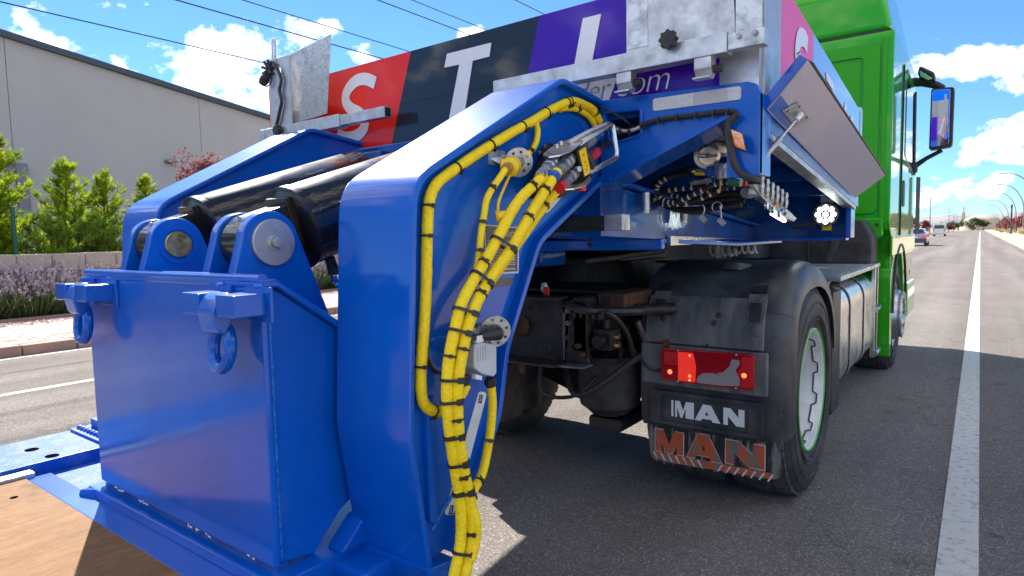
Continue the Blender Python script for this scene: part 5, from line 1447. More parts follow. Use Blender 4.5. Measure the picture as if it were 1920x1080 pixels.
for q in [(-1.107,1.641,1.613),(-1.107,1.672,1.636)]: make('rivet', MB().cyl(q, Vector(q) + Vector((.004, 0, 0)), .006, 10), 'zinc', cl)
# hoses leaving the coupler forward
fitting('rear_fitting', [(-1.020,1.778,1.640),(-1.050,1.881,1.673)], .013, 'zinc', mc)
fitting('rear_fitting', [(-1.010,1.787,1.594),(-1.050,1.909,1.637)], .0135, 'red_plastic', mc)
for pts, m_ in (([(-1.050,1.873,1.669),(-1.080,1.984,1.704),(-1.120,2.140,1.737),(-1.150,2.287,1.743)], 'black'), ([(-1.050,1.905,1.633),(-1.080,2.019,1.673),(-1.120,2.170,1.713),(-1.150,2.301,1.730)], 'black')):
    make('rear_hose', MB().tube(catmull(pts, 6), .012, 10), m_, mc)
make('blue_sleeve', MB().tube(catmull([(-1.050,1.873,1.669),(-1.065,1.930,1.687),(-1.080,1.992,1.707)], 4), .0135, 12), 'blue_plastic', mc)

# plug socket with grey housing
ps = thing('plug_socket', 'grey heavy duty electrical plug in a round zinc bracket on the right arm', 'plug', [(-1.130,1.358,1.030)][0])
pc = Vector([(-1.070,1.352,1.094)][0])
pdir = Vector((.80, -.58, -.12)).normalized(); pu = pdir.orthogonal().normalized(); pw = pdir.cross(pu)
holes = [circ(.034 * math.cos(t), .034 * math.sin(t), .0042, 8) for t in [2 * math.pi * (k + .5) / 8 for k in range(8)]]
make('bracket_disc', MB().plate([circ(0, 0, .045, 28)] + holes, lambda a, b, d: pc + pu * a + pw * b + pdir * d, .004), 'zinc', ps, bevel=.0008, seg=1)
make('bracket_arm', MB().prism([(-1.120,1.294,1.117),(-1.120,1.349,1.114),(-1.075,1.352,1.121),(-1.075,1.350,1.066),(-1.120,1.347,1.063),(-1.120,1.297,1.079)], (-.004, 0, 0)), 'zinc', ps)
make('bracket_bolt', MB().hexnut([(-1.118,1.318,1.097)][0], [(-1.100,1.294,1.101)][0], .011), 'zinc', ps, bevel=.001)
make('boot', MB().tube([pc + pdir * .004, pc + pdir * .02, Vector([(-1.055,1.296,1.091)][0]), Vector([(-1.060,1.271,1.090)][0])], [.020, .021, .015, .009], 16), 'black', ps)
make('cable', MB().tube(catmull([(-1.060,1.273,1.090),(-1.060,1.244,1.091),(-1.060,1.223,1.083),(-1.080,1.236,1.059),(-1.100,1.263,1.036)], 6), .0085, 10), 'black', ps)
make('boot_screw', MB().cyl([(-1.050,1.358,1.088)][0], [(-1.043,1.348,1.089)][0], .006, 12), 'chrome', ps)
hs2 = make('plug_body', MB().prism([(-1.060,1.252,1.073),(-1.060,1.277,1.078),(-1.060,1.343,1.059),(-1.060,1.347,1.050),(-1.060,1.345,0.978),(-1.060,1.330,0.971),(-1.060,1.280,0.988),(-1.060,1.248,1.011)], (-.055, .0, 0)), 'grey_plastic', ps, bevel=.005, seg=3)
g = MB()
for k in range(4):
    a = [(-1.058,1.259,1.063),(-1.058,1.303,1.054),(-1.058,1.302,1.013),(-1.058,1.257,1.026)]; 
    y_ = a[0][1] + (a[1][1] - a[0][1]) * (k + .5) / 4
    g.box(-1.0605, -1.0575, y_ - .002, y_ + .002, a[3][2], a[0][2])
make('plug_ribs', g, 'grey_plastic', hs2)
make('mount_plate', MB().prism([(-1.120,1.261,1.061),(-1.120,1.323,1.060),(-1.120,1.320,0.967),(-1.120,1.262,0.987)], (-.01, 0, 0)), 'zinc', ps, bevel=.003)
make('mount_slot', MB().prism([(-1.112,1.290,1.039),(-1.112,1.299,1.039),(-1.112,1.298,1.014),(-1.112,1.289,1.014)], (.001, 0, 0)), 'black', ps)
for q in [(-1.116,1.284,1.034),(-1.116,1.283,1.013),(-1.116,1.309,1.039),(-1.116,1.309,1.003),(-1.116,1.278,1.055)]: make('mount_screw', MB().ball(q, .006, 8), 'zinc', ps)
make('brass_tag', MB().cyl([(-1.112,1.295,0.994)][0], [(-1.106,1.288,0.996)][0], .010, 12), 'brass', ps)
for pts in ("893,630 908,629 909,641 895,643", "893,702 904,705 905,712 894,713"):
    pass
make('locking_lever', MB().prism([(-1.050,1.252,1.096),(-1.050,1.281,1.095),(-1.050,1.278,1.077),(-1.050,1.249,1.077)], (-.015, 0, 0)), 'letter_white', ps, bevel=.002)
make('locking_lever', MB().prism([(-1.050,1.244,0.996),(-1.050,1.270,0.986),(-1.050,1.267,0.975),(-1.050,1.241,0.983)], (-.015, 0, 0)), 'letter_white', ps, bevel=.002)
gl = [(-1.075,1.224,0.995),(-1.075,1.225,0.968)]
make('gland', MB().cyl(gl[0], gl[1], .013, 14).hexnut(Vector(gl[0]).lerp(Vector(gl[1]), .2), Vector(gl[0]).lerp(Vector(gl[1]), .6), .0155), 'black', ps, bevel=.001)
gl = [(-1.075,1.330,0.967),(-1.075,1.336,0.942)]
make('gland', MB().cyl(gl[0], gl[1], .014, 14).hexnut(Vector(gl[0]).lerp(Vector(gl[1]), .2), Vector(gl[0]).lerp(Vector(gl[1]), .8), .0175), 'black', ps, bevel=.001)
hose('hose', ps, [(-1.075,1.336,0.942),(-1.075,1.339,0.887),(-1.075,1.327,0.815),(-1.075,1.305,0.745),(-1.060,1.265,0.712),(-1.045,1.217,0.695),(-1.030,1.188,0.670),(-1.020,1.193,0.628),(-1.020,1.191,0.579),(-1.020,1.170,0.531)], .0125, 8, (.26, .5, .62))
hose('hose', ps, [(-1.075,1.233,0.966),(-1.075,1.217,0.948),(-1.060,1.179,0.940)], .0125, 9, ())
make('thin_cable', MB().tube(catmull([(-1.135,1.156,1.089),(-1.135,1.149,1.055),(-1.135,1.163,1.021),(-1.135,1.186,1.002),(-1.110,1.200,0.998)], 6), .005, 8), 'black', ps)

# plates and stickers on the web of the right arm
np_ = make('name_plate', MB().prism([(XW + .0005, q[1], q[2]) for q in [(-1.139,1.402,1.391),(-1.139,1.571,1.383),(-1.139,1.563,1.242),(-1.139,1.402,1.247)]], (.0012, 0, 0)), 'plate_text', neck)
o_ = [Vector((XW + .0018, q[1], q[2])) for q in [(-1.138,1.406,1.387),(-1.138,1.564,1.380),(-1.138,1.556,1.248),(-1.138,1.405,1.251)]]
nb_ = make('plate_face', MB().prism(o_, (.0006, 0, 0)), 'plate_brown', np_)
def pq(u, v): return o_[0].lerp(o_[1], u).lerp(o_[3].lerp(o_[2], u), v) + Vector((.0009, 0, 0))
g = MB()
def prow(u0, u1, v0, v1): g.add([pq(u0, v0), pq(u1, v0), pq(u1, v1), pq(u0, v1)], [(0, 1, 2, 3)])
prow(.36, .50, .06, .12)
for v in (.30, .315, .36, .375, .44, .50, .56, .62, .68, .74): prow(.05, .95, v, v + .006)
for v in (.405, .455, .52, .58, .64, .70): prow(.60, .86, v + .012, v + .038)
for v in (.79, .83, .92): prow(.08, .5, v, v + .012); prow(.55, .92, v, v + .012)
make('plate_rules', g, 'plate_text', nb_)
def web_text(s_, u, v, size, parent):
    p0 = pq(u, v); mb = MB()
    ey = (o_[1] - o_[0]).normalized(); ez = (o_[0] - o_[3]).normalized()
    put_text(mb, s_, size, lambda a, b, c: p0 + ey * a + ez * b + Vector((c, 0, 0)), extrude=.0002)
    make('lettering', mb, 'plate_text', parent, smooth=False)
web_text('KOMODO', .22, .20, .022, nb_)
for i, s_ in enumerate(('30.000 Kg', '18.000 Kg', '10.000 Kg', '12.000 Kg', '67.000 Kg')): web_text(s_, .56, (.435, .55, .61, .67, .73)[i], .0125, nb_)
web_text('MADE IN TURKEY', .45, .955, .0095, nb_)
make('serial_plate', MB().prism([(XW + .0005, q[1], q[2]) for q in [(-1.139,1.416,1.231),(-1.139,1.535,1.229),(-1.139,1.532,1.207),(-1.139,1.415,1.209)]], (.0015, 0, 0)), 'plate_brown', neck)
def sticker(pts, name='white_sticker'):
    P2 = [Vector((XW + .0006, q[1], q[2])) for q in pts]
    ctr = sum(P2, Vector()) / len(P2)
    pl2 = rounded([(p.y, p.z) for p in P2], .012)
    return make(name, MB().prism([(XW + .0006, a, b) for a, b in pl2], (.0012, 0, 0)), 'white', neck)
s1 = sticker([(-1.139,1.359,0.916),(-1.139,1.395,0.902),(-1.139,1.243,0.592),(-1.139,1.200,0.609)])
s2 = sticker([(-1.139,1.712,1.476),(-1.139,1.866,1.537),(-1.139,1.886,1.527),(-1.139,1.736,1.432),(-1.139,1.686,1.424)])
def mark(px, parent, w=.016, h=.022, ch='S'):
    q = Vector((XW + .0021, px[1], px[2])); d = Vector((0, .30, .95)).normalized(); e = Vector((0, .95, -.30))
    m_ = make('sticker_mark', MB().prism([q - d * h - e * w / 2, q - d * h + e * w / 2, q + d * h + e * w / 2, q + d * h - e * w / 2], (.0004, 0, 0)), 'black', parent)
    mb = MB(); put_text(mb, ch, .022, lambda a, b, c: q + Vector((.0008 + c, 0, 0)) - e * .007 + d * -.007 + e * a + d * b, extrude=.0002)
    make('lettering', mb, 'letter_white', m_, smooth=False)
mark([(-1.138,1.364,0.891)][0], s1, h=.012)
mark([(-1.138,1.227,0.613)][0], s1, h=.012)

# ================================================================== FITTINGS UNDER THE PLATFORM
ml = thing('marker_lamp', 'orange marker lamp on a bent black rubber arm at the platform corner', 'lamp', [(-0.628,2.060,1.642)][0])
ap = [(-0.619,2.040,1.723),(-0.636,2.040,1.712),(-0.654,2.040,1.693),(-0.650,2.040,1.647),(-0.640,2.040,1.599),(-0.628,2.040,1.562),(-0.605,2.040,1.533),(-0.574,2.040,1.517),(-0.563,2.060,1.515)]
make('rubber_arm', MB().tube(catmull(ap, 6), .0115, 10), 'rubber', ml)
lq = [(-0.638,2.020,1.675),(-0.601,2.020,1.656),(-0.590,2.020,1.602),(-0.624,2.020,1.619)]
n_ = Vector((.25, -1, 0)).normalized()
make('lens', MB().prism(lq, n_ * .022), 'lens_orange', ml, bevel=.005)
make('lamp_base', MB().prism([Vector(q) - n_ * .008 for q in [(-0.641,2.020,1.678),(-0.598,2.020,1.657),(-0.588,2.020,1.599),(-0.627,2.020,1.616)]], n_ * .008), 'black', ml, bevel=.002)

wc = thing('wiring_loom', 'black corrugated cable run along the outrigger', 'cable', [(-0.861,2.050,1.728)][0])
P = catmull([(-1.052,2.055,1.734),(-1.033,2.055,1.720),(-0.992,2.055,1.719),(-0.931,2.055,1.737),(-0.864,2.055,1.743),(-0.789,2.055,1.742),(-0.718,2.055,1.741),(-0.662,2.055,1.739),(-0.632,2.055,1.733)], 8)
make('conduit', MB().tube(P, .0085, 9), 'black', wc)
make('bare_end', MB().tube(catmull([(-1.058,2.050,1.711),(-1.054,2.050,1.728),(-1.016,2.050,1.718),(-0.979,2.050,1.719),(-0.959,2.050,1.726)], 5), .0068, 8), 'galv', wc)
for i in range(8, len(P) - 3, 7): tie(wc, P, i, .0085, .006)
P = catmull([(-1.128,2.030,1.815),(-1.121,2.050,1.819),(-1.061,2.050,1.786),(-1.010,2.050,1.750),(-1.008,2.120,1.729),(-1.029,2.200,1.726)], 6)
make('thin_cable', MB().tube(P, .0035, 6), 'black', wc)

# shut-off valves with round handles
for i, (px, lab) in enumerate((([(-0.853,2.420,1.651)], 'round grey gladhand valve under the platform'), ([(-0.816,2.500,1.700)], 'second gladhand valve beside the orange lamp'))):
    q = Vector(px[0])
    t_ = thing('gladhand_valve', lab, 'valve', tuple(q))
    dr = Vector((.45, -.85, -.15)).normalized()
    make('valve_disc', MB().lathe(q, dr, [(.0, -.02), (.045, -.02), (.05, -.012), (.05, 0), (.036, .004), (.034, .014), (.0, .016)], 26), 'steel', t_)
    make('valve_stem', MB().hexnut(q + dr * .014, q + dr * .03, .013).tube([q + dr * .03, q + dr * .05, q + dr * .055 + Vector((-.04, -.01, .005))], .008, 8).obox(q + dr * .058, (.03, 0, 0), (0, .004, 0), (0, 0, .005)), 'zinc', t_)
    make('pipe', MB().tube([q - dr * .02, q - dr * .08, q - dr * .12 + Vector((-.1, .1, .1))], .01, 8), 'black', t_)

# hydraulic block with blue valve and yellow handle
vb = thing('ball_valve', 'hydraulic ball valve with yellow handle and silver block', 'valve', [(-0.823,2.450,1.583)][0])
q = [Vector(p_) for p_ in [(-0.919,2.450,1.605),(-0.880,2.450,1.604),(-0.834,2.450,1.605),(-0.809,2.450,1.588),(-0.756,2.450,1.588),(-0.722,2.450,1.589)]]
make('block', MB().obox((q[3] + q[4]) / 2, (.036, 0, 0), (0, .03, 0), (0, 0, .03)), 'aluminium', vb, bevel=.004)
make('blue_body', MB().cyl(q[1] + Vector((.0, 0, 0)), q[3], .022, 14).hexnut(q[1].lerp(q[3], .3), q[1].lerp(q[3], .6), .03), 'blue_plastic', vb, bevel=.002)
make('collar', MB().cyl(q[0], q[1], .016, 12), 'chrome', vb)
make('handle', MB().prism([(-0.909,2.430,1.595),(-0.869,2.430,1.592),(-0.864,2.430,1.583),(-0.873,2.430,1.578),(-0.909,2.430,1.582)], (0, .02, 0)), 'yellow_cap', vb, bevel=.003)
make('port_screw', MB().cyl([(-0.775,2.415,1.601)][0], [(-0.772,2.405,1.600)][0], .014, 14), 'zinc', vb)
make('hose', MB().tube(catmull([tuple(q[0])] + [(-0.971,2.500,1.607),(-1.039,2.500,1.593),(-1.089,2.500,1.565),(-1.108,2.500,1.527),(-1.118,2.600,1.495)], 6), .017, 10), 'black', vb)
make('coupling', MB().cyl([(-0.946,2.500,1.560)][0], [(-0.889,2.500,1.564)][0], .017, 12).hexnut([(-0.889,2.500,1.564)][0], [(-0.868,2.500,1.565)][0], .02), 'steel', vb)
make('green_cap', MB().cyl([(-0.762,2.400,1.551)][0], [(-0.717,2.400,1.544)][0], .022, 14), 'green_plastic', vb)
for a, m_ in (([(-0.811,2.400,1.629),(-0.815,2.400,1.585),(-0.819,2.400,1.533)], 'blue_plastic'), ([(-0.796,2.400,1.588),(-0.796,2.400,1.512)], 'yellow_cap')):
    make('tag_strap', MB().tube(a, .0022, 6), m_, vb)

# looped black hoses, some with white print
rg = random.Random(5)
ht = thing('hose_coil', 'tangle of black hydraulic hoses hanging under the platform', 'hoses', [(-0.937,2.500,1.521)][0])
HOSE_PTS = [([(-0.788,2.500,1.543),(-0.851,2.500,1.545),(-0.937,2.500,1.538),(-1.023,2.500,1.535),(-1.084,2.500,1.521),(-1.103,2.500,1.495),(-1.051,2.500,1.475),(-0.959,2.500,1.479),(-0.872,2.500,1.504),(-0.784,2.500,1.543)], 0.01, True),
  ([(-0.742,2.450,1.537),(-0.809,2.450,1.548),(-0.880,2.450,1.523),(-0.949,2.450,1.494),(-1.003,2.450,1.480),(-1.053,2.450,1.500),(-1.072,2.450,1.544),(-1.030,2.450,1.580),(-0.940,2.450,1.592)], 0.011, True),
  ([(-0.764,2.600,1.511),(-0.841,2.600,1.511),(-0.929,2.600,1.507),(-1.021,2.600,1.490),(-1.093,2.600,1.475),(-0.998,2.600,1.457),(-0.884,2.600,1.461),(-0.764,2.600,1.477)], 0.01, False),
  ([(-0.774,2.650,1.496),(-0.879,2.650,1.493),(-0.993,2.650,1.486),(-1.085,2.650,1.499),(-1.139,2.650,1.526),(-1.179,2.650,1.566),(-1.159,2.650,1.593)], 0.012, False),
  ([(-0.761,2.550,1.462),(-0.867,2.550,1.450),(-0.933,2.550,1.440),(-1.002,2.550,1.447),(-1.072,2.550,1.468),(-1.130,2.550,1.507)], 0.009, False),
  ([(-0.750,2.580,1.530),(-0.830,2.580,1.535),(-0.900,2.580,1.527),(-0.976,2.580,1.514),(-1.037,2.580,1.513),(-1.109,2.580,1.530)], 0.01, True)]
h_w = MB()
for pts, r, pr in HOSE_PTS:
    P = catmull(pts, 8)
    hz = make('hose', MB().tube(P, r, 9), 'black', ht)
    if pr:
        g = MB()
        for i in range(4, len(P) - 4, 3):
            if (i // 3) % 5 == 4: continue
            g.tube([P[i].lerp(P[i + 1], .1) + Vector((0, -.0014, -.0004)), P[i].lerp(P[i + 1], .9) + Vector((0, -.0014, -.0004))], r * .98, 9)
        make('printed_line', g, 'hose_white', hz)
make('red_sleeve', MB().tube([(-0.754,2.470,1.539),(-0.718,2.470,1.540)], .012, 10), 'red_plastic', ht)
for k, pts in enumerate(([(-0.826,2.300,1.458),(-0.820,2.300,1.442),(-0.826,2.300,1.419)], [(-0.763,2.300,1.451),(-0.759,2.300,1.424),(-0.758,2.300,1.405)])):
    ch_ = make('chain', MB().tube(catmull(pts, 4), .003, 6), 'zinc', ht)
    e_ = Vector(pts[-1])
    make('chain_cap', MB().cyl(e_ + Vector((-.008, 0, -.002)), e_ + Vector((.012, 0, -.022)), .011, 10), 'zinc', ch_)
make('split_ring', MB().tube([Vector([(-0.774,2.300,1.448)][0]) + Vector((.018 * math.cos(a), 0, .018 * math.sin(a))) for a in [2 * math.pi * k / 16 for k in range(16)]], .002, 6, closed=True), 'zinc', ht)

# manifold with row of elbows
mf = thing('hydraulic_manifold', 'silver hydraulic manifold with a row of six pipe elbows', 'manifold', [(-0.687,2.500,1.486)][0])
m0, m1 = Vector((-.72, 2.24, 1.478)), Vector((-.72, 3.05, 1.402))
make('manifold_bar', MB().prism([(-0.735,2.508,1.538),(-0.735,2.615,1.544),(-0.735,2.838,1.497),(-0.735,3.115,1.443),(-0.735,3.240,1.415),(-0.735,3.178,1.399),(-0.735,3.039,1.413),(-0.735,2.806,1.451),(-0.735,2.601,1.501)], (.03, 0, 0)), 'zinc', mf, bevel=.004)
for k in range(6):
    u = k / 5
    a = Vector([(-0.700,2.607,1.526)][0]).lerp(Vector([(-0.700,2.994,1.475)][0]), u)
    g = MB().tube(catmull([a + Vector((-.045, -.0, -.022)), a + Vector((-.018, 0, -.026)), a + Vector((0, 0, -.012)), a + Vector((0, 0, .02))], 5), .0075, 10)
    g.hexnut(a + Vector((0, 0, .0)), a + Vector((0, 0, .018)), .013).hexnut(a + Vector((0, 0, .03)), a + Vector((0, 0, .045)), .0125).cyl(a + Vector((0, 0, .018)), a + Vector((0, 0, .052)), .009, 10)
    make('elbow', g, 'zinc', mf)
for k, m_ in enumerate(('red_plastic', 'yellow_cap', 'blue_plastic', 'green_plastic')):
    a = Vector([(-0.715,2.761,1.488)][0]).lerp(Vector([(-0.715,3.012,1.436)][0]), (k + .5) / 4)
    make('colour_ring', MB().tube([a + Vector((-.02, 0, 0)), a + Vector((.015, .02, -.01))], .008, 8), m_, mf)
for (px) in [(-0.700,2.656,1.458),(-0.700,2.754,1.443),(-0.700,2.858,1.428)]: make('ball_end', MB().cyl(px, Vector(px) + Vector((.012, 0, 0)), .014, 14), 'chrome', mf)
make('inlet_fitting', MB().cyl([(-0.740,2.519,1.510)][0], [(-0.720,2.651,1.510)][0], .018, 12).hexnut([(-0.740,2.533,1.508)][0], [(-0.730,2.569,1.509)][0], .023), 'zinc', mf)

# work lamp, LED strip and small terminal strip on the end plate
wk = thing('work_lamp', 'lit round LED work lamp with bracket under the platform', 'lamp', [(-0.700,3.900,1.446)][0])
c_ = Vector([(-0.682,3.800,1.443)][0])
dn = (Vector((0, 0, 1.35)) - c_); dn.z = 0; dn = Vector((.25, -.95, -.12)).normalized()
hs_ = make('housing', MB().lathe(c_ - dn * .045, dn, [(.03, 0), (.055, .01), (.066, .03), (.066, .05), (.060, .052), (.058, .046), (0, .046)], 28), 'black', wk)
uu = dn.orthogonal().normalized(); ww = dn.cross(uu)
for k in range(9):
    q = c_ + dn * .002 + ((uu * math.cos(2 * math.pi * k / 8) + ww * math.sin(2 * math.pi * k / 8)) * .038 if k < 8 else Vector())
    make('led', MB().lathe(q, dn, [(.0140, 0), (.012, .004), (.0, .006)], 14), 'led', hs_)
make('bracket', MB().box(c_.x - .03, c_.x + .03, c_.y + .02, c_.y + .05, c_.z + .06, c_.z + .15), 'galv', wk, bevel=.004)
make('bracket_bolt', MB().ball((c_.x + .05, c_.y + .03, c_.z + .10), .02, 10), 'zinc', wk)
ld = thing('glow_strip', 'glowing white strip under the open tool box lid', 'lamp', [(-0.600,3.492,1.591)][0])
make('strip_body', MB().bar([(-0.590,3.271,1.620)][0], [(-0.590,3.549,1.575)][0], .02, .02), 'zinc', ld)
make('strip_lens', MB().bar([(-0.575,3.201,1.606)][0], [(-0.575,3.445,1.568)][0], .014, .012), 'led', ld)  # small emissive white bar
l2 = thing('glow_strip', 'lit LED strip below the manifold', 'lamp', [(-0.720,2.912,1.422)][0])
make('strip_body', MB().bar([(-0.735,2.892,1.437)][0], [(-0.735,3.137,1.404)][0], .015, .012), 'zinc', l2)
make('strip_lens', MB().bar([(-0.725,2.861,1.431)][0], [(-0.725,3.085,1.401)][0], .012, .008), 'led', l2)
ts = thing('terminal_strip', 'small row of screw terminals on the platform end plate', 'terminal strip', [(-0.814,3.950,1.384)][0])
a, b_ = Vector([(-0.874,3.960,1.379)][0]), Vector([(-0.765,3.960,1.385)][0])
for k in range(9): make('terminal', MB().cyl(a.lerp(b_, k / 8), a.lerp(b_, k / 8) + Vector((0, -.03, .012)), .010, 10), 'zinc', ts)
make('yellow_clip', MB().box(b_.x + .04, b_.x + .09, b_.y - .03, b_.y, b_.z - .03, b_.z + .03), 'yellow_cap', ts, bevel=.005)

# ================================================================== TRACTOR UNIT
tk = thing('tractor_truck', 'bright green tractor truck with black mudguards standing under the gooseneck', 'truck', (CX, 5.3, 0))
RA, FA = 3.53, 7.18           # rear and front axle
# ---- wheels (built round the origin, axle along x, outer face towards +x)
def wheel_mesh(front=False):
    R0 = .53
    ty = [(.300, -.015), (.330, .006), (.40, .020), (.465, .018), (.505, .000), (.522, -.028), (.53, -.05), (.53, -.25), (.522, -.275), (.50, -.30), (.42, -.315), (.30, -.29)]
    return [(r_ + (.020 if r_ > .45 else .008), h_) for r_, h_ in ty]
def build_wheel(root, loc, flip=False, front=False, rim_ring='green'):
    wr = bpy.data.objects.new('wheel', None); COL.objects.link(wr); wr.parent = tk
    wr.location = Vector(loc) - ORG[tk.name]
    wr.rotation_euler = (0, 0, math.pi if flip else 0)
    ORG[wr.name] = Vector((0, 0, 0))
    return wr
proto = build_wheel(tk, (-.690, RA, .528))
def tyre(root, dx):
    mb = MB().lathe((dx, 0, 0), (1, 0, 0), wheel_mesh(), 64, closed=True)
    t_ = make('tyre', mb, 'rubber', root, org=(0, 0, 0))
    # moulded rings on the side wall
    g = MB()
    for r_, h_ in ((.365, .0165), (.385, .0185), (.455, .0195), (.505, .009)):
        g.lathe((dx, 0, 0), (1, 0, 0), [(r_ - .006, h_ - .003), (r_, h_ + .004), (r_ + .006, h_ - .004)], 64, caps=False)
    make('sidewall_rings', g, 'rubber', t_, org=(0, 0, 0))
    return t_
# tread blocks
def treads(root, dx):
    g = MB(); nb = 52
    for k in range(nb):
        a0 = 2 * math.pi * k / nb; a1 = a0 + 2 * math.pi / nb * .80
        for (xa, xb, sk) in ((-.012, -.085, .0), (-.093, -.148, .02), (-.156, -.211, -.02), (-.219, -.292, .0)):
            vs = []
            for x, s_ in ((xa, 0), (xb, sk)):
                for a in (a0 + s_, a1 + s_):
                    edge = (xa == -.012 and x == xa) or (xb == -.292 and x == xb)
                    for r_ in (.530 if edge else .538, .549 if edge else .561):
                        vs.append((dx + x, r_ * math.cos(a), r_ * math.sin(a)))
            g.add(vs, [(0, 1, 3, 2), (4, 6, 7, 5), (0, 4, 5, 1), (2, 3, 7, 6), (0, 2, 6, 4), (1, 5, 7, 3)])
    o = make('tread', g, 'tread', root, org=(0, 0, 0), smooth=False); o['kind'] = 'stuff'
    return o
def rim(root, dx=0):
    pr = [(.322, -.018), (.322, .004), (.314, .008), (.306, .004), (.302, -.012), (.296, -.03), (.286, -.05), (.282, -.14), (.278, -.20), (.262, -.225), (.235, -.232), (.20, -.228), (.165, -.21), (.150, -.20), (.0, -.20)]
    r_ = make('rim', MB().lathe((dx, 0, 0), (1, 0, 0), pr, 56, caps=False), 'aluminium_paint', root, org=(0, 0, 0))
    make('rim_edge', MB().tube([(dx + .0075, .316 * math.cos(a), .316 * math.sin(a)) for a in [2 * math.pi * k / 56 for k in range(56)]], .0055, 8, closed=True), 'green_edge', r_, org=(0, 0, 0))
    for k in range(10):
        a = 2 * math.pi * k / 10
        y, z = .195 * math.cos(a), .195 * math.sin(a)
        make('wheel_nut', MB().hexnut((dx - .23, y, z), (dx - .195, y, z), .019), 'steel', r_, org=(0, 0, 0))
        a += math.pi / 10; y, z = .236 * math.cos(a), .236 * math.sin(a)
        make('hand_hole', MB().lathe((dx - .234, y, z), (1, 0, 0), [(.022, 0), (.022, .003), (0, .003)], 14), 'black', r_, org=(0, 0, 0))
    make('hub', MB().lathe((dx, 0, 0), (1, 0, 0), [(.140, -.205), (.135, -.16), (.10, -.13), (.085, -.10), (0, -.095)], 32), 'black_oily', r_, org=(0, 0, 0))
    # wavy flange inside the dish
    pts = []
    for k in range(140):
        a = 2 * math.pi * k / 140; q = (k % 14)
        dd = -.020 if q in (3, 4, 5, 6, 7) else -.042
        pts.append((dx + dd, .2845 * math.cos(a), .2845 * math.sin(a)))
    make('balance_ring', MB().tube(pts, .0045, 6, closed=True), 'guard', r_, org=(0, 0, 0))
    return r_
mat('aluminium_paint', (0.78, 0.78, 0.76), 0.40, metal=0.15, col2=(0.64, 0.63, 0.60), vscale=9, vdetail=6, coat=0.3, bump=0.05)
mat('green_edge', (0.10, 0.50, 0.03), 0.4, coat=0.5)
tyre(proto, 0); treads(proto, 0); tyre(proto, -.335); treads(proto, -.335); rim(proto)
def copy_wheel(loc, flip):
    c = copy_tree(proto, tk); c.location = Vector(loc) - ORG[tk.name]; c.rotation_euler = (0, 0, math.pi if flip else 0)
    return c
copy_wheel((2 * CX + .690, RA, .528), True)
# front wheels: single, hub proud of the tyre
fw = build_wheel(tk, (-.665, FA, .525))
tyre(fw, 0); treads(fw, 0)
fr = make('rim', MB().lathe((0, 0, 0), (1, 0, 0), [(.322, -.018), (.322, .004), (.306, .004), (.290, -.02), (.262, -.03), (.25, .01), (.238, .05), (.215, .062), (.20, .05), (.17, .045), (.16, .06), (.12, .07), (0, .072)], 48, caps=False), 'steel', fw, org=(0, 0, 0))
for k in range(10):
    a = 2 * math.pi * k / 10
    make('wheel_nut', MB().hexnut((.048, .185 * math.cos(a), .185 * math.sin(a)), (.09, .185 * math.cos(a), .185 * math.sin(a)), .016), 'chrome', fr, org=(0, 0, 0))
make('nut_ring', MB().lathe((0, 0, 0), (1, 0, 0), [(.218, .055), (.226, .075), (.222, .088), (.205, .086), (.200, .06)], 48), 'galv', fr, org=(0, 0, 0))
c = copy_tree(fw, tk); c.location = Vector((2 * CX + .665, FA, .525)) - ORG[tk.name]; c.rotation_euler = (0, 0, math.pi)

# ---- rear mudguards
PROF = [(2.985, .372), (2.965, .42), (2.957, .60), (2.957, .80), (2.966, .90), (2.990, .985), (3.035, 1.06), (3.11, 1.125), (3.21, 1.172), (3.34, 1.197), (3.50, 1.203), (3.64, 1.193), (3.78, 1.160), (3.91, 1.10), (4.02, 1.02), (4.10, .92), (4.15, .80), (4.17, .66)]
def guard(i0, i1, lift, name, m, sgn=1, x0=-1.385, th=.012):
    P = [Vector((0, y, z)) for (y, z) in PROF]
    n = len(P); st = []
    for i in range(i0, i1 + 1):
        a = P[max(0, i - 1)]; b = P[min(n - 1, i + 1)]; t_ = (b - a).normalized(); nn = Vector((0, -t_.z, t_.y))
        st.append((P[i], nn))
    lat = [(x0, .0), (x0 + .02, -.0), (-1.1, .0), (-.80, .0), (-.745, -.003), (-.715, -.014), (-.690, -.036), (-.674, -.064), (-.666, -.095), (-.664, -.125)]
    vs = []; fs = []; k = len(lat)
    for (p, nn) in st:
        for (x, ins) in lat:
            q = p + nn * (ins + lift); vs.append((x if sgn > 0 else 2 * CX - x, q.y, q.z))
    for (p, nn) in st:
        for (x, ins) in lat:
            q = p + nn * (ins + lift - th); vs.append((x if sgn > 0 else 2 * CX - x, q.y, q.z))
    m_ = len(st); o = m_ * k
    for i in range(m_ - 1):
        for j in range(k - 1):
            a = i * k + j
            fs += [(a, a + 1, a + k + 1, a + k), (o + a, o + a + k, o + a + k + 1, o + a + 1)]
        fs += [(i * k, (i + 1) * k, o + (i + 1) * k, o + i * k), (i * k + k - 1, o + i * k + k - 1, o + (i + 1) * k + k - 1, (i + 1) * k + k - 1)]
    for j in range(k - 1):
        fs += [(j, o + j, o + j + 1, j + 1), ((m_ - 1) * k + j, (m_ - 1) * k + j + 1, o + (m_ - 1) * k + j + 1, o + (m_ - 1) * k + j)]
    return make(name, MB().add(vs, fs), m, tk, ang=50)
for s in (1, -1):
    g_top = guard(5, len(PROF) - 1, .004, 'mudguard_top', 'guard', s)
    g_rear = guard(0, 5, .0, 'mudguard_rear', 'guard', s)
    if s > 0: GT, GR = g_top, g_rear
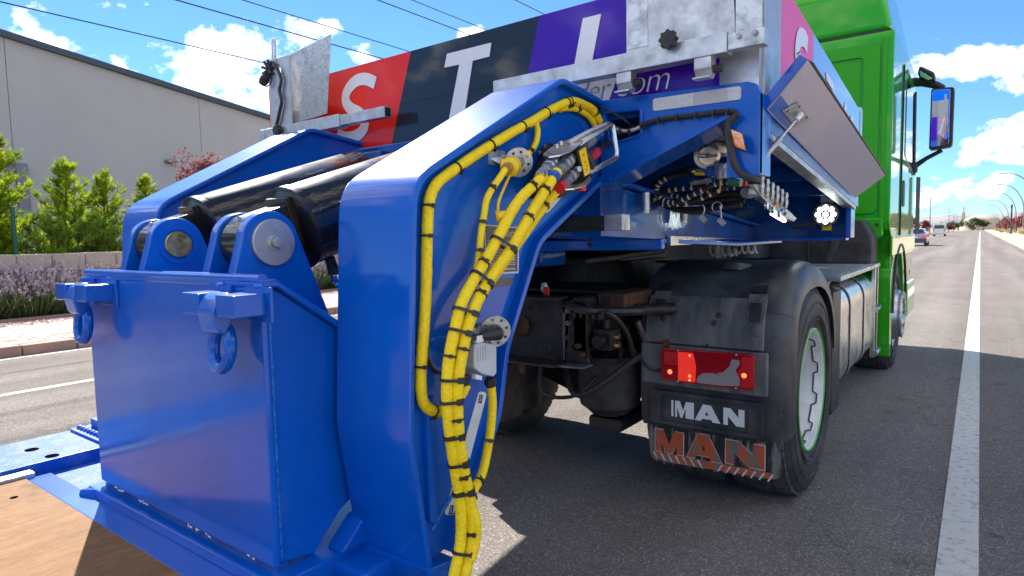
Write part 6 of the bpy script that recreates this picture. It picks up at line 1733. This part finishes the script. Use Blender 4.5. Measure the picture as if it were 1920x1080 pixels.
# dusty cover panel between lamp carrier and top, slightly proud
def cover(x0, x1, pts, m, name, th=.018, parent=tk, bv=.006):
    return make(name, MB().prism([(x0, y, z) for (y, z) in pts], (x1 - x0, 0, 0)), m, parent, bevel=bv, seg=3)
cp_ = cover(-1.352, -.775, [(2.938, .812), (2.944, .90), (2.966, .985), (3.004, 1.048), (3.018, 1.042), (2.985, .975), (2.965, .89), (2.960, .812)], 'guard_dusty', 'cover_panel')
cover(-1.375, -.752, [(2.930, .60), (2.932, .806), (2.958, .806), (2.958, .60)], 'guard_dusty', 'lamp_carrier', bv=.012)
for x in (-1.325, -.86):     # clips with recess
    h_ = make('clip_recess', MB().prism([(x, 2.957, .965), (x, 3.008, 1.068), (x, 3.012, 1.066), (x, 2.961, .962)], (.085, 0, 0)), 'guard_dusty', cp_, bevel=.002)
    make('clip', MB().prism([(x + .018, 2.9475, .945), (x + .018, 2.975, 1.03), (x + .018, 2.981, 1.028), (x + .018, 2.953, .943)], (.052, -.002, 0)), 'black', h_, bevel=.002)
    make('clip_notch', MB().prism([(x + .012, 3.012, 1.070), (x + .012, 3.050, 1.101), (x + .012, 3.054, 1.096), (x + .012, 3.016, 1.065)], (.07, -.004, .008)), 'black', h_, bevel=.002)
for (x, z) in ((-1.235, .975), (-1.262, .930), (-.985, .962), (-1.005, .925)):
    y = 2.944 + (z - .90) * .24
    b_ = make('guard_bolt', MB().lathe((x, y + .004, z), (0, -1, .22), [(.017, 0), (.016, .003), (.010, .004), (.009, .010), (0, .011)], 14), 'rust', cp_)
make('cap_disc', MB().lathe((-.800, 2.943, .905), (0, -1, .1), [(.028, 0), (.028, .003), (.024, .005), (0, .005)], 24), 'guard_dusty', cp_)
make('bracket_tab', MB().box(-1.252, -1.215, 2.922, 2.932, .785, .83), 'rust', cp_, bevel=.004)
make('screw_hole', MB().cyl((-1.03, 2.9305, .822), (-1.03, 2.935, .822), .006, 10), 'black', cp_)
make('vent_hump', MB().lathe((-1.0, 3.26, 1.155), (0, .2, 1), [(.085, 0), (.080, .035), (.060, .05), (0, .056)], 24), 'guard', GT)
# ---- tail lamp
def tl(pts, y, th, m, name, parent, bv=.004): return make(name, MB().prism([(a, y, b) for a, b in pts], (0, th, 0)), m, parent, bevel=bv)
lamp = tl(rounded([(-1.256, .628), (-.803, .632), (-.803, .800), (-1.256, .793)], .022), 2.905, .03, 'lens_red', 'tail_lamp', tk, .006)
lamp['label'] = 'lit red and clear tail lamp on the right mudguard'
tl(rounded([(-1.236, .714), (-1.166, .714), (-1.166, .778), (-1.236, .778)], .014), 2.9015, .004, 'lens_red_bright', 'red_lens', lamp, .0015)
tl(rounded([(-1.164, .640), (-1.078, .640), (-1.074, .72), (-1.090, .782), (-1.164, .782)], .006), 2.9020, .004, 'lens_red_lit', 'stop_lens', lamp, .0015)
tl(rounded([(-1.072, .640), (-.930, .640), (-.92, .655), (-.955, .685), (-.99, .695), (-1.04, .690), (-1.066, .670)], .012), 2.9015, .004, 'lens_clear', 'clear_lens', lamp, .0015)
tl(rounded([(-.925, .642), (-.868, .648), (-.868, .68), (-.888, .72), (-.868, .750), (-.872, .768), (-.905, .770), (-.915, .735), (-.945, .705), (-.975, .697), (-.945, .68)], .006), 2.9020, .004, 'lens_clear', 'clear_lens', lamp, .0015)
tl(rounded([(-.866, .640), (-.812, .646), (-.812, .785), (-.864, .785), (-.858, .745), (-.880, .705), (-.862, .672)], .01), 2.9012, .004, 'lens_red_bright', 'side_lens', lamp, .0015)
for (x, z, r_) in ((-1.205, .678, .012), (-1.105, .668, .008), (-1.105, .648, .006), (-1.105, .768, .006), (-.848, .700, .013)):
    make('bulb', MB().lathe((x, 2.902, z), (0, -1, 0), [(r_, 0), (r_ * .7, .003), (0, .004)], 16), 'lamp_hot', lamp)
#make('reflex_ring', MB().lathe((-1.205, 2.902, .678), (0, -1, 0), [(.040, 0), (.038, .002), (.028, .0022), (.026, 0)], 28), 'lens_red', lamp)
for (x, z) in ((-1.165, .795), (-.885, .800), (-1.165, .626), (-.885, .628)): make('lens_screw', MB().ball((x, 2.903, z - .008 if z > .7 else z + .008), .006, 8), 'zinc', lamp)
# ---- badge plate with letters
bpz = make('badge_frame', MB().plate([rrect(-1.318, .402, -.772, .572, .012), rrect(-1.262, .420, -.835, .553, .006)], lambda a, b, d: (a, 2.928 + d, b), .032), 'guard', tk, bevel=.003)
bpl = make('badge_plate', MB().box(-1.266, -.831, 2.940, 2.958, .417, .556), 'guard', tk)
def glyph(pl, x, z, w, h, m, parent, y, th=.003):
    P2 = [[(x + a * w, z + b * h) for a, b in lp] for lp in pl]
    return make('letter', MB().plate(P2, lambda a, b, d: (a, y + d, b), th), m, parent, smooth=False)
G_M = [[(.0, 0), (.09, 0), (.09, 1), (.0, 1)]]
G_M2 = [[(.17, 0), (.26, 0), (.26, .62), (.40, .0), (.50, .0), (.64, .62), (.64, .0), (1.0, 0), (1.0, 1), (.66, 1), (.52, .42), (.38, 1), (.17, 1)]]
G_A = [[(0, 0), (.26, 0), (.31, .14), (.69, .14), (.74, 0), (1.06, 0), (.66, 1), (.34, 1)], [(.42, .36), (.5, .62), (.58, .36)]]
G_N = [[(0, 0), (.22, 0), (.22, .52), (.62, .0), (1, 0), (1, 1), (.72, 1), (.72, .50), (.34, 1), (0, 1)]]
for gl_ in (G_M, G_M2): glyph(gl_, -1.212, .446, .115, .082, 'letter_white', bpl, 2.9368)
glyph(G_A, -1.092, .446, .118, .082, 'letter_white', bpl, 2.9368)
glyph(G_N, -.953, .446, .098, .082, 'letter_white', bpl, 2.9368)
make('plate_bolt', MB().ball((-1.075, 2.952, .388), .012, 8, (1, .5, 1)), 'rust', bpl)
make('plate_bolt', MB().ball((-.80, 2.952, .385), .010, 8, (1, .5, 1)), 'rust', bpl)
# ---- mud flap
fp = rounded([(-1.368, .385), (-1.345, .190), (-1.27, .168), (-.735, .205), (-.700, .225), (-.712, .385)], .03)
flap = make('mud_flap', MB().prism([(a, 2.985, b) for a, b in fp], (0, .010, 0)), 'mudflap', tk, bevel=.002)
def fglyph(pl, x, z, w, h):
    o = glyph(pl, x - .004, z - .004, w + .008, h + .008, 'line_paint', flap, 2.9835, .0008)
    return glyph(pl, x, z, w, h, 'flap_red', flap, 2.9822, .0012)
G_M3 = [[(0, 0), (.24, 0), (.24, .5), (.38, .0), (.62, .0), (.76, .5), (.76, .0), (1.0, 0), (1.0, 1), (.70, 1), (.5, .40), (.30, 1), (0, 1)]]
fglyph(G_M3, -1.318, .238, .150, .115); fglyph(G_A, -1.150, .238, .165, .125); fglyph(G_N, -.955, .244, .180, .115)
def band_(x0, x1): return [(x0, .208 + (x0 + 1.34) * .012), (x1, .208 + (x1 + 1.34) * .012), (x1, .232 + (x1 + 1.34) * .012), (x0, .232 + (x0 + 1.34) * .012)]
make('warning_band', MB().prism([(a, 2.9835, b) for a, b in [(-1.335, .200), (-1.26, .186), (-.74, .208), (-.735, .236), (-1.325, .232)]], (0, .001, 0)), 'flap_red', flap)
for k in range(15):
    x = -1.31 + k * .039; s_ = 1 if k > 7 else -1
    if k == 7: continue
    make('stripe', MB().prism([(x, 2.9822, .194 + max(0, -.004)), (x + .010, 2.9822, .194), (x + .010 + s_ * .022, 2.9822, .230), (x + s_ * .022, 2.9822, .230)], (0, .0008, 0)), 'line_paint', flap)

# ---- chassis
for x in (CX - .42, CX + .345):
    rail_ = make('chassis_rail', MB().box(x, x + .075, 2.62, 8.4, .79, 1.055), 'black_oily', tk, bevel=.006)
    for k in range(5):
        make('rail_bolt', MB().cyl((x + .075, 2.72 + k * .17, .86 + .1 * (k % 2)), (x + .092, 2.72 + k * .17, .86 + .1 * (k % 2)), .016, 8), 'rust', rail_)
xm = make('end_crossmember', MB().box(-2.28, -1.64, 2.62, 2.66, .735, 1.045).box(-2.28, -1.62, 2.50, 2.66, .722, .735).box(-2.28, -1.62, 2.52, 2.64, 1.047, 1.060), 'black_oily', tk, bevel=.004)
make('crossmember_edge', MB().prism([(-1.638, 2.615, .745), (-1.632, 2.615, .745), (-1.625, 2.615, .98), (-1.640, 2.615, .98)], (0, -.004, 0)), 'guard_dusty', xm)
make('tow_pipe', MB().lathe((-1.90, 2.62, .895), (0, -1, 0), [(.055, 0), (.058, .01), (.032, .02), (.030, .09), (.036, .10), (.036, .13), (.024, .13), (.024, .05)], 24), 'rust', xm)
make('pipe_bore', MB().cyl((-1.90, 2.50, .895), (-1.90, 2.497, .895), .024, 18), 'black', xm)
for (x, z) in ((-2.02, .80), (-2.02, .90), (-2.02, 1.0), (-2.08, .85)):
    make('big_bolt', MB().hexnut((x, 2.62, z), (x, 2.59, z), .025), 'guard_dusty', xm)
for (x, z) in ((-1.84, .99), (-1.72, .80), (-1.79, 1.01), (-1.93, .82)):
    make('small_bolt', MB().ball((x, 2.618, z), .012, 8), 'rust', xm)
mat('suspension', (0.05, 0.038, 0.03), 0.8, col2=(0.11, 0.075, 0.05), vscale=12, vmix=(.4, .7), vdetail=8, bump=0.8, bscale=50)
make('axle_bracket', MB().box(-2.36, -2.02, 2.60, 2.80, .36, 1.03), 'suspension', tk, bevel=.02)
make('bracket_cover', MB().box(-2.30, -2.06, 2.54, 2.60, .42, .60), 'suspension', tk, bevel=.01)
# rear axle, differential, air spring, torque rods
make('axle', MB().tube([(-2.9, RA, .53), (-2.4, RA, .53), (-2.2, RA, .53), (-1.93, RA, .53), (-1.65, RA, .53), (-1.45, RA, .53), (-.95, RA, .53)], [.11, .11, .17, .25, .18, .11, .11], 20), 'black_oily', tk)
ab = make('air_spring', MB().lathe((-1.60, 3.02, .42), (0, 0, 1), [(.10, -.03), (.13, 0), (.158, .02), (.166, .05), (.168, .16), (.166, .24), (.170, .25), (.165, .265), (.160, .268), (.160, .275), (.155, .285), (.06, .29)], 36), 'rubber', tk)
make('spring_plate', MB().lathe((-1.60, 3.02, .705), (0, 0, 1), [(.172, 0), (.172, .012), (.05, .014)], 32), 'black_oily', ab)
make('spring_foot', MB().box(-1.70, -1.50, 2.95, 3.4, .30, .375), 'black_oily', ab, bevel=.02)
ab2 = make('air_spring', MB().lathe((-2.26, 3.02, .325), (0, 0, 1), [(.10, -.03), (.13, 0), (.165, .02), (.172, .05), (.172, .30), (.165, .33), (.155, .36), (.06, .37)], 36), 'rubber', tk)
for pts, r_ in (([(-1.52, 2.68, .98), (-1.46, 2.75, .90), (-1.45, 2.85, .80), (-1.47, 2.9, .70)], .012), ([(-1.50, 2.64, .99), (-1.40, 2.66, .98), (-1.36, 2.75, .88), (-1.37, 2.86, .72)], .012),
                ([(-1.78, 2.63, .72), (-1.79, 2.62, .60), (-1.76, 2.64, .54), (-1.66, 2.75, .53), (-1.58, 2.85, .62)], .010), ([(-1.56, 2.64, .95), (-1.55, 2.66, .8), (-1.57, 2.75, .74)], .014),
                ([(-1.62, 2.62, 1.02), (-1.52, 2.60, 1.00), (-1.44, 2.66, .99), (-1.3, 2.8, .985)], .022)):
    make('air_line', MB().tube(catmull(pts, 6), r_, 8), 'black', tk)
make('cross_pipe', MB().cyl((-1.60, 2.66, .985), (-1.2, 2.95, .985), .03, 14), 'black_oily', tk)
for k in range(5): make('pipe_nut', MB().hexnut((-1.58 + k * .035, 2.63, .975), (-1.565 + k * .035, 2.63, .975), .024), 'black_oily', tk)
# small red tap and two round plugs on the crossmember
rt = make('red_tap', MB().lathe((-1.735, 2.60, 1.075), (0, 0, 1), [(.016, 0), (.02, .01), (.02, .03), (.014, .05), (.0, .056)], 14), 'zinc', tk)
make('tap_lever', MB().obox((-1.715, 2.585, 1.085), (.016, 0, 0), (0, .006, 0), (0, 0, .022)), 'red_plastic', rt, bevel=.004)
for x in (-1.86, -1.97):
    pg_ = make('round_plug', MB().lathe((x, 2.585, 1.06), (0, -.3, 1), [(.028, 0), (.03, .01), (.026, .02), (0, .024)], 18), 'black', tk)
    make('plug_top', MB().lathe((x, 2.580, 1.083), (0, -.3, 1), [(.018, 0), (.014, .002), (0, .003)], 14), 'rust', pg_)
# clutter round the tail of the chassis: brackets, relay valve, shock absorbers, pipe clips
rv = make('relay_valve', MB().box(-1.50, -1.40, 2.66, 2.76, .80, .90).cyl((-1.45, 2.66, .85), (-1.45, 2.61, .85), .03, 16).cyl((-1.45, 2.71, .9), (-1.45, 2.71, .95), .022, 14), 'black_oily', tk, bevel=.006)
for z in (.83, .87): make('valve_port', MB().hexnut((-1.40, 2.69, z), (-1.37, 2.69, z), .013), 'brass', rv)
for x in (-1.36, -2.50):
    sa = make('shock_absorber', MB().cyl((x, 3.25, .45), (x, 2.98, .78), .042, 16), 'black_oily', tk)
    make('shock_rod', MB().cyl((x, 2.98, .78), (x, 2.86, .93), .016, 10), 'steel', sa)
make('side_gusset', MB().prism([(-1.63, 2.62, .735), (-1.50, 2.62, .735), (-1.505, 2.62, 1.03), (-1.60, 2.62, 1.045)], (0, .015, 0)), 'black_oily', tk, bevel=.004)
for (x, z) in ((-1.605, .80), (-1.605, .86), (-1.605, .93), (-1.605, .99), (-1.53, .78), (-1.55, .82)): make('gusset_bolt', MB().hexnut((x, 2.62, z), (x, 2.598, z), .014), 'rust' if z < .9 else 'guard_dusty', tk)
make('lower_lip', MB().prism([(-2.06, 2.50, .728), (-1.50, 2.56, .728), (-1.50, 2.56, .720), (-2.06, 2.50, .718)], (0, .1, 0)), 'guard_dusty', tk)
make('hang_bolt', MB().hexnut((-1.83, 2.53, .722), (-1.83, 2.53, .675), .016), 'rust', tk)
for k in range(7):
    rg_ = random.Random(90 + k)
    p0 = (-1.9 + rg_.uniform(-.3, .5), 2.75 + rg_.uniform(0, .4), rg_.uniform(.6, 1.0))
    p1 = (p0[0] + rg_.uniform(.1, .3), p0[1] + rg_.uniform(-.15, .25), p0[2] - rg_.uniform(.05, .25))
    p2 = (p1[0] + rg_.uniform(0, .25), p1[1] + rg_.uniform(.1, .35), p1[2] + rg_.uniform(-.1, .25))
    make('air_line', MB().tube(catmull([p0, p1, p2], 7), rg_.uniform(.008, .016), 8), 'black', tk)
for (x0, x1, y, z) in ((-2.3, -1.5, 2.95, .93), (-2.3, -1.5, 3.3, .97)):
    make('inner_crossmember', MB().box(x0, x1, y, y + .07, z - .12, z + .04), 'black_oily', tk, bevel=.006)
make('prop_shaft', MB().cyl((CX, 3.6, .60), (CX, 5.0, .78), .06, 18), 'black_oily', tk)
make('brake_chamber', MB().lathe((-1.34, 3.25, .60), (0, 1, 0), [(.0, -.02), (.07, -.01), (.09, .02), (.09, .1), (.095, .11), (.09, .12), (.08, .2), (0, .21)], 22), 'black_oily', tk)
make('brake_chamber', MB().lathe((-2.52, 3.25, .60), (0, 1, 0), [(.0, -.02), (.07, -.01), (.09, .02), (.09, .1), (.095, .11), (.09, .12), (.08, .2), (0, .21)], 22), 'black_oily', tk)
for k in range(6): make('frame_clip', MB().box(-1.518, -1.495, 2.75 + k * .21, 2.78 + k * .21, .92, .96), 'rust' if k % 2 else 'zinc', tk)
# timber-like rusty channel behind the guard
ch_ = make('mount_channel', MB().box(-1.50, -1.36, 2.72, 3.3, .99, 1.07), 'rust', tk, bevel=.004)
make('channel_bore', MB().box(-1.48, -1.43, 2.716, 2.722, 1.0, 1.06), 'black', ch_)
# fifth wheel and its stand
fwp = make('fifth_wheel', MB().prism([(-2.35, 3.0, 1.225), (-2.20, 2.88, 1.205), (-2.02, 2.88, 1.205), (-1.97, 3.15, 1.215), (-1.89, 3.15, 1.215), (-1.84, 2.88, 1.205), (-1.66, 2.88, 1.205), (-1.50, 3.0, 1.225), (-1.48, 3.5, 1.245), (-1.62, 3.85, 1.245), (-2.24, 3.85, 1.245), (-2.38, 3.5, 1.245)], (0, 0, .03)), 'black_oily', tk, bevel=.008)
for x in (-2.3, -1.64):
    make('stand', MB().prism([(x, 3.2, 1.21), (x, 3.75, 1.21), (x, 3.62, 1.06), (x, 3.9, 1.055), (x, 3.02, 1.055), (x, 3.32, 1.06)], (.08, 0, 0)), 'black_oily', fwp, bevel=.006)
make('saddle_plate', MB().prism([(-2.28, 3.44, 1.062), (-1.58, 3.44, 1.062), (-1.62, 3.44, 1.15), (-1.75, 3.44, 1.20), (-2.1, 3.44, 1.21), (-2.25, 3.44, 1.15)], (0, .08, 0)), 'black_oily', fwp, bevel=.006)
make('release_handle', MB().tube([(-1.5, 3.4, 1.20), (-1.25, 3.38, 1.19), (-1.22, 3.3, 1.17)], .01, 8), 'rust', fwp)
make('sub_plate', MB().box(-2.36, -1.50, 2.9, 4.3, 1.052, 1.064), 'black_oily', tk)
# coiled air hoses behind the cab
for k, (x, z) in enumerate(((-1.38, 1.245), (-1.26, 1.26))):
    pts = [(x + .006 * a, 3.95 + .032 * math.cos(a), z + .032 * math.sin(a)) for a in [i * .5 for i in range(60)]]
    make('coiled_hose', MB().tube(pts, .008, 7), 'hose_white', tk)
make('coupling_eye', MB().tube([Vector((-1.18, 3.85, 1.30)) + Vector((.03 * math.cos(a), 0, .03 * math.sin(a))) for a in [2 * math.pi * k / 18 for k in range(18)]], .008, 8, closed=True), 'zinc', tk)
# ---- fuel tank
ft_prof = rounded([(-1.28, .31), (-.80, .29), (-.715, .36), (-.715, .90), (-.80, .985), (-1.28, .985)], .09, 6)
tank = make('fuel_tank', MB().prism([(a, 4.50, b) for a, b in ft_prof], (0, 1.62, 0)), 'aluminium', tk, bevel=.006, seg=3)
for y in (4.90, 5.55):
    off = rounded([(-1.28, .30), (-.797, .280), (-.705, .355), (-.705, .905), (-.797, .996), (-1.28, .996)], .09, 6)
    inn = ft_prof
    pr = MB().prism([(a, y, b) for a, b in off], (0, .05, 0))
    st = make('tank_strap', pr, 'aluminium', tank, bevel=.003)
    off2 = rounded([(-1.28, .305), (-.797, .284), (-.709, .357), (-.709, .903), (-.797, .992), (-1.28, .992)], .09, 6)
    make('strap_rubber', MB().prism([(a, y - .012, b) for a, b in off2], (0, .074, 0)), 'black', st)
make('filler_cap', MB().lathe((-.80, 4.72, .985), (.25, 0, 1), [(.055, 0), (.055, .02), (.045, .03), (0, .032)], 24), 'black', tank)
make('filler_neck', MB().cyl((-.83, 4.66, .98), (-.80, 4.64, 1.04), .02, 12), 'galv', tank)
make('tank_guard', MB().box(-.76, -.70, 4.19, 4.46, .22, .98), 'black', tk, bevel=.01)
cw = make('catwalk', MB().box(-1.35, -.70, 4.45, 6.10, 1.03, 1.065), 'galv', tk, bevel=.006)
for k in range(22): make('grip_ridge', MB().box(-1.3, -.72, 4.50 + k * .073, 4.522 + k * .073, 1.066, 1.072), 'galv', cw)
# steps behind the cab
sp_ = make('step_frame', MB().box(-.735, -.70, 6.12, 6.16, .26, 1.03).box(-.735, -.70, 6.30, 6.33, .26, 1.03).box(-.74, -.695, 6.1, 6.36, 1.03, 1.07), 'aluminium', tk, bevel=.006)
for z in (.30, .68): make('step_rung', MB().cyl((-.70, 6.1, z), (-.70, 6.36, z), .028, 14), 'aluminium', sp_)
make('air_tank', MB().lathe((-1.4, 4.6, .62), (0, 1, 0), [(.0, -.02), (.10, 0), (.13, .04), (.13, 1.2), (.10, 1.25), (0, 1.27)], 24), 'black', tk)
# dark units behind the cab
ib = make('intake_box', MB().prism([(-1.55, 6.02, 1.06), (-.72, 6.02, 1.06), (-.72, 6.02, 1.30), (-.80, 6.02, 1.44), (-1.55, 6.02, 1.46)], (0, .36, 0)), 'rubber', tk, bevel=.03)
make('box_ribs', MB().box(-1.22, -1.20, 5.995, 6.03, 1.08, 1.4), 'black', ib, bevel=.01)
make('hose_duct', MB().tube(catmull([(-.95, 5.96, 1.62), (-.93, 5.95, 1.45), (-.97, 5.95, 1.30), (-1.05, 5.97, 1.10)], 6), .035, 12), 'rubber', ib)
make('air_cleaner', MB().lathe((-1.75, 5.9, 1.1), (0, 0, 1), [(.2, 0), (.24, .03), (.24, .4), (.2, .45), (0, .46)], 28), 'black', tk)
make('engine_tunnel', MB().box(-3.15, -1.56, 6.05, 6.37, 1.02, 1.60), 'rubber', tk, bevel=.04)
make('gear_block', MB().box(-2.5, -1.35, 4.6, 6.6, .45, 1.02), 'black_oily', tk, bevel=.05)

# ---- cab
XR = -.635; XL = 2 * CX - XR; YBK = 6.38
arch = [(FA + .60 * math.cos(R(a)), .60 + .60 * math.sin(R(a))) for a in range(180, -1, -15)]
lo = [(YBK, 1.42)] + [(YBK, 3.02), (YBK + .02, 3.06), (8.28, 3.10), (8.52, 2.95), (8.72, 2.1), (8.80, 1.3), (8.80, .42), (FA + .62, .40)] + arch[::-1] + [(FA - .60, .95), (YBK + .16, .98), (YBK + .16, 1.30), (YBK + .04, 1.36)]
cab = make('cab_body', MB().prism([(XL, y, z) for y, z in lo], (XR - XL, 0, 0)), 'green', tk, bevel=.045, seg=4)
up_ = [(YBK + .02, 3.075), (YBK + .02, 3.45), (YBK + .25, 3.78), (7.6, 3.85), (8.2, 3.62), (8.34, 3.12)]
vs = []
roof = make('cab_roof', MB().add([(XL + .02, y, z) if z < 3.3 else (XL + .09 + .15 * (z - 3.4), y, z) for y, z in up_] + [(XR - .02, y, z) if z < 3.3 else (XR - .09 - .15 * (z - 3.4), y, z) for y, z in up_],
      [tuple(range(6))[::-1], tuple(range(6, 12))] + [(i, (i + 1) % 6, 6 + (i + 1) % 6, 6 + i) for i in range(6)]), 'green', tk, bevel=.06, seg=4)
make('roof_seam', MB().box(XL + .03, XR - .028, YBK + .03, 8.3, 3.06, 3.08), 'black', cab)
# back wall pressings
bw = make('back_wall', MB().plate([rrect(XL + .12, 1.50, XR - .10, 2.97, .05), rrect(-1.42, 2.42, -.86, 2.86, .04)] + [rrect(-1.15, z, -.86, z + .10, .03) for z in (2.20, 2.02, 1.84)] , lambda a, b, d: (a, YBK - .022 + d, b), .026), 'green_matt', cab, bevel=.006, seg=2)
make('wall_pressing', MB().prism([(a, YBK - .008, b) for a, b in rrect(-1.40, 2.44, -.88, 2.84, .03)], (0, .01, 0)), 'green_matt', bw, bevel=.008)
for z in (2.20, 2.02, 1.84): make('louvre', MB().prism([(-1.14, YBK - .004, z + .01), (-.875, YBK - .004, z + .01), (-.875, YBK - .020, z + .085), (-1.14, YBK - .020, z + .085)], (0, .014, 0)), 'green_matt', bw)
make('corner_strip', MB().box(XR - .085, XR - .045, YBK - .016, YBK + .02, 1.45, 3.0), 'green_matt', bw, bevel=.008)
make('lower_wall', MB().prism([(-1.6, YBK - .02, 1.46), (XR - .05, YBK - .02, 1.46), (XR - .05, YBK - .02, 1.30), (-.78, YBK - .02, 1.25), (-.84, YBK - .02, 1.38), (-1.6, YBK - .02, 1.38)], (0, .1, 0)), 'green', bw, bevel=.012)
make('wall_button', MB().cyl((-.73, YBK - .03, 1.40), (-.73, YBK - .02, 1.40), .016, 12), 'black', bw)
# side: door with window, handle recess, lower flare and step skirt
dr = make('door', MB().prism([(XR - .004, y, z) for y, z in rounded([(7.22, 1.20), (8.42, 1.20), (8.42, 2.25), (8.25, 2.93), (7.22, 2.93)], .05)], (.016, 0, 0)), 'green', cab, bevel=.005)
make('door_window', MB().prism([(XR + .012, y, z) for y, z in rounded([(7.40, 2.08), (8.36, 1.98), (8.22, 2.80), (7.40, 2.84)], .06)], (.006, 0, 0)), 'dark_glass', dr, bevel=.002)
make('door_handle', MB().prism([(XR + .011, y, z) for y, z in rounded([(7.30, 1.58), (7.46, 1.58), (7.46, 1.84), (7.30, 1.84)], .05)], (.008, 0, 0)), 'black', dr, bevel=.003)
make('a_pillar_trim', MB().prism([(XR + .012, 8.36, 1.98), (XR + .012, 8.46, 1.96), (XR + .012, 8.33, 2.86), (XR + .012, 8.22, 2.80)], (.02, 0, 0)), 'black', dr)
make('door_seam', MB().box(XR + .001, XR + .0125, 7.205, 7.218, 1.2, 2.93), 'black', cab)
make('side_flare', MB().prism([(XR, 6.42, 1.30), (XR, 8.74, 1.30), (XR, 8.76, 1.12), (XR, 6.42, 1.12)], (.022, 0, 0)), 'green', cab, bevel=.018, seg=3)
sk = make('side_skirt', MB().prism([(XR - .075, y, z) for y, z in rounded([(6.44, .22), (6.56, .22), (6.60, .90), (6.66, 1.00), (6.44, 1.02), (6.40, .94)], .02)], (.09, 0, 0)), 'green', tk, bevel=.015, seg=3)
make('wing_edge', MB().tube([(XR + .02, FA + .61 * math.cos(R(a)), .60 + .61 * math.sin(R(a))) for a in range(0, 181, 10)], .012, 8), 'black', cab)
make('arch_liner', MB().prism([(XR - .3, y, z) for y, z in [(FA + .60 * math.cos(R(a)), .60 + .60 * math.sin(R(a))) for a in range(0, 181, 15)]], (.03, 0, 0)), 'black', tk)
make('bumper_corner', MB().box(XR - .05, XR + .03, 7.95, 8.78, .40, .78), 'green', cab, bevel=.03)
make('side_marker', MB().box(XR + .024, XR + .034, 8.1, 8.22, .86, .92), 'lens_orange', cab, bevel=.004)
#make('grab_handle', MB().tube([(XR + .02, 8.62, 1.10), (XR + .10, 8.66, 1.2), (XR + .10, 8.62, 1.9), (XR + .02, 8.58, 2.0)], .02, 10), 'black', cab)
make('wind_deflector', MB().prism([(XR + .03, 8.62, 1.30), (XR + .06, 8.68, 1.30), (XR + .06, 8.64, 1.95), (XR + .03, 8.58, 1.95)], (.008, .008, 0)), 'black', cab, bevel=.004)
# exterior mirror
mi = make('mirror_housing', MB().prism([(a, 8.26, b) for a, b in rounded([(-.475, 2.205), (-.265, 2.225), (-.262, 2.85), (-.470, 2.865)], .035)], (0, .14, 0)), 'black', tk, bevel=.02, seg=3)
mi['label'] = 'large black exterior mirror of the green truck'
make('mirror_glass', MB().prism([(a, 8.255 - (b - 2.235) * .10, b) for a, b in rounded([(-.458, 2.235), (-.298, 2.250), (-.296, 2.82), (-.455, 2.83)], .025)], (0, .008, 0)), 'mirror', mi, bevel=.002)
make('mirror_arm', MB().tube([(-.36, 8.33, 2.20), (-.50, 8.36, 2.13), (-.60, 8.38, 2.06), (-.66, 8.40, 2.02)], [.022, .024, .03, .04], 12), 'black', mi)
make('mirror_arm', MB().tube([(-.36, 8.33, 2.86), (-.42, 8.34, 2.90), (-.55, 8.36, 2.96), (-.66, 8.38, 2.98)], [.03, .04, .05, .05], 12), 'black', mi)
make('wide_angle_mirror', MB().prism([(-.585, 8.22, 3.12), (-.44, 8.20, 3.02), (-.43, 8.20, 2.93), (-.50, 8.22, 2.93), (-.60, 8.24, 3.02)], (0, .14, 0)), 'black', mi, bevel=.03, seg=3)
make('wide_glass', MB().prism([(-.575, 8.205, 3.06), (-.50, 8.19, 2.99), (-.455, 8.185, 2.95), (-.50, 8.19, 2.945), (-.57, 8.205, 3.0)], (0, .012, 0)), 'mirror', mi, bevel=.004)
make('arm_foot', MB().box(-.66, -.58, 8.33, 8.43, 1.98, 2.10), 'black', mi, bevel=.02)
